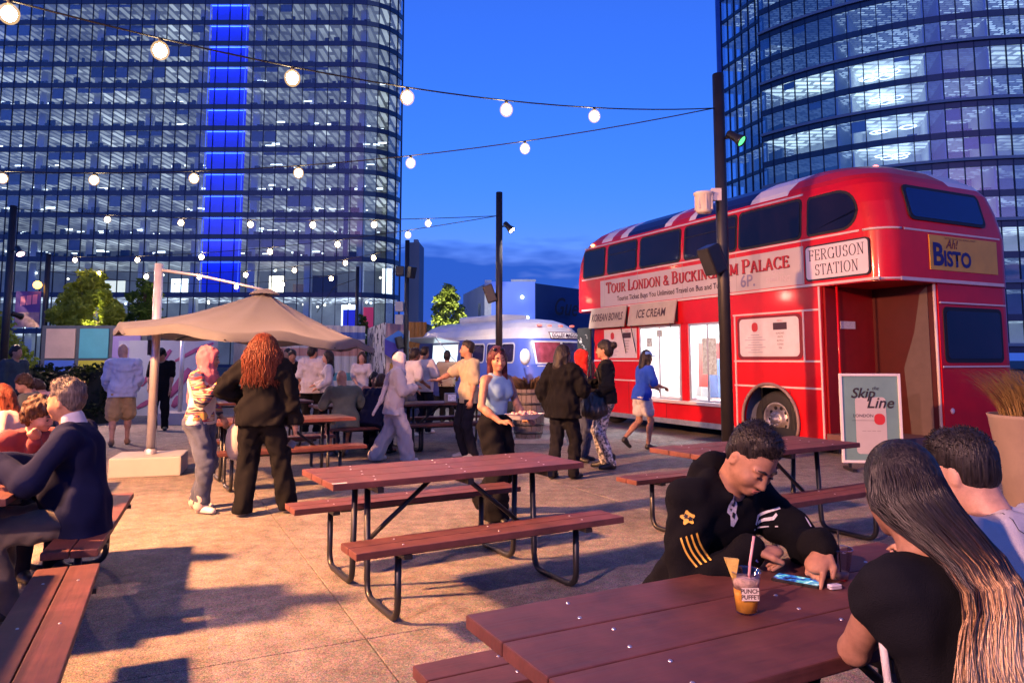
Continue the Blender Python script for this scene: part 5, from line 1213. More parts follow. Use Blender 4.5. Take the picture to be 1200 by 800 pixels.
# framed notice on the ground by the bus platform
sg = thing('notice_board', 'framed teal notice board reading skip the line at the bus platform', 'sign', (4.88, 9.98, 0), -.10)
Wd, Hh = .40, 1.30
M_fr = mat('frame_white', (.70, .66, .64), .4, var=.05)
for q in ((-Wd, .10, -Wd + .035, Hh), (Wd - .035, .10, Wd, Hh), (-Wd + .035, .10, Wd - .035, .135), (-Wd + .035, Hh - .035, Wd - .035, Hh)): MB().bbox((q[0], -.02, q[1]), (q[2], .02, q[3]), .006).build('frame_bar', M_fr, sg)
MB().box((-Wd + .03, .0, .13), (Wd - .03, .012, Hh - .03)).build('board', mat('board_teal', (.16, .29, .27), .22, var=.12, vscale=2, spec=.7), sg)
MB().prism(rrect(-.20, .22, .20, .98, .05), -.001, .001, Matrix.Translation((0, -.0025, 0)) @ Matrix.Rotation(PI/2, 4, 'X')).build('card', mat('card_pale', (.48, .44, .41), .4, var=.05), sg)
MS = lambda x, z, y=-.006: Matrix.Translation((x, y, z)) @ Matrix.Rotation(PI/2, 4, 'X')
M_ink = mat('ink_dark', (.025, .02, .022), .6, var=0); M_red = mat('print_red', (.50, .03, .03), .5, var=0)
text('Skip', .19, M_ink, sg, MS(-.10, 1.03), shear=.3, offset=.003); text('the', .07, M_ink, sg, MS(.07, 1.10), shear=.3); text('Line', .21, M_ink, sg, MS(.12, .90, -.0062), shear=.3, offset=.003)
text('LONDON\n—————', .06, M_ink, sg, MS(-.10, .70)); MB().prism(rrect(.04, .61, .18, .76, .06), -.001, .001, Matrix.Translation((0, -.005, 0)) @ Matrix.Rotation(PI/2, 4, 'X')).build('red_badge', M_red, sg); text('— — — —', .05, M_ink, sg, MS(0, .53))
for sx in (-1, 1): MB().box((sx*.30 - .03, -.18, 0), (sx*.30 + .03, .18, .04)).build('foot', M_blk, sg); MB().box((sx*.30 - .018, -.015, .04), (sx*.30 + .018, .015, .12)).build('foot_stem', M_blk, sg)
pt = thing('grass_planter', 'tall taupe planter overflowing with tan ornamental grass', 'planter', (4.28, 5.95, 0))
MB().lathe([(0, .02), (.22, .02), (.25, .04), (.30, .6), (.36, 1.02), (.37, 1.05), (.34, 1.05), (.33, .98), (0, .97)], 28).build('pot', mat('pot_taupe', (.20, .15, .13), .7, var=.1, vscale=4, bump=.15), pt)
gp = MB()
for k in range(1500):
    a = rgp.uniform(0, 2*PI); r_ = rgp.uniform(0, .26)**1; p0 = Vector((r_*math.cos(a), r_*math.sin(a), .97)); l = rgp.uniform(.35, .75); a2 = a + rgp.uniform(-.6, .6); o = Vector((math.cos(a2), math.sin(a2), 0)); pts = [p0]; dirv = Vector((o.x*.35, o.y*.35, 1)).normalized(); pc_ = p0
    for j in range(4): pc_ = pc_ + dirv*l/4; pts.append(pc_); dirv = (dirv + o*.28 + Vector((0, 0, -.42 if j > 1 else -.15))).normalized()
    w = Vector((-o.y, o.x, 0))*.0035; vs = []
    for j, p in enumerate(pts): vs += [p - w*(1 - j/5), p + w*(1 - j/5)]
    gp.add(vs, [(2*j, 2*j+1, 2*j+3, 2*j+2) for j in range(4)])
gp.build('grass', leafm('tan_grass', (.30, .20, .09)), pt)
# ------------------------------------------------------------------ red double-deck bus
M_redp = mat('bus_red', (.56, .005, .010), .36, var=.12, vscale=2.0, coat=.22, spec=.3)
M_cream = mat('bus_trim', (.62, .50, .46), .4, var=.06); M_rub = mat('window_rubber', (.01, .01, .012), .6, var=0)
M_dglass = mat('dark_bus_glass', (.010, .006, .010), .07, var=.5, vscale=1.3, spec=.5, bump=.03, bscale=2.5)
M_banner = mat('banner_cream', (.50, .44, .42), .5, var=.05, vscale=2)
M_silver = mat('skirt_silver', (.6, .6, .6), .35, .8, var=.15, vscale=10)
KB = Vector((5.4101, 10.4, 0)); bus = thing('double_decker_bus', 'red double-deck bus converted to a food stall with a union flag roof', 'bus', KB, math.atan2(AX.y, AX.x))
BW, BL = 3.14, 8.72
LEV = [(2.64, 0, 0, 0, .36), (3.05, 0, 0, 0, .36), (3.45, 0, 0, 0, .36), (3.85, .02, .08, .05, .38), (4.15, .05, .16, .15, .44), (4.33, .11, .27, .3, .54), (4.47, .22, .43, .45, .66), (4.59, .42, .68, .65, .78), (4.66, .7, 1.08, .95, .75), (4.70, 1.1, 1.5, 1.4, .34)]
def lerp_lev(z, c):
    for a, b in zip(LEV, LEV[1:]):
        if a[0] <= z <= b[0]: t = (z - a[0])/(b[0] - a[0]); return a[c]*(1-t) + b[c]*t
    return LEV[0][c] if z < LEV[0][0] else LEV[-1][c]
def ringpts(z, si, re, fr, rad, n=8):
    return [(x, -y, z) for x, y in rrect(re, si, BL - fr, BW - si, rad, n)]
sh_ = MB(); roof = MB(); rings = []
ZS = [2.64, 3.0, 3.45, 3.65, 3.85, 4.0, 4.15, 4.25, 4.33, 4.40, 4.47, 4.53, 4.59, 4.63, 4.66, 4.685, 4.70]
rings = [ringpts(z, *(lerp_lev(z, c) for c in (1, 2, 3, 4))) for z in ZS]; nr = len(rings[0])
for i in range(len(ZS) - 1):
    tgt = sh_ if ZS[i] < 4.24 else roof
    tgt.add(rings[i] + rings[i+1], [(k, nr + k, nr + (k+1) % nr, (k+1) % nr) for k in range(nr)], True)
roof.add(rings[-1], [tuple(range(nr))], True); sh_.add(rings[0], [tuple(range(nr))], False)
sh_.build('upper_body', M_redp, bus)
def flag_mat():
    m = mat('flag_roof_paint', (.5, .01, .015), .36, var=0, coat=.2, spec=.3); N = m.node_tree.nodes; L = m.node_tree.links; b = N['Principled BSDF']; tc = N.new('ShaderNodeTexCoord'); sp = N.new('ShaderNodeSeparateXYZ'); L.new(tc.outputs['Object'], sp.inputs['Vector'])
    ma = N.new('ShaderNodeMath'); ma.operation = 'MULTIPLY_ADD'; ma.inputs[1].default_value = -.9; L.new(sp.outputs['Y'], ma.inputs[0]); L.new(sp.outputs['X'], ma.inputs[2])
    dv = N.new('ShaderNodeMath'); dv.operation = 'DIVIDE'; dv.inputs[1].default_value = 10.0; L.new(ma.outputs[0], dv.inputs[0]); cr = N.new('ShaderNodeValToRGB'); cr.color_ramp.interpolation = 'CONSTANT'; e = cr.color_ramp.elements
    rd, wh, nv = (.45, .010, .016, 1), (.72, .68, .66, 1), (.008, .014, .09, 1); e[0].color = rd; e[1].position = .13; e[1].color = rd
    for pos, c in ((.19, wh), (.275, nv), (.425, wh), (.445, rd), (.50, wh), (.52, nv), (.655, wh), (.68, rd), (.715, wh), (.76, rd)): q = e.new(pos); q.color = c
    L.new(dv.outputs[0], cr.inputs['Fac']); L.new(cr.outputs['Color'], b.inputs['Base Color']); return m
roof.build('roof', flag_mat(), bus)
def side_poly(poly, proud, th, name, m_, parent=bus, lower=False):
    n = len(poly); f = lambda u, z, p: (u, -((0 if lower else lerp_lev(z, 1)) - p), z); vs = [f(u, z, proud) for u, z in poly] + [f(u, z, proud - th) for u, z in poly]
    return MB().add(vs, [tuple(range(n)), tuple(range(2*n-1, n-1, -1))] + [(k, n+k, n+(k+1) % n, (k+1) % n) for k in range(n)]).build(name, m_, parent)
def rear_poly(poly, proud, th, name, m_, parent=bus, lower=False):
    n = len(poly); f = lambda w, z, p: ((0 if lower else lerp_lev(z, 2)) - p, -w, z); vs = [f(w, z, proud) for w, z in poly] + [f(w, z, proud - th) for w, z in poly]
    return MB().add(vs, [tuple(range(n)), tuple(range(2*n-1, n-1, -1))] + [(k, n+k, n+(k+1) % n, (k+1) % n) for k in range(n)]).build(name, m_, parent)
def midz(poly):   # add points so panes follow the bulge
    return poly
ups = [(1.55, 2.90), (3.02, 4.42), (4.60, 5.90), (6.08, 7.16), (7.34, 8.22)]
for i, (a, b) in enumerate(ups):
    z0, z1 = 3.49, 4.10; fr_ = side_poly(rrect(a - .045, z0 - .045, b + .045, z1 + .045, .10), .008, .02, 'window', M_rub); side_poly(rrect(a, z0, b, z1, .07), .014, .01, 'pane', M_dglass, fr_); side_poly([(a - .03, z1 - .2), (b + .03, z1 - .2), (b + .03, z1 - .185), (a - .03, z1 - .185)], .016, .006, 'pane_bar', M_rub, fr_) if i in (1, 3) else None
fr_ = side_poly(rrect(.44, 3.46, 1.40, 4.12, [.08, .40, .30, .08], 7), .008, .02, 'window', M_rub); side_poly(rrect(.48, 3.50, 1.36, 4.08, [.06, .36, .26, .06], 7), .014, .01, 'pane', M_dglass, fr_)
wrear = [(.62, 3.62), (.62, 4.10), (2.26, 4.10), (2.26, 3.62)]
fr_ = rear_poly(rrect(.60, 3.58, 2.46, 4.14, .10), .024, .03, 'window', M_rub); rear_poly(rrect(.66, 3.63, 2.40, 4.09, .07), .030, .012, 'pane', mat('rear_glass', (.006, .01, .10), .05, var=.1, spec=.8), fr_)
# banner and boards on the side
side_poly([(1.48, 2.71), (7.48, 2.71), (7.48, 3.33), (1.48, 3.33)], .010, .02, 'banner', M_banner)
MLs = lambda u, z, p=.016: Matrix.Translation((u, p, z)) @ Matrix(((-1, 0, 0, 0), (0, 0, 1, 0), (0, 1, 0, 0), (0, 0, 0, 1)))
M_lred = mat('lettering_red', (.42, .012, .02), .5, var=0); M_ldk = mat('lettering_dark', (.05, .02, .03), .5, var=0); M_lshadow = mat('lettering_shadow', (.08, .01, .02), .5, var=0); M_lgrey = mat('lettering_faded', (.24, .22, .34), .6, var=0)
me = serif_mesh('TOUR LONDON & BUCKINGHAM PALACE', .20, 5.45, .20, .07); me2 = me.copy(); me.transform(MLs(4.50, 3.02, .0165)); link('lettering', me, M_lred, bus); me2.transform(MLs(4.487, 3.008, .0145)); link('lettering_shadow', me2, M_lshadow, bus)
text('Tourist Ticket Buys You Unlimited Travel on Bus and Tube', .155, M_ldk, bus, MLs(5.05, 2.86), offset=.002, sx=.93); text('6P.', .30, M_lgrey, bus, MLs(2.72, 2.87), offset=.006); text('ONE\nSHILLING', .13, M_banner if False else mat('lettering_pale', (.58, .48, .50), .6, var=0), bus, MLs(2.02, 2.90))
fb = side_poly(rrect(.25, 2.74, 1.44, 3.31, .07), .020, .02, 'station_board', mat('board_border', (.015, .015, .02), .5, var=0)); side_poly(rrect(.275, 2.765, 1.415, 3.285, .055), .024, .004, 'board_face', mat('board_face', (.70, .62, .62), .4, var=.04), fb)
for s_, z, w in (('FERGUSON', 3.06, 1.02), ('STATION', 2.82, .80)):
    me = serif_mesh(s_, .175, w, .13, .045, .09, bigfirst=False); me.transform(MLs(.845, z, .026)); link('lettering', me, mat('lettering_black', (.02, .015, .03), .5, var=0), fb)
# trim strips
def strip(u0, u1, z, h=.03, p=.014): side_poly([(u0, z - h/2), (u1, z - h/2), (u1, z + h/2), (u0, z + h/2)], p, .02, 'trim_strip', M_cream, lower=z < 2.64)
strip(.42, 8.3, 3.42); strip(.1, 8.3, 2.675, .04, .03); strip(1.5, 8.25, 4.19, .035)
for z in (2.28, 1.46, 1.03): strip(1.2, 3.12, z)
strip(6.02, 7.78, 1.46); strip(6.02, 7.78, 1.03)
for u, z0, z1 in ((1.20, .22, 2.64), (1.53, 1.46, 2.28), (3.08, .3, 2.28)): side_poly([(u - .015, z0), (u + .015, z0), (u + .015, z1), (u - .015, z1)], .0145, .02, 'trim_strip', M_cream, lower=True)
rear_poly([(.42, 3.405), (2.76, 3.405), (2.76, 3.435), (.42, 3.435)], .012, .015, 'trim_strip', M_cream); rear_poly([(.30, 2.65), (2.8, 2.65), (2.8, 2.70), (.30, 2.70)], .02, .03, 'trim_strip', M_cream); rear_poly([(1.16, 2.335), (2.82, 2.335), (2.82, 2.36), (1.16, 2.36)], .012, .015, 'trim_strip', M_cream, lower=True); rear_poly([(1.16, 1.37), (2.82, 1.37), (2.82, 1.395), (1.16, 1.395)], .012, .015, 'trim_strip', M_cream, lower=True)
mb = MB(); ap = [(.42 + .42*math.cos(R(a)) , .42 + .42*math.sin(R(a))) for a in range(180, 271, 10)]; 
for z in (2.675, 3.42): mbq = MB(); mbq.tube([(x, -y, z) for x, y in [(.36 + .365*math.cos(R(a)), .36 + .365*math.sin(R(a))) for a in range(180, 271, 9)]], .018, 6); mbq.build('corner_trim', M_cream, bus)
# advert on the back
ad = rear_poly([(.98, 2.84), (2.66, 2.84), (2.66, 3.37), (.98, 3.37)], .014, .02, 'advert_panel', mat('advert_yellow', (.62, .34, .04), .45, var=.08, vscale=4))
MLr = lambda w, z, p=.02: Matrix.Translation((-p, -w, z)) @ Matrix(((0, 0, -1, 0), (-1, 0, 0, 0), (0, 1, 0, 0), (0, 0, 0, 1)))
M_adn = mat('advert_navy', (.02, .015, .12), .5, var=0)
text('B', .48, M_adn, ad, MLr(1.16, 3.06), offset=.014); text('ISTO', .32, M_adn, ad, MLr(1.63, 3.01), offset=.012); text('Ah!', .19, mat('advert_brown', (.18, .04, .02), .5, var=0), ad, MLr(1.50, 3.245), shear=.3, offset=.004); text('TASTE IS WHAT YOU ALWAYS WANT', .045, mat('advert_brown2', (.2, .06, .03), .5, var=0), ad, MLr(1.72, 3.335))
for u, w in ((.62, .95), (.62, 1.45), (.62, 1.95)): MB().sphere((.80, -w, 4.60), (.04, .06, .03), 8, 6).build('marker_lamp', mat('marker_red', (1, .2, .2), .3, var=0, emit=5, ecol=(1, .16, .14)), bus)
MB().sphere((7.9, -.06, 4.25), (.07, .04, .03), 8, 6).build('marker_lamp', mat('marker_amber', (1, .5, .2), .3, var=0, emit=8, ecol=(1, .4, .12)), bus)
# lower deck walls with their openings
def sp(poly, name='side_panel', m_=None): return side_poly(poly, 0.0, .05, name, m_ or M_redp, lower=True)
rect = lambda a, z0, b, z1: [(a, z0), (b, z0), (b, z1), (a, z1)]
sp(rect(3.15, 2.22, 7.78, 2.66)); sp(rect(1.18, 1.45, 3.15, 2.66)); sp(rect(3.15, .22, 7.78, .66)); sp(rect(6.02, .66, 7.78, 2.22)); sp(rect(4.40, .66, 4.60, 2.22)); sp(rect(3.15, .66, 3.30, 2.22)); sp(rect(3.15, 2.19, 7.0, 2.22))
wc, wz, wr_ = 2.30, .46, .62
arc = [(wc + wr_*math.cos(R(a)), wz + wr_*math.sin(R(a))) for a in range(200, -21, -10)]
arc = [(wc - wr_*math.cos(R(a)), wz + wr_*math.sin(R(a))) for a in range(-20, 201, 10)]
sp([(1.18, .22)] + arc + [(3.15, .22), (3.15, 1.45), (1.18, 1.45)])
ed = [(wc - (wr_+.0)*math.cos(R(a)), .03, wz + (wr_+.0)*math.sin(R(a))) for a in range(-20, 201, 10)]; MB().tube(ed, .028, 6).build('wheel_arch_trim', mat('arch_trim', (.25, .17, .15), .5), bus)
side_poly(rect(3.15, .20, 7.80, .30), .012, .02, 'skirt_strip', M_silver, lower=True)
# panel seams and rivets
for u in (1.86, 2.48, 5.1, 5.72, 6.40, 7.1): side_poly(rect(u - .004, .32, u + .004, .60 if 3.1 < u < 6.05 else 1.0), .003, .006, 'panel_seam', M_rub, lower=True)
for u in (1.5, 3.0, 4.5, 6.0, 7.3): side_poly(rect(u - .003, 2.70, u + .003, 3.40), .0135 if False else .0112, .004, 'panel_seam', mat('seam_dark', (.30, .24, .22), .6, var=0))  # thin darker joint lines across the banner
ME_rv = MB().sphere((0, 0, 0), (.010, .006, .010), 6, 4).mesh('rivet'); ME_rv.materials.append(M_redp)
for k in range(46): link('rivet', ME_rv, None, bus, (1.3 + .14*k, .003, 2.60)); 
for k in range(13): link('rivet', ME_rv, None, bus, (1.3 + .14*k, .003, 1.40))
# wheel
wh = MB().lathe([(.30, -.13), (.40, -.14), (.455, -.12), (.475, -.06), (.475, .06), (.455, .12), (.40, .14), (.30, .13), (.28, .10), (.28, -.10), (.30, -.13)], 36, M=Matrix.Translation((wc, -.24, .475)) @ Matrix.Rotation(PI/2, 4, 'X')).build('tyre', mat('tyre_rubber', (.018, .017, .017), .75, var=.2, vscale=9, bump=.3, bscale=50), bus)
MB().lathe([(.30, .10), (.29, .115), (.25, .11), (.235, .05), (.17, .04), (.15, .11), (.12, .14), (.06, .15), (.055, .19), (0, .195)], 30, M=Matrix.Translation((wc, -.24, .475)) @ Matrix.Rotation(PI/2, 4, 'X') @ Matrix.Rotation(0, 4, 'X') @ Matrix.Scale(-1, 4, (0, 0, 1)) if False else Matrix.Translation((wc, -.24, .475)) @ Matrix.Rotation(-PI/2, 4, 'X')).build('rim', mat('rim_grey', (.38, .34, .32), .4, .6, var=.3, vscale=14), wh)
for k in range(10):
    a = 2*PI*k/10; x, z = wc + .195*math.cos(a), .475 + .195*math.sin(a); MB().lathe([(0, .012), (.03, .012), (.03, 0)], 8, M=Matrix.Translation((x, -.19, z)) @ Matrix.Rotation(-PI/2, 4, 'X')).build('rim_hole', M_rub, wh)
    x, z = wc + .10*math.cos(a + .3), .475 + .10*math.sin(a + .3); MB().lathe([(0, .03), (.013, .03), (.014, 0)], 6, M=Matrix.Translation((x, -.105, z)) @ Matrix.Rotation(-PI/2, 4, 'X')).build('wheel_nut', M_bolt, wh)
MB().box((wc - .75, -.62, .15), (wc + .75, -.55, 1.15)).build('wheel_well', M_rub, bus); MB().box((1.25, -2.6, .22), (7.7, -.10, .34)).build('chassis', M_rub, bus)
MB().lathe([(.0, -.13), (.40, -.14), (.455, -.12), (.475, -.06), (.475, .06), (.455, .12), (.0, .13)], 30, M=Matrix.Translation((wc, -2.6, .475)) @ Matrix.Rotation(PI/2, 4, 'X')).build('tyre', MATS['tyre_rubber'], bus)
for y in (-.45, -2.4): MB().lathe([(.0, -.13), (.40, -.14), (.455, -.12), (.475, -.06), (.475, .06), (.455, .12), (.0, .13)], 30, M=Matrix.Translation((7.55, y, .475)) @ Matrix.Rotation(PI/2, 4, 'X')).build('tyre', MATS['tyre_rubber'], bus)
# far side, rear and front walls of the lower deck
out = [(.03, 1.18), (.03, 2.82)] + [(.33 - .30*math.cos(R(a)), 2.82 + .30*math.sin(R(a))) for a in range(15, 91, 15)] + [(7.78, 3.12), (7.78, 3.06), (.36, 3.06)] + [(.33 - .24*math.cos(R(a)), 2.82 + .24*math.sin(R(a))) for a in range(75, 0, -15)] + [(.09, 2.82), (.09, 1.18)]
MB().prism([(x, -y) for x, y in out], .24, 2.66).build('rear_wall', M_redp, bus); MB().box((7.74, -3.06, .24), (7.78, -.05, 2.66)).build('front_bulkhead', M_redp, bus)
fr_ = rear_poly(rrect(1.27, 1.44, 2.74, 2.29, .09), -.02, .03, 'window', M_rub, lower=True); rear_poly(rrect(1.33, 1.50, 2.68, 2.23, .07), -.012, .01, 'pane', M_dglass, fr_, lower=True)
MB().sphere((.02, -1.36, .72), (.02, .045, .045), 12, 8).build('reflector', mat('reflector_pale', (.75, .55, .50), .3), bus)
MB().tube([(.07, -1.15, .30), (.07, -1.15, 2.66)], .022, 10).build('grab_pole', mat('pole_cream', (.70, .58, .50), .35), bus); MB().tube([(.95, -.10, .40), (.95, -.10, 2.66)], .018, 10).build('grab_pole', M_redp, bus)
# open platform
MB().bbox((.10, -3.05, .22), (1.2, -.02, .34), .01).build('platform_floor', mat('platform_floor', (.14, .07, .06), .7, var=.2, vscale=8), bus); MB().box((1.14, -3.05, .34), (1.18, -.06, 2.64)).build('platform_bulkhead', mat('saloon_red_shaded', (.24, .005, .008), .4, var=.1), bus); MB().box((.10, -1.20, .34), (1.139, -1.16, 2.64)).build('stair_side', mat('stair_red_shaded', (.06, .003, .004), .45, var=.1), bus)  # platform shade put into the colour: darkened copies of the bus red
MB().prism([(.18, -.02), (.55, -.02), (.62, 1.0), (.42, 1.55), (.30, 2.15), (.18, 2.25)], 0, .012, frame_M((.0, -1.145, .36), (1, 0, 0), (0, 0, 1))).build('stair_stringer', mat('stringer_grey', (.11, .075, .07), .6, var=.1), bus)
MB().box((1.133, -.72, 1.98), (1.139, -.38, 2.10)).build('notice_plate', mat('plate_white', (.65, .60, .58), .4, var=.3, vscale=60), bus); 
# menu boards
fr_ = side_poly(rrect(1.56, 1.49, 3.02, 2.24, .10), .006, .02, 'menu_board', mat('menu_recess', (.16, .01, .015), .5, var=0)); 
f2 = side_poly(rrect(1.62, 1.54, 2.96, 2.20, .08), .012, .006, 'menu_face', mat('menu_face', (.62, .58, .57), .35, var=.10, vscale=3), fr_, lower=True)
def menu(uc, zt, parent, sc=1.0):
    side_poly(rrect(uc + .30*sc - .07*sc, zt - .22*sc, uc + .30*sc + .07*sc, zt - .06*sc, .06*sc), .0145, .002, 'menu_badge', M_red, parent, lower=True); side_poly(rect(uc - .42*sc, zt - .20*sc, uc - .12*sc, zt - .08*sc), .0145, .002, 'menu_block', M_ldk, parent, lower=True)
    text('MENU', .045*sc, M_red, parent, MLs(uc - .27*sc, zt - .05*sc, .015))
    for k in range(5): text(('SUNDAES', 'SPLITS', 'BOWLS', 'CONES', 'TEA')[k], .042*sc, M_ldk, parent, MLs(uc - .27*sc, zt - .26*sc - .062*sc*k, .015))
    for k in range(8): mbx = .10 + .07*((k*7) % 3); side_poly(rect(uc + .30*sc - mbx*sc, zt - (.28 + .043*k)*sc, uc + .30*sc + mbx*sc, zt - (.272 + .043*k)*sc), .0145, .002, 'menu_line', M_lgrey, parent, lower=True)
menu(2.29, 2.19, f2)
f3 = side_poly(rect(6.08, 1.52, 7.34, 2.17), .012, .02, 'menu_board', mat('menu_pale', (.66, .60, .58), .35, var=.06), lower=True); menu(6.70, 2.16, f3)  # plain pale board face
# serving windows: bright galley behind
M_wht = mat('galley_white', (.75, .77, .78), .5, var=.05); M_lite = mat('galley_lamp', (1, 1, 1), .5, var=0, emit=30, ecol=(.93, .98, 1.0))
MB().box((3.2, -1.75, .34), (6.0, -1.70, 2.6)).build('galley_back_wall', M_wht, bus); MB().box((3.16, -1.70, .34), (3.20, -.06, 2.6)).build('galley_end_wall', M_wht, bus); MB().box((6.0, -1.75, .34), (6.04, -.06, 2.6)).build('galley_end_wall', M_wht, bus); MB().box((3.2, -1.70, .34), (6.0, -.05, .40)).build('galley_floor', M_wht, bus); MB().box((3.2, -1.70, 2.55), (6.0, -.05, 2.6)).build('galley_ceiling', M_wht, bus)
for u in (3.7, 4.9, 5.6): MB().box((u - .28, -1.5, 2.50), (u + .28, -.25, 2.53)).build('galley_light', M_lite, bus)
for (a, b, z0, z1, y, m_) in ((5.02, 5.5, .9, 1.85, -1.2, mat('galley_red', (.55, .10, .09), .4)), (4.68, 4.95, .7, 1.5, -1.0, mat('galley_blue', (.20, .32, .62), .4)), (5.3, 5.55, .7, 1.2, -.7, M_wht), (3.45, 3.9, .7, 1.6, -1.3, mat('galley_steel', (.55, .6, .62), .3, .5)), (4.0, 4.35, .7, 1.9, -1.5, M_wht), (4.7, 5.9, .60, .72, -.45, M_wht), (3.35, 4.3, .60, .70, -.45, M_wht)):
    g_ = MB().bbox((a, y - .3, z0), (b, y, z1), .015).build('galley_unit', m_, bus); MB().box((a + .04, y, z0 + .08), (b - .04, y + .006, z1 - .06)).build('unit_door', m_, g_)
for a, b in ((3.30, 4.38), (4.62, 6.0)):
    for q in ((a, .66, a + .05, 2.19), (b - .05, .66, b, 2.19), (a, .66, b, .71), (a, 2.14, b, 2.19), ((a+b)/2 - .02, .71, (a+b)/2 + .02, 2.14)): side_poly(rect(q[0], q[1], q[2], q[3]), -.012, .02, 'hatch_frame', mat('hatch_alu', (.60, .62, .64), .35, .6), lower=True)
for q in ((3.6, 1.2, 4.0, 1.9), (5.55, 1.75, 5.75, 1.95), (5.2, 1.95, 5.4, 2.1)): side_poly(rect(*q), -.014, .004, 'window_sticker', mat('sticker_pale', (.45, .60, .58), .5, var=.4, vscale=20), lower=True)
side_poly(rect(3.2, .62, 6.1, .68), .10, .12, 'serving_ledge', M_cream, lower=True)
# raised hatch flaps with their signs
def flap(u0, u1, z0, z1, word, tw):
    M = frame_M((0, 0, 0), (1, 0, 0), (0, 0, 1)); yb, yt = .15, .06
    n = [(u0, yb, z0), (u1, yb, z0), (u1, yt, z1), (u0, yt, z1)]; d = Vector((0, -.02, -.01)); vs = [Vector(p) for p in n] + [Vector(p) + d for p in n]
    fl = MB().add(vs, [(0,1,2,3),(7,6,5,4),(0,4,5,1),(1,5,6,2),(2,6,7,3),(3,7,4,0)]).build('hatch_flap', mat('flap_cream', (.44, .38, .28), .5, var=.08, vscale=5), bus)
    ey = Vector((0, yt - yb, z1 - z0)).normalized(); c = Vector(((u0+u1)/2, (yb+yt)/2 + .006, (z0+z1)/2)); text(word, .25, M_ldk, fl, frame_M(c, (-1, 0, 0), ey), sx=tw, offset=.004)
    for u in (u0 + .12, u1 - .12): MB().tube([(u, yb - .01, z0), (u, .0, z0 - .62)], .010, 6).build('prop', M_rub, fl)
    for u in (u0 + .02, u1 - .02): MB().box((u - .012, yt - .03, z0 + .03), (u + .012, yt + .0, z1)).build('flap_edge', M_rub, fl)
flap(6.36, 7.80, 2.22, 2.68, 'KOREAN BOWLS', .66); flap(4.64, 6.22, 2.22, 2.68, 'ICE CREAM', .80)
# cab and bonnet at the front
MB().bbox((7.78, -1.55, .45), (8.62, -.25, 1.45), .12).build('bonnet', M_redp, bus); MB().bbox((7.78, -2.80, .40), (8.55, -1.62, 2.60), .06).build('cab', M_redp, bus); MB().box((8.551, -2.65, 1.55), (8.56, -1.75, 2.4)).build('windscreen', M_dglass, bus); MB().box((8.62, -1.4, .55), (8.64, -.4, 1.35)).build('radiator', M_silver, bus)
cb_ = thing('chalkboard', 'black chalkboard with white scribbles beside the bus front', 'chalkboard', (KB + AX*8.15 - AN*.05), math.atan2(AX.y, AX.x)); MB().bbox((-.30, -.02, .1), (.30, .02, 2.25), .01).build('board', mat('chalk_black', (.015, .018, .018), .7, var=.3, vscale=4), cb_)
rgc = random.Random(4)
for k in range(16):
    x, z = rgc.uniform(-.2, .2), rgc.uniform(1.2, 2.1); MB().tube([(x + .06*math.cos(a*.7 + k), .024, z + .05*math.sin(a + k)) for a in range(6)], .004, 4).build('chalk_mark', mat('chalk_white', (.6, .62, .6), .9, var=0), cb_)

# ------------------------------------------------------------------ vintage coach
CA = Vector((.46, 18.9, 0)); cax = Vector((-.59, .81, 0)).normalized(); co = thing('coach', 'vintage blue coach with silver roof serving food from its side', 'coach', CA, math.atan2(cax.y, cax.x))
CWd, CLn = 2.3, 6.5
CL = [(.35, .05, .05, .05, .55), (.5, 0, 0, 0, .6), (1.35, 0, .0, 0, .6), (1.95, .05, .12, .05, .62), (2.15, .08, .20, .10, .66), (2.34, .17, .34, .2, .7), (2.48, .32, .52, .35, .7), (2.58, .55, .8, .6, .58), (2.62, .85, 1.2, .9, .28)]
def cl(z, c):
    for a, b in zip(CL, CL[1:]):
        if a[0] <= z <= b[0]: t = (z-a[0])/(b[0]-a[0]); return a[c]*(1-t) + b[c]*t
    return CL[0][c]
CZ = [.35, .42, .5, .9, 1.35, 1.65, 1.95, 2.05, 2.15, 2.25, 2.34, 2.42, 2.48, 2.54, 2.58, 2.60, 2.62]; cr_ = [[(x, -y, z) for x, y in rrect(cl(z, 2), cl(z, 1), CLn - cl(z, 3), CWd - cl(z, 1), cl(z, 4), 8)] for z in CZ]; nr = len(cr_[0]); lo_, hi_ = MB(), MB()
for i in range(len(CZ)-1): (lo_ if CZ[i] < 2.0 else hi_).add(cr_[i] + cr_[i+1], [(k, nr+k, nr+(k+1) % nr, (k+1) % nr) for k in range(nr)], True)
hi_.add(cr_[-1], [tuple(range(nr))], True); lo_.add(cr_[0], [tuple(range(nr))])
M_cblue = mat('coach_blue', (.06, .10, .40), .28, var=.08, vscale=2, coat=.6); M_csil = mat('coach_silver', (.66, .63, .62), .28, .45, var=.08, vscale=3)
lo_.build('body', M_cblue, co); hi_.build('roof', M_csil, co)
def ring_pt(z, f, proud=.012):
    """point on the coach outline; f = 0..1 across the front from left to right"""
    return None
def cside(poly, proud, th, name, m_, parent=co):
    n = len(poly); f = lambda u, z, p: (u, -(cl(z, 1) - p), z); vs = [f(u, z, proud) for u, z in poly] + [f(u, z, proud - th) for u, z in poly]; return MB().add(vs, [tuple(range(n)), tuple(range(2*n-1, n-1, -1))] + [(k, n+k, n+(k+1) % n, (k+1) % n) for k in range(n)]).build(name, m_, parent)
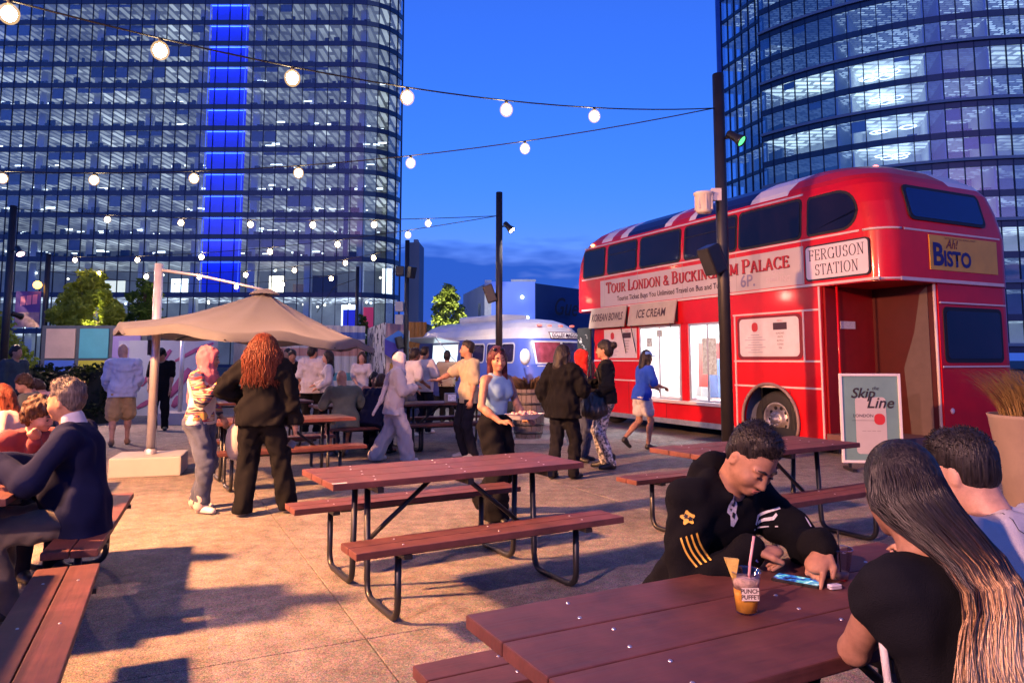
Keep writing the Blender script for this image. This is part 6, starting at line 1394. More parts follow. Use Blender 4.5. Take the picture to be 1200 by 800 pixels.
def cfront(w0, w1, z0, z1, proud, name, m_, parent=co, n=8):
    """panel that follows the rounded front between w0 and w1"""
    vs = []; 
    for k in range(n+1):
        w = w0 + (w1-w0)*k/n
        for z in (z0, (z0+z1)/2, z1):
            r_ = cl(z, 4); si = cl(z, 1); dx = 0; e = min(w - si, CWd - si - w)
            if e < r_: e = max(e, .02); dx = r_ - math.sqrt(max(0, r_*r_ - (r_-e)**2))
            vs.append((cl(z, 2) + dx - proud, -w, z))
    mb = MB(); mb.add(vs, [(3*i+j, 3*i+3+j, 3*i+4+j, 3*i+1+j) for i in range(n) for j in (0, 1)], True); return mb.build(name, m_, parent)
M_cgl = mat('coach_glass', (.02, .015, .05), .06, var=.5, vscale=3, spec=.8); M_cgr = mat('coach_glass_red', (.16, .03, .05), .08, var=.7, vscale=4, spec=.8, emit=.10, ecol=(.7, .15, .15))
for w0, w1, m_ in ((.30, 1.12, M_cgr), (1.18, 2.02, M_cgl)):
    f_ = cfront(w0 - .03, w1 + .03, 1.37, 1.98, .012, 'windscreen', M_csil); cfront(w0 + .01, w1 - .01, 1.41, 1.94, .022, 'pane', m_, f_)
sb = cfront(.80, 1.90, 2.04, 2.23, .03, 'name_board', mat('board_dark', (.06, .01, .02), .5, var=0)); cfront(.83, 1.87, 2.06, 2.21, .036, 'board_face', mat('board_pale', (.70, .64, .62), .5, var=0), sb)
text('DOLLEY MADISON', .15, M_ldk, sb, Matrix.Translation((cl(2.13, 2) - .095, -1.35, 2.13)) @ Matrix(((0, 0, -1, 0), (-1, 0, 0, 0), (0, 1, 0, 0), (0, 0, 0, 1))), offset=.004, sx=.82)
for w in (.42, .72, 1.58, 1.88):
    hl = MB().lathe([(.11, 0), (.12, .03), (.11, .05), (.09, .05)], 16, M=Matrix.Translation((.06 if w in (.72, 1.58) else .16, -w, .92)) @ Matrix.Rotation(-PI/2, 4, 'Y')).build('headlight', M_csil, co); MB().lathe([(0, .055), (.05, .05), (.09, .035)], 16, M=Matrix.Translation((.06 if w in (.72, 1.58) else .16, -w, .92)) @ Matrix.Rotation(-PI/2, 4, 'Y')).build('lens', mat('headlight_lens', (.7, .65, .6), .15, var=.1, emit=.5, ecol=(1, .85, .7)), hl)
MB().lathe([(0, .03), (.05, .025), (.09, 0)], 8, M=Matrix.Translation((.0, -1.15, 1.16)) @ Matrix.Rotation(-PI/2, 4, 'Y')).build('emblem', mat('emblem_gold', (.65, .45, .25), .3, .6, var=.1), co)
MB().bbox((-.12, -2.2, .36), (.05, -.10, .52), .03).build('bumper', mat('bumper_cream', (.62, .55, .48), .4, var=.1), co)
for z in (.68, 1.30): cfront(.10, 2.2, z, z + .03, .014, 'trim_strip', M_csil)
for u, w in ((.35, .60), (.42, 1.0), (.42, 1.4), (.35, 1.75)): MB().sphere((u, -w, 2.40), (.06, .09, .035), 8, 6).build('marker_lamp', mat('marker_coach', (.7, .15, .12), .3, var=0, emit=.6, ecol=(1, .2, .12)), co)
for a, b in ((.70, 1.32), (1.42, 2.04), (2.14, 2.76), (2.86, 3.4)): f_ = cside(rrect(a, 1.38, b, 1.94, .10), .010, .02, 'window', M_csil); cside(rrect(a + .04, 1.42, b - .04, 1.90, .07), .016, .01, 'pane', M_cgl, f_)
hz = cside([(3.55, .98), (5.1, .98), (5.1, 1.96), (3.55, 1.96)], .012, .02, 'serving_hatch', M_csil); cside([(3.60, 1.02), (5.05, 1.02), (5.05, 1.92), (3.60, 1.92)], .018, .01, 'hatch_light', mat('hatch_glow', (.7, .85, .9), .5, var=.15, vscale=4, emit=1.6, ecol=(.68, .90, 1.0)), hz)
MB().box((3.5, .0, .90), (5.15, .32, .95)).build('counter', M_csil, hz); aw = MB().add([(3.4, .02, 1.98), (5.7, .02, 1.98), (5.7, .85, 2.12), (3.4, .85, 2.12), (3.4, .02, 2.01), (5.7, .02, 2.01), (5.7, .85, 2.15), (3.4, .85, 2.15)], [(3,2,1,0),(4,5,6,7),(0,1,5,4),(1,2,6,5),(2,3,7,6),(3,0,4,7)]).build('awning', M_csil, co)
for u in (3.5, 5.6): MB().tube([(u, .80, 2.12), (u, .02, 1.35)], .014, 6).build('awning_strut', M_csil, aw)
sg2 = MB().box((4.95, .87, 2.02), (5.85, .90, 2.36)).build('stall_sign', mat('stall_sign_cream', (.66, .62, .52), .5, var=.05), co); text('KOREAN\nFRY FARE', .10, M_ldk, sg2, Matrix.Translation((5.40, .905, 2.19)) @ Matrix(((-1, 0, 0, 0), (0, 0, 1, 0), (0, 1, 0, 0), (0, 0, 0, 1))))
MB().sphere((-.25, .34, 1.55), (.09, .16, .21), 14, 10).build('side_mirror', mat('mirror_shell', (.68, .66, .64), .4), co); MB().tube([(-.22, .30, 1.5), (.25, .0, 1.35)], .015, 6).build('mirror_arm', M_csil, co)
MB().bbox((2.2, -1.6, 2.58), (4.6, -.7, 2.80), .06).build('roof_unit', M_csil, co)
for u in (1.2, 5.3): 
    for y in (-.16, -2.1): MB().lathe([(0, -.11), (.36, -.12), (.43, -.09), (.44, 0), (.43, .09), (.36, .12), (0, .11)], 24, M=Matrix.Translation((u, y, .44)) @ Matrix.Rotation(PI/2, 4, 'X')).build('tyre', MATS['tyre_rubber'], co)
# ------------------------------------------------------------------ the people
from mathutils.bvhtree import BVHTree
def toloc(pos, face, H, P):
    a = R(face - 90); d = Vector(P) - Vector(pos); s = H / 1.75
    return ((d.x*math.cos(a) + d.y*math.sin(a))/s, (-d.x*math.sin(a) + d.y*math.cos(a))/s, d.z/s)
BLK = cloth('black', (.006, .006, .0075)); NAVY = cloth('navy', (.006, .009, .038)); WHT = cloth('white', (.52, .50, .50)); KHA = cloth('khaki', (.42, .30, .15)); GRY = cloth('grey_trousers', (.13, .115, .10)); LBL = cloth('light_blue', (.42, .48, .66))
JEAN = cloth('jeans', (.06, .075, .13), var=.3); BEI = cloth('beige', (.36, .31, .21)); GRN = cloth('green_grey', (.13, .15, .12)); PNK = cloth('pink', (.66, .32, .30)); BLUE = cloth('sky_blue', (.20, .36, .50)); ROY = cloth('royal_blue', (.012, .06, .45)); DRK = cloth('dark_trousers', (.008, .009, .018))
SHW = mat('shoe_white', (.60, .56, .52), .5); SHB = mat('shoe_black', (.012, .012, .012), .45); SHG = mat('shoe_grey', (.25, .25, .27), .6)
HB = hairm('black', (.012, .009, .009)); HBR = hairm('brown', (.05, .025, .014)); HG = hairm('grey', (.085, .072, .068)); HR = hairm('red', (.10, .021, .008)); HD = hairm('dark_red', (.05, .008, .012))
DIN = 'diners at the picnic tables'; STD = 'people standing about the plaza'
tr = lambda m, **k: dict(m=m, **k)

# --- seated older man in navy jacket
P = (-2.62, 4.52, 0); F = 200
person('older man with grey hair in a navy jacket sitting in profile', P, F, 1.80, .013, .010, 'tan', seat=.46, lean=8, head=(2, -24, 0), hands=((.10, .46, .86), (-.16, .40, .88)), feet=((.15, .42, .085), (-.12, .30, .085)),
       top=dict(m=NAVY, sleeve=1, hem=-.14, mg=.032, name='jacket', fold=.010, fw=.14), bottom=tr(GRY, mg=.010, fold=.006), shoes=tr(SHB), hair='fade', hairc=HG, fine=True, facial=True, wide=1.08, belly=.03, group=DIN, seed=3,
       extra=lambda E_, Hd, T, s, *a: (lambda c: link('shirt_collar', mesh_np('shirt_collar', *(lambda vf: (vf[0]*s, vf[1]))(c.mesh(.010))), cloth('collar', (.50, .50, .55)), E_))(SDF().cap(T(0, -.005, .50), T(0, .0, .555), .082, .070, .02).ell(T(0, .08, .56), (.05, .05, .05), None, .02, sub=True)))
fd = thing('food_basket', 'red paper basket of food held by the older man', 'food basket', (P[0] - .62, P[1] - .12, .775)); MB().lathe([(0, 0), (.06, 0), (.085, .05), (.08, .05), (.055, .008)], 14).build('paper_tray', mat('red_paper', (.55, .07, .06), .6), fd)
rgf = random.Random(3); fm = MB()
for k in range(14): fm.sphere((rgf.uniform(-.05, .05), rgf.uniform(-.05, .05), .035 + rgf.uniform(0, .035)), rgf.uniform(.014, .024), 7, 5)
fm.build('food', mat('fried_food', (.45, .16, .06), .6, var=.4, vscale=40), fd)
# --- companions on the left
P = (-3.62, 5.35, 0); person('dark-haired woman leaning on her hand opposite the older man', P, 335, 1.62, .013, None, 'fair', True, seat=.46, lean=26, head=(10, 20, 8), hands=((.05, .34, 1.00), (-.15, .38, .84)), top=dict(m=cloth('maroon', (.16, .03, .04)), sleeve=1, hem=-.1), bottom=tr(DRK), hair='curly', hairc=HBR, facial=True, group=DIN, seed=4, shoes=tr(SHB))
P = (-4.62, 7.02, 0); person('red-haired woman in pale pink top seated with her back turned', P, 196, 1.64, .015, None, 'fair', True, seat=.46, lean=22, head=(8, 15, 0), hands=((.15, .40, .84), (-.15, .40, .84)), top=dict(m=cloth('pale_pink', (.62, .40, .36)), sleeve=.45, hem=-.1), bottom=tr(JEAN), hair='long', hairc=HR, group=DIN, seed=6, shoes=tr(SHW))
P = (-5.93, 7.02, 0); person('woman in dark red top across the far table', P, 15, 1.62, .017, None, 'tan', True, seat=.46, lean=14, hands=((.15, .40, .84), (-.15, .40, .84)), top=dict(m=cloth('dark_red', (.22, .02, .04)), sleeve=1, hem=-.1), bottom=tr(BLK), hair='long', hairc=HD, group=DIN, seed=7, shoes=tr(SHB))
P = (-6.50, 10.12, 0); person('curly-haired young man in grey shirt seated at the table end', P, 190, 1.68, .017, None, 'fair', seat=.46, lean=20, head=(10, 40, 0), hands=((.15, .40, .84), (-.15, .40, .84)), top=dict(m=GRN, sleeve=.45, hem=-.1), bottom=tr(JEAN), hair='curly', hairc=HBR, group=DIN, seed=8, shoes=tr(SHW))
P = (-6.68, 11.0, 0); person('person in salmon pink shirt bent low over the table', P, 190, 1.76, .017, None, 'fair', seat=.46, lean=38, head=(30, 0, 0), hands=((.15, .50, .84), (-.15, .50, .84)), top=dict(m=PNK, sleeve=.45, hem=-.1, mg=.03), bottom=tr(GRY), hair='short', hairc=HBR, group=DIN, seed=9, shoes=tr(SHB))
P = (-9.55, 14.0, 0); person('man in dark teal jacket standing beside the lamp post', P, 345, 1.76, .018, None, 'tan', head=(0, 10, 0), top=dict(m=cloth('dark_teal', (.03, .05, .07)), sleeve=1, hem=-.12, mg=.03, name='jacket'), bottom=tr(DRK), hair='short', hairc=HB, group=STD, seed=10, shoes=tr(SHB), wide=1.1)
P = (-6.82, 12.8, 0); person('bald man in light blue shirt and khaki shorts walking away', P, 118, 1.78, .015, None, 'fair', lean=6, head=(12, 30, 0), hands=((.20, .22, .95), (-.20, .22, .95)), feet=((.11, .16, .085), (-.12, -.14, .10)), top=dict(m=LBL, sleeve=1, hem=-.14, mg=.035, fold=.011), bottom=tr(KHA, len=.46, mg=.03, flare=.02, name='shorts'), shoes=tr(cloth('sandal', (.30, .18, .10))), wide=1.1, group=STD, seed=11)
P = (-7.44, 15.5, 0); person('man all in black with a black cap looking down', P, 285, 1.74, .017, None, 'tan', head=(25, -10, 0), hands=((.20, .20, .92), (-.20, .10, .85)), top=dict(m=BLK, sleeve=.45, hem=-.12), bottom=tr(BLK, mg=.02), shoes=tr(SHB), capm=BLK, hair='short', hairc=HB, group=STD, seed=12, wide=1.08)
# --- woman with pink scarf
def stripe_m():
    m = cloth('patterned_sleeve', (.4, .3, .25), b=0); N = m.node_tree.nodes; L = m.node_tree.links; b = N['Principled BSDF']; tc = N.new('ShaderNodeTexCoord'); w = N.new('ShaderNodeTexNoise'); mp = N.new('ShaderNodeMapping'); mp.inputs['Scale'].default_value = (4, 4, 22); L.new(tc.outputs['Object'], mp.inputs['Vector']); L.new(mp.outputs['Vector'], w.inputs['Vector']); w.inputs['Scale'].default_value = 1; w.inputs['Detail'].default_value = 1
    cr = N.new('ShaderNodeValToRGB'); cr.color_ramp.interpolation = 'CONSTANT'; e = cr.color_ramp.elements; e[0].color = (.03, .03, .05, 1); e[1].position = .42; e[1].color = (.45, .36, .25, 1); q = e.new(.5); q.color = (.40, .04, .04, 1); q = e.new(.56); q.color = (.06, .07, .16, 1); q = e.new(.62); q.color = (.5, .3, .08, 1)
    L.new(w.outputs['Fac'], cr.inputs['Fac']); L.new(cr.outputs['Color'], b.inputs['Base Color']); return m
CREAM = cloth('cream_vest', (.62, .55, .50)); PAT = stripe_m()
def vest(E_, Hd, T, s, el, wr, sho, kn, an):
    c = SDF(); c.cap(T(0, 0, .06), T(0, 0, .36), .165, .165, .05, (np.array([0, 1, 0]), 1.3)); c.cap(T(-.09, 0, .40), T(.09, 0, .40), .128, .128, .05, (np.array([0, 1, 0]), 1.15)); c.cap(T(-.07, 0, -.02), T(.07, 0, -.02), .15, .15, .05, (np.array([0, 1, 0]), 1.2)); c.cut(T(0, 0, -.04), (0, 0, -1)); V, F = c.mesh(.014, .006, 3); link('vest', mesh_np('vest', V*s, F), CREAM, E_)
    for i in (0, 1):
        c = SDF(); c.cap(kn[i] + (an[i]-kn[i])*.78, kn[i] + (an[i]-kn[i])*1.0, .076, .074, .01); V, F = c.mesh(.012, .003); link('rolled_cuff', mesh_np('rolled_cuff', V*s, F), cloth('cuff', (.55, .42, .38)), E_)
P = (-3.12, 7.36, 0); person('woman with pink headscarf and patterned sleeves raising her hand', P, 352, 1.63, .013, .010, 'tan', True, lean=3, head=(2, 18, 0), hands=((.10, .26, 1.34), (-.20, .12, .98)), ehint=((.9, -.4, -1), (-.5, -1, -.2)), feet=((.10, .10, .085), (-.10, -.08, .085)), top=dict(m=PAT, sleeve=.92, hem=.0, mg=.02, name='shirt'), bottom=tr(JEAN, len=.97, mg=.018, flare=.012, name='jeans'), shoes=tr(SHW), hijab=dict(m=cloth('pink_scarf', (.42, .12, .15), var=.3), tail=(.02, -.13, .22)), facial=True, group=STD, seed=13, extra=vest)
bag = thing('shoulder_bag', 'pale woven bag hanging beside the woman with pink scarf', 'bag', (-2.82, 7.50, .50)); MB().sphere((0, 0, .16), (.10, .08, .19), 12, 8).build('pouch', cloth('bag_pale', (.45, .40, .38)), bag); MB().tube([(-.03, 0, .32), (0, .02, .62), (.03, 0, .32)], .008, 6).build('strap', cloth('bag_strap', (.2, .16, .14)), bag)
# --- red-haired woman from behind
def redhair(E_, Hd, T, s):
    rg = random.Random(2); paths = []
    for k in range(1500):
        a = rg.uniform(-PI*1.0, PI*.0) if rg.random() < .8 else rg.uniform(-PI, PI); el_ = rg.uniform(.15, 1.35)
        x, y, z = .080*math.cos(a)*math.cos(el_), .098*math.sin(a)*math.cos(el_) + .0, .125 + .108*math.sin(el_)
        if y > .055 and z < .19: continue
        p = Vector(Hd(x, y, z)); pts = [p]; out = Vector((x, y, 0)); out = out.normalized() if out.length > .01 else Vector((0, -1, 0)); ph = rg.uniform(0, 6); L_ = rg.uniform(.30, .46); n = 9
        d0 = Vector((out.x*.10, min(out.y, .3)*.09 - .01, 0))
        for j in range(1, n+1):
            f = j/n; wob = (.006 + .020*f)*math.sin(ph + f*9); q = p + Vector((d0.x*min(1, f*2.2)*1.1 + wob, d0.y*min(1, f*2.2) + wob*.5, .03*math.sin(min(1, f*3)*PI) - L_*f)); pts.append(q)
        paths.append([q*s for q in pts])
    strands('hair', paths, .0058, .0016, HR, E_)
    c = SDF(); c.ell(Hd(0, -.005, .125), (.080, .100, .112), None, .02).ell(Hd(0, .13, .07), (.075, .065, .09), None, .02, sub=True); V, F = c.mesh(.012); link('hair_cap', mesh_np('hair_cap', V*s, F), HR, E_)
P = (-2.46, 7.2, 0); E_, I = person('red-haired woman in black jacket seen from behind', P, 98, 1.76, .012, None, 'fair', True, head=(0, 12, 0), hands=((.33, .05, .80), (-.24, .20, 1.12)), ehint=((1, -.6, 0), (-1, -.8, -.2)), feet=((.26, .06, .085), (-.13, -.05, .085)), top=dict(m=BLK, sleeve=1, hem=-.10, mg=.042, name='jacket', fold=.013, fw=.14, flare=1.0, cuff=1.2), bottom=tr(BLK, mg=.022, flare=.022, fold=.008), shoes=tr(SHG), hair=redhair, wide=1.05, group=STD, seed=14)
phone2 = thing('phone', 'phone with glowing blue screen in the hand of the red-haired woman', 'phone', (-2.13, 7.13, .68), .9); phone2.rotation_euler = (.3, .5, .2); q = MB(); q.prism(rrect(-.036, -.075, .036, .075, .01), -.004, .004); q.build('case', mat('phone_case', (.01, .01, .012), .3), phone2); q = MB(); q.prism(rrect(-.033, -.072, .033, .072, .008), -.0046, -.0041); q.build('screen', mat('screen_blue', (.1, .3, .8), .2, var=0, emit=.8, ecol=(.10, .28, 1)), phone2)
# --- beyond the umbrella
person('young man in black printed tee holding a cup', (-4.62, 15.3, 0), 290, 1.70, .018, None, 'tan', head=(15, 0, 0), hands=((.08, .28, 1.15), (-.22, .05, .85)), top=dict(m=BLK, sleeve=.45, hem=-.12, mg=.03), bottom=tr(cloth('dark_shorts', (.03, .03, .03)), len=.45, mg=.03, name='shorts'), shoes=tr(SHW), hair='short', hairc=HB, group=STD, seed=15)
person('man in loose white tee and black trousers seen from behind', (-4.08, 14.9, 0), 95, 1.78, .017, None, 'tan', head=(0, -45, 0), top=dict(m=WHT, sleeve=.48, hem=-.16, mg=.045, fold=.012), bottom=tr(BLK, mg=.025), shoes=tr(SHW), hair='short', hairc=HB, group=STD, seed=16)
person('woman in white shirt and black vest turned left under the umbrella', (-3.62, 14.4, 0), 195, 1.66, .017, None, 'fair', True, hands=((.10, .25, 1.05), (-.16, .2, 1.0)), top=dict(m=WHT, sleeve=1, hem=-.06, mg=.02), bottom=tr(BLK), shoes=tr(SHB), hair='long', hairc=HB, group=STD, seed=17)
person('woman in white top facing the camera by the banded container', (-3.38, 16.4, 0), 275, 1.66, .019, None, 'fair', True, hands=((.10, .25, 1.05), (-.2, .1, .9)), top=dict(m=WHT, sleeve=.4, hem=-.06, mg=.02), bottom=tr(JEAN), shoes=tr(SHB), hair='long', hairc=HBR, group=STD, seed=18)
person('bald man in grey green tee seated with his back turned', (-2.56, 11.26, 0), 118, 1.76, .015, None, 'fair', seat=.46, lean=18, head=(8, 10, 0), hands=((.18, .38, .86), (-.18, .38, .86)), top=dict(m=GRN, sleeve=.45, hem=-.14, mg=.03), bottom=tr(cloth('tan_shorts', (.3, .2, .12)), len=.46, name='shorts'), shoes=tr(SHG), wide=1.12, group=DIN, seed=19)
person('man in dark navy pullover hunched over the crowded table', (-2.20, 11.44, 0), 75, 1.76, .015, None, 'tan', seat=.46, lean=34, head=(5, -15, 0), hands=((.18, .42, .86), (-.18, .42, .86)), top=dict(m=NAVY, sleeve=1, hem=-.14, mg=.035, fold=.010), bottom=tr(DRK), shoes=tr(SHB), hair='short', hairc=HBR, wide=1.12, group=DIN, seed=20)
person('child with dark hair seated across from the navy pullover', (-2.92, 12.50, 0), 290, 1.42, .017, None, 'tan', seat=.46, lean=12, hands=((.15, .35, .95), (-.15, .35, .95)), feet=((.12, .40, .2), (-.12, .40, .2)), top=dict(m=cloth('print_shirt', (.14, .16, .18), var=.7), sleeve=.45, hem=-.1), bottom=tr(JEAN), hair='short', hairc=HB, group=DIN, seed=21)
person('woman in salmon top seated across from the navy pullover', (-2.42, 12.80, 0), 285, 1.62, .017, None, 'tan', True, seat=.46, lean=14, head=(8, 0, 0), hands=((.15, .35, .86), (-.15, .35, .86)), top=dict(m=cloth('salmon_top', (.52, .20, .14)), sleeve=.45, hem=-.1), bottom=tr(DRK), hair='long', hairc=HB, facial=True, group=DIN, seed=22, shoes=tr(SHB))
person('man in dark shirt seated in the shade beneath the umbrella', (-4.17, 12.33, 0), 120, 1.74, .019, None, 'tan', seat=.46, lean=16, hands=((.18, .38, .86), (-.18, .38, .86)), top=dict(m=DRK, sleeve=.46, hem=-.12, mg=.03), bottom=tr(JEAN), shoes=tr(SHB), hair='short', hairc=HB, group=DIN, seed=41)
person('woman in teal blouse seated in the shade beneath the umbrella', (-4.85, 13.46, 0), 300, 1.62, .019, None, 'fair', True, seat=.46, lean=10, hands=((.18, .36, .86), (-.18, .36, .86)), top=dict(m=cloth('teal_blouse', (.05, .16, .18)), sleeve=.46, hem=-.10), bottom=tr(DRK), shoes=tr(SHB), hair='bob', hairc=HBR, group=DIN, seed=42)
person('man in grey hoodie standing before the banded container', (-5.35, 17.4, 0), 250, 1.75, .020, None, 'tan', top=dict(m=cloth('grey_hoodie', (.14, .14, .15)), sleeve=1, hem=-.12, mg=.035), bottom=tr(DRK), shoes=tr(SHW), hair='short', hairc=HB, group=STD, seed=43)
person('woman in mustard dress standing by the speckled container', (-2.95, 18.6, 0), 230, 1.66, .020, None, 'brown', True, top=dict(m=cloth('mustard', (.40, .24, .04)), sleeve=.3, hem=-.14, mg=.02), bottom=dict(m=cloth('mustard', (.40, .24, .04)), skirt=.45, flare=.05, name='skirt'), shoes=tr(SHB), hair='curly', hairc=HB, group=STD, seed=44)
# --- woman all in white, walking
CRW = cloth('off_white', (.52, .48, .47), var=.06)
person('woman all in white with a long white headscarf walking right', (-1.74, 10.8, 0), 20, 1.60, .014, .011, 'tan', True, lean=5, head=(4, 10, 0), hands=((.12, .30, 1.18), (-.12, .32, 1.12)), feet=((.12, .20, .085), (-.10, -.26, .12)), top=dict(m=CRW, sleeve=1, hem=-.20, mg=.045, fold=.009, flare=1.10), bottom=tr(CRW, mg=.022, flare=.05, fold=.010), shoes=tr(SHW), hijab=dict(m=cloth('white_scarf', (.54, .50, .54), var=.06), tails=[((-.05, -.12, .40), (-.06, -.20, .02), .07, .045), ((-.06, -.20, .02), (-.07, -.30, -.22), .045, .03)]), group=STD, seed=23)
person('dark-skinned man in white shirt bending near the coach', (-2.04, 14.3, 0), 40, 1.74, .017, None, 'dark', lean=14, hands=((.2, .3, 1.0), (-.2, .3, 1.0)), top=dict(m=WHT, sleeve=.48, hem=-.12, mg=.035), bottom=tr(JEAN), shoes=tr(SHW), hair='short', hairc=HB, group=STD, seed=24)
person('woman with dark hair turned to the coach window', (-2.15, 16.8, 0), 300, 1.66, .019, None, 'fair', True, top=dict(m=WHT, sleeve=.45, hem=-.08), bottom=tr(DRK), hair='bob', hairc=HB, group=STD, seed=25, shoes=tr(SHB))
person('man in white tee with red back print near the coach', (-1.80, 14.9, 0), 62, 1.76, .016, None, 'tan', head=(6, 0, 0), hands=((.20, .26, 1.05), (-.2, .2, 1.0)), top=dict(m=WHT, sleeve=.46, hem=-.12, mg=.035), bottom=tr(DRK, mg=.02), shoes=tr(SHW), hair='fade', hairc=HB, group=STD, seed=26)
person('person in tan shirt ordering at the coach hatch', (-1.55, 17.4, 0), 85, 1.70, .018, None, 'tan', hands=((.2, .28, 1.05), (-.2, .2, 1.0)), top=dict(m=BEI, sleeve=.46, hem=-.08, mg=.025), bottom=tr(BLK), shoes=tr(SHB), hair='short', hairc=HB, group=STD, seed=27)
E_, I = person('man in beige tee and black trousers gesturing with open hand', (-.66, 11.17, 0), 205, 1.78, .013, .010, 'tan', head=(0, -20, 0), hands=((.10, .46, 1.16), (-.24, .06, .82)), ehint=((1, -.6, -.8), (-.6, -1, 0)), feet=((.11, .03, .085), (-.12, -.03, .085)), top=dict(m=BEI, sleeve=.47, hem=-.13, mg=.032, fold=.009), bottom=tr(DRK, mg=.018), shoes=tr(SHG), hair='fade', hairc=HB, facial=True, group=STD, seed=28, handdir=((.2, 1, .0), None), curl=(.1, .5), wide=1.04)
# --- woman in blue top with a tray
P = (-.16, 7.0, 0); F = 318
def shades(E_, Hd, T, s, *a):
    mb = MB()
    for q in (1, -1): mb.sphere(tuple(Vector(Hd(q*.036, .066, .205))*s), (.032, .014, .018), 10, 6)
    mb.tube([Vector(Hd(-.07, .0, .19))*s, Vector(Hd(-.05, .06, .205))*s, Vector(Hd(.05, .06, .205))*s, Vector(Hd(.07, .0, .19))*s], .006, 6); mb.build('sunglasses', mat('shades_black', (.01, .01, .01), .15), E_)
E_, I = person('woman in sky blue halter top and black trousers carrying food', P, F, 1.62, .012, .008, 'tan', True, lean=2, head=(4, -30, 3), hands=((.20, .26, 1.00), (-.12, .30, 1.00)), ehint=((1, -.9, -.5), (-1, -.9, -.5)), handdir=((-.3, 1, .1), (.3, 1, .1)), feet=((.12, .12, .085), (-.12, -.26, .18)), top=dict(m=BLUE, sleeve=0, hem=.06, mg=.012, tank=True, fold=.003, neckcut=False), bottom=tr(BLK, mg=.024, flare=.055, fold=.010), shoes=tr(SHB, boot=True), hair='long', hairc=HD, facial=True, group=STD, seed=29, extra=shades, wide=1.06, curl=(.4, .4))
a = R(F - 90); tp = Vector(P) + Vector((math.cos(a)*.06 - math.sin(a)*.42, math.sin(a)*.06 + math.cos(a)*.42, .955))
ty_ = thing('food_tray', 'white paper tray of food held by the woman in blue', 'food tray', tp, R(F - 90)); tq = MB()
rings_ = [[(x, y, z) for x, y in rrect(-w, -d, w, d, .04, 4)] for w, d, z in ((.10, .07, 0), (.15, .11, .045), (.165, .125, .05), (.145, .105, .042), (.095, .066, .006))]; n_ = len(rings_[0])
for i in range(4): tq.add(rings_[i] + rings_[i+1], [(k, (k+1) % n_, n_ + (k+1) % n_, n_ + k) for k in range(n_)], True)
tq.add(rings_[0], [tuple(range(n_))]); tq.add(rings_[4], [tuple(range(n_))]); tq.build('paper', mat('tray_paper', (.70, .66, .66), .6, var=.1, vscale=20, bump=.5, bscale=60), ty_)
fm = MB()
for k in range(26): fm.sphere((rgf.uniform(-.11, .11), rgf.uniform(-.07, .07), .035 + rgf.uniform(0, .03)), (rgf.uniform(.014, .03), rgf.uniform(.012, .024), rgf.uniform(.01, .02)), 7, 5)
fm.build('food', mat('tray_food', (.50, .28, .24), .6, var=.5, vscale=35), ty_)
# --- group by the bus
E_, I = person('woman in oversized black jacket and black jeans by the barrel', (.64, 9.3, 0), 55, 1.68, .013, None, 'tan', True, head=(2, -25, 0), hands=((.10, .30, 1.18), (-.26, .05, .92)), ehint=((1, -.8, -.6), (-1, -.7, 0)), feet=((.12, .06, .085), (-.12, -.08, .085)), top=dict(m=BLK, sleeve=1, hem=-.16, mg=.055, name='jacket', fold=.012, flare=1.1), bottom=tr(cloth('black_denim', (.010, .010, .013), var=.4), mg=.022), shoes=tr(SHB), hair='bob', hairc=HB, group=STD, seed=30)
person('woman with bright red headscarf and dark jacket', (1.02, 10.85, 0), 335, 1.64, .014, .011, 'brown', True, head=(2, 15, 0), hands=((.12, .26, 1.15), (-.12, .26, 1.10)), top=dict(m=cloth('dark_jacket', (.03, .03, .045), var=.3), sleeve=1, hem=-.12, mg=.03, name='jacket'), bottom=tr(JEAN), shoes=tr(SHB), hijab=dict(m=cloth('red_scarf', (.62, .02, .012), var=.2)), facial=True, group=STD, seed=31)
def silver_m():
    m = mat('silver_fabric', (.45, .43, .42), .35, .35, var=0); N = m.node_tree.nodes; L = m.node_tree.links; b = N['Principled BSDF']; tc = N.new('ShaderNodeTexCoord'); n = N.new('ShaderNodeTexNoise'); n.inputs['Scale'].default_value = 26; n.inputs['Detail'].default_value = 3; L.new(tc.outputs['Object'], n.inputs['Vector']); cr = N.new('ShaderNodeValToRGB'); cr.color_ramp.elements[0].position = .44; cr.color_ramp.elements[0].color = (.10, .10, .11, 1); cr.color_ramp.elements[1].position = .56; cr.color_ramp.elements[1].color = (.62, .60, .58, 1); L.new(n.outputs['Fac'], cr.inputs['Fac']); L.new(cr.outputs['Color'], b.inputs['Base Color']); return m
person('woman in black top, silver patterned trousers and heeled boots', (1.30, 10.06, 0), 172, 1.76, .013, .011, 'tan', True, head=(2, -8, 0), hands=((.10, .24, 1.16), (-.20, .14, .98)), ehint=((1, -.8, -.7), (-.8, -1, -.2)), feet=((.09, .05, .10), (-.09, -.06, .10)), top=dict(m=cloth('black_knit', (.013, .013, .013)), sleeve=1, hem=-.06, mg=.03, name='blouse', fold=.008), bottom=tr(silver_m(), mg=.010, fold=.004), shoes=tr(SHB, boot=True), hair='bun', hairc=HB, group=STD, seed=32)
hbg = thing('handbag', 'black slouchy handbag hanging at the woman in silver trousers', 'handbag', (1.10, 9.83, .74), .3); c = SDF().ell((0, 0, .15), (.17, .09, .16), None).ell((0, 0, .05), (.18, .10, .09), None, .08); V, F_ = c.mesh(.014, .008, 2); link('pouch', mesh_np('pouch', V, F_), mat('bag_leather', (.015, .014, .014), .4, var=.2, bump=.3, bscale=60), hbg); MB().tube([(-.12, 0, .26), (-.05, .06, .62), (.03, .16, .78), (.08, .08, .60), (.12, 0, .26)], .010, 6).build('strap', M_blk, hbg)
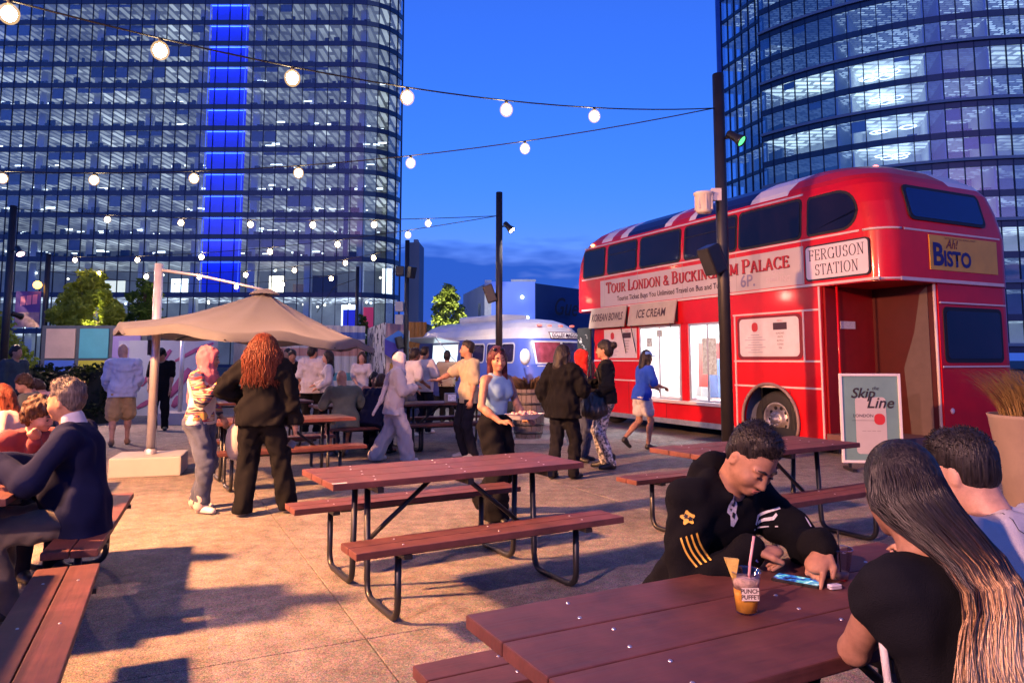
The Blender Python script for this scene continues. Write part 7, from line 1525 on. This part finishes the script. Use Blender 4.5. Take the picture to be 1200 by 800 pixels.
person('woman in royal blue polo, cap and white shorts at the bus counter', (2.18, 12.32, 0), 22, 1.66, .015, .011, 'tan', True, lean=10, head=(0, 0, 0), hands=((.14, .36, 1.08), (-.14, .34, 1.06)), feet=((.09, .06, .085), (-.09, -.30, .20)), khint=((.1, 1, .2), (-.1, 1, 0)), top=dict(m=ROY, sleeve=.46, hem=-.10, mg=.026, collar=True), bottom=tr(WHT, len=.30, mg=.02, flare=.012, name='shorts'), shoes=tr(SHB), hair='bob', hairc=HB, capm=cloth('cap_blue', (.10, .22, .55)), group=STD, seed=33)

# --- the foreground table
def bvh_of(o):
    bpy.context.view_layer.update(); M = o.matrix_world; return BVHTree.FromPolygons([M @ v.co for v in o.data.vertices], [tuple(p.vertices) for p in o.data.polygons])
def decal(o, px, py, me_list, m_, ex=None, off=.003, name='emblem', scale=1.0, rot=0.0):
    """lay a flat motif onto the cloth where the photograph's pixel shows it"""
    bt = bvh_of(o); r_ = Vector(ray(px, py)).normalized(); hit, nrm, *_ = bt.ray_cast(Vector(CP), r_)
    if hit is None: return None
    if nrm.dot(r_) > 0: nrm = -nrm
    x = Vector((math.cos(rot), 0, math.sin(rot))); x = (x - nrm*x.dot(nrm)).normalized(); y = nrm.cross(x); inv = o.parent.matrix_world.inverted()
    me = me_list; vs = []
    for v in me.vertices:
        p = hit + x*v.co.x*scale + y*v.co.y*scale + nrm*.10; h, n2, *_ = bt.ray_cast(p, -nrm, .25); q = (h + nrm*off) if h is not None else hit + x*v.co.x*scale + y*v.co.y*scale + nrm*off; vs.append(inv @ q)
    for v, q in zip(me.vertices, vs): v.co = q
    return link(name, me, m_, o.parent)
def poly_me(polys):
    """outlines cut into small pieces so that they follow the cloth"""
    bm = bmesh.new()
    for pl in polys: bm.faces.new([bm.verts.new((x, y, 0)) for x, y in pl])
    bmesh.ops.triangulate(bm, faces=bm.faces[:]); bmesh.ops.subdivide_edges(bm, edges=[e for e in bm.edges if e.calc_length() > .012], cuts=2, use_grid_fill=True); me = bpy.data.meshes.new('emblem'); bm.to_mesh(me); bm.free(); return me
P24 = (.70, 2.99, 0); F24 = 303; H24 = 1.74
wl_ = lambda x, y, z: toloc(P24, F24, H24, (x, y, z))
E24, I24 = person('man in black hoodie with emblems looking down at his phone', P24, F24, H24, .011, .0058, 'tan', seat=.46, lean=25, twist=2, head=(30, -10, -5), hands=(wl_(.83, 2.60, .835), wl_(1.055, 2.53, .86)), ehint=((.7, -.3, -1.6), (-.9, -.2, -1.1)),
    handdir=(tuple(np.array(wl_(1.0, 2.60, .83)) - np.array(wl_(.83, 2.60, .835))), tuple(np.array(wl_(.955, 2.42, .775)) - np.array(wl_(1.055, 2.53, .86)))), curl=((1.1, 1.15, 1.2, 1.2), (.22, .9, 1.0, 1.05)),
    top=dict(m=cloth('hoodie_black', (.0055, .0055, .007), b=.5), sleeve=1, hem=-.12, mg=.023, name='hoodie', fold=.011, fw=.10, hood=True, cuff=1.0), bottom=tr(BLK), shoes=tr(SHB), hair='fade', hairc=HB, facial='down', wide=1.10, fine=True, group=DIN, seed=34, hfold=.002)
hood = [c for c in E24.children if c.name.startswith('hoodie')][0]
M_yel = mat('print_yellow', (.70, .40, .05), .6, var=.1, vscale=60); M_wpr = mat('print_white', (.62, .60, .60), .6, var=.25, vscale=120)
petal = [(.022*(1 + .28*math.sin(5*a))*math.cos(a), .022*(1 + .28*math.sin(5*a))*math.sin(a)) for a in [2*PI*k/30 for k in range(30)]]
decal(hood, 806, 607, poly_me([petal]), M_yel, name='yellow_emblem'); decal(hood, 806, 607, poly_me([[(x*.35 + dx, y*.35 + dy) for x, y in petal] for dx, dy in ((-.006, .006), (.008, -.004))]), M_blk, off=.0045, name='emblem_detail')
def sleeve_mark(pix, m_, name, off=.003):
    """print on the sleeve: pixels of the photograph give only where on the cloth it sits"""
    bt = bvh_of(hood); inv = E24.matrix_world.inverted(); vs = []
    for px, py in pix:
        h, n_, *_ = bt.ray_cast(Vector(CP), Vector(ray(px, py)).normalized())
        if h is None: return None
        n_ = -n_ if n_.dot(h - Vector(CP)) > 0 else n_; vs.append(inv @ (h + n_*off))
    k = len(vs)//2; return MB().add(vs, [(i, i+1, k+i+1, k+i) for i in range(k-1)]).build(name, m_, E24)
for k in range(4):
    x0, y0, x1, y1 = 798 + 6*k, 630 - 2*k, 817 + 5.5*k, 664 - 2.5*k; n_ = 8; dx, dy = (y1 - y0), -(x1 - x0); l_ = math.hypot(dx, dy); dx, dy = dx/l_*1.1, dy/l_*1.1
    cen = [(x0 + (x1-x0)*t/n_ - 2.5*math.sin(PI*t/n_), y0 + (y1-y0)*t/n_ + 1.5*math.sin(PI*t/n_)) for t in range(n_+1)]; sleeve_mark([(x+dx, y+dy) for x, y in cen] + [(x-dx, y-dy) for x, y in cen], M_yel, 'sleeve_stripe')
crest = [(-.012, .05), (.006, .042), (.016, .02), (.014, -.01), (.024, -.025), (.010, -.05), (-.004, -.048), (-.008, -.02), (-.022, -.012), (-.020, .02)]
decal(hood, 858, 596, poly_me([crest]), M_wpr, name='white_emblem', rot=R(-8), scale=1.25); decal(hood, 858, 596, poly_me([[(-.006, .03), (.006, .02), (.002, .006), (-.010, .010)], [(0, -.008), (.012, -.012), (.008, -.028), (-.002, -.022)], [(-.014, .0), (-.004, .0), (-.006, -.008)]]), M_blk, off=.0045, name='emblem_detail', rot=R(-8), scale=1.25)
bird = [[(-.045, -.02), (-.03, .008), (-.005, .016), (.02, .024), (.048, .036), (.05, .030), (.022, .018), (0, .008), (-.022, .0), (-.038, -.024)], [(-.03, -.014), (0, -.004), (.022, .004), (.034, .016), (.036, .010), (.022, -.006), (0, -.014), (-.028, -.024)], [(-.05, -.036), (.03, -.024), (.03, -.028), (-.05, -.041)]]
decal(hood, 895, 605, poly_me(bird), M_wpr, name='white_emblem', scale=1.1); decal(hood, 946, 611, poly_me([[(-.006, .02), (.004, .006), (.012, -.018), (.006, -.020), (-.002, .0)]]), M_wpr, name='white_emblem')
w_ = I24['wr'][0]*I24['s']; d_ = (I24['wr'][0] - I24['el'][0]); d_ = Vector(d_/np.linalg.norm(d_)); bandc = Vector(w_) - d_*.01
M_ = d_.to_track_quat('Z', 'Y').to_matrix().to_4x4(); M_.translation = bandc; MB().lathe([(.040, -.018), (.046, -.014), (.046, .014), (.040, .018)], 20, M=M_).build('wristband', mat('band_blue', (.02, .05, .45), .3, var=.4, vscale=60, sheen=.3), E24)
c = SDF(); Hd = I24['Hd']; c.cap(Hd(.018, .119, .0465), Hd(.004, .1225, .0475), .0022, .003, .002); c.cap(Hd(-.018, .119, .0465), Hd(-.004, .1225, .0475), .0022, .003, .002); V, F_ = c.mesh(.0022); link('moustache', mesh_np('moustache', V*I24['s'], F_), HB, E24); c = SDF(); c.ell(Hd(0, .1005, .006), (.013, .008, .006), None, .003); V, F_ = c.mesh(.0024, .001, 2, .01); link('goatee', mesh_np('goatee', V*I24['s'], F_), HB, E24)

# woman with long hair, back turned
P25 = (1.03, 1.73, 0); F25 = 117.5; H25 = 1.66
def ombre():
    m = mat('hair_ombre', (.03, .015, .01), .38, var=0, spec=.45); N = m.node_tree.nodes; L = m.node_tree.links; b = N['Principled BSDF']; at = N.new('ShaderNodeAttribute'); at.attribute_name = 'along'; cr = N.new('ShaderNodeValToRGB'); e = cr.color_ramp.elements; e[0].position = .20; e[0].color = (.010, .006, .006, 1); e[1].position = .54; e[1].color = (.78, .54, .28, 1); q = e.new(.29); q.color = (.05, .020, .012, 1); q = e.new(.39); q.color = (.44, .25, .10, 1)
    L.new(at.outputs['Fac'], cr.inputs['Fac']); tc = N.new('ShaderNodeTexCoord'); mp = N.new('ShaderNodeMapping'); mp.inputs['Scale'].default_value = (220, 220, 12); n = N.new('ShaderNodeTexNoise'); n.inputs['Scale'].default_value = 1; L.new(tc.outputs['Object'], mp.inputs['Vector']); L.new(mp.outputs['Vector'], n.inputs['Vector']); mr = N.new('ShaderNodeMapRange'); mr.inputs['From Min'].default_value = .3; mr.inputs['From Max'].default_value = .7; mr.inputs['To Min'].default_value = .45; mr.inputs['To Max'].default_value = 1.5; L.new(n.outputs['Fac'], mr.inputs['Value'])
    mx = N.new('ShaderNodeMix'); mx.data_type = 'RGBA'; mx.blend_type = 'MULTIPLY'; mx.inputs['Factor'].default_value = 1; L.new(cr.outputs['Color'], mx.inputs[6]); L.new(mr.outputs['Result'], mx.inputs[7]); L.new(mx.outputs[2], b.inputs['Base Color']); return m
def longhair(E_, Hd, T, s):
    rg = random.Random(12); mb = MB(); al = []
    for k in range(3600):
        a = rg.uniform(-PI - .75, .75); e = rg.uniform(.0, 1.45); x, y, z = .082*math.cos(a)*math.cos(e), .100*math.sin(a)*math.cos(e), .118 + .112*math.sin(e)
        if y > .07 and z < .15: continue
        p0 = Vector(Hd(x, y, z)); q = Vector(T(0, -.02, .44)); side_ = x/.082
        # gather behind the shoulders, fall down the back drifting to her right
        sh = Vector(T(side_*.10 + .015, -.125 - rg.uniform(0, .03) - .03*(1 - abs(side_)), .46)); L_ = rg.uniform(.26, .56); drift = rg.uniform(-.20, .05) + .04*side_
        mid = Vector(T(side_*.125 + .02 + drift*.4, -.150 - rg.uniform(0, .03), .46 - L_*.45)); end = Vector(T(side_*.13 + .03 + drift, -.15 - rg.uniform(0, .04) + .02*side_, .46 - L_))
        hp = Vector(Hd(x*1.18, min(y*1.15, .02) - .012, .04 + .02*rg.random())); n = 16; ctrl = [p0, Vector(Hd(x*1.12, y*1.12, z*.6 + .03)) if y < 0 else Vector(Hd(x*1.15, y*.6, z*.7 + .02)), hp, sh, mid, end]; pts = []; ph = rg.uniform(0, 6.3)
        for j in range(n+1):
            t = j/n*(len(ctrl)-1); i = min(int(t), len(ctrl)-2); f = t - i; c = [ctrl[max(0, i-1)], ctrl[i], ctrl[i+1], ctrl[min(len(ctrl)-1, i+2)]]
            pt = .5*((2*c[1]) + (-c[0]+c[2])*f + (2*c[0]-5*c[1]+4*c[2]-c[3])*f*f + (-c[0]+3*c[1]-3*c[2]+c[3])*f**3); w = .006*(j/n)*math.sin(ph + j*.7); pts.append((pt + Vector((w, w*.5, 0)))*s)
        b0 = len(mb.v); r0 = rg.uniform(.0010, .0021); mb.tube(pts, [r0*(1 if j < n*.75 else max(.12, 1 - (j/n - .75)*3.4)) for j in range(n+1)], 4, caps=False); jit = rg.uniform(-.09, .09)
        for j in range(n+1): al += [min(1, max(0, (pts[0].z/s - pts[j].z/s)/.80 + jit))]*4
    me = mb.mesh('hair'); at = me.attributes.new('along', 'FLOAT', 'POINT'); at.data.foreach_set('value', al); link('hair', me, ombre(), E_)
    c = SDF(); c.ell(Hd(0, -.006, .118), (.082, .098, .112), None, .02).ell(Hd(0, -.05, .05), (.075, .055, .09), None, .03).ell(Hd(0, .135, .06), (.075, .07, .10), None, .02, sub=True); V, F = c.mesh(.010); link('hair_cap', mesh_np('hair_cap', V*s, F), HB, E_)
w25 = lambda x, y, z: toloc(P25, F25, H25, (x, y, z))
person('woman with long dark-to-blonde hair in a black top, back turned', P25, F25, H25, .011, .0075, 'tan', True, seat=.46, lean=10, head=(12, -16, 0), hands=(w25(1.20, 2.13, .83), w25(1.02, 2.06, .84)), ehint=((1, -.8, -.6), (-1.2, -.2, -.7)), top=dict(m=cloth('black_top', (.009, .009, .012), b=.5), sleeve=.12, hem=-.14, mg=.012, fold=.006), bottom=tr(BLK, mg=.02), shoes=tr(SHB), hair=longhair, wide=.94, bust=-2, group=DIN, seed=35)
bg = thing('tote_bag', 'white canvas tote bag at the side of the long-haired woman', 'bag', (.845, 1.70, .47), R(25)); c = SDF(); c.cap((-.03, 0, .07), (.05, 0, .05), .055, .05, .03, ((0, 1, 0), 1.3)); c.cap((-.02, 0, .10), (.0, 0, .30), .05, .018, .04, ((0, 1, 0), 1.4)); c.cap((.05, 0, .08), (.02, 0, .27), .05, .02, .04, ((0, 1, 0), 1.4)); V, F_ = c.mesh(.008, .006, 4, .06); link('bag_body', mesh_np('bag_body', V, F_), cloth('canvas_white', (.66, .60, .55)), bg); MB().tube([(.0, 0, .28), (.02, .03, .40), (.05, .06, .46)], .009, 6).build('strap', cloth('canvas_white', (.66, .60, .55)), bg)
# man in white tee beside her
P26 = (1.60, 2.04, 0); F26 = 122; w26 = lambda x, y, z: toloc(P26, F26, 1.76, (x, y, z))
E26, I26 = person('man in white tee leaning forward, back turned, beside the long-haired woman', P26, F26, 1.76, .012, .009, 'fair', seat=.46, lean=30, head=(6, 0, 0), hands=(w26(1.62, 2.52, .83), w26(1.32, 2.38, .83)), top=dict(m=WHT, sleeve=.46, hem=-.14, mg=.034, fold=.009), bottom=tr(JEAN), shoes=tr(SHW), hair='fade', hairc=HB, fine=True, hfold=.001, wide=1.08, group=DIN, seed=36)
tee = [c for c in E26.children if c.name.startswith('shirt')][0]
fr_ = [[(-.07, .05), (.07, .05), (.07, .047), (-.07, .047)], [(-.07, -.05), (.07, -.05), (.07, -.047), (-.07, -.047)], [(-.07, .05), (-.067, .05), (-.067, -.05), (-.07, -.05)], [(.067, .05), (.07, .05), (.07, -.05), (.067, -.05)]]
decal(tee, 1206, 612, poly_me(fr_), M_blk, name='back_print', scale=1.1)
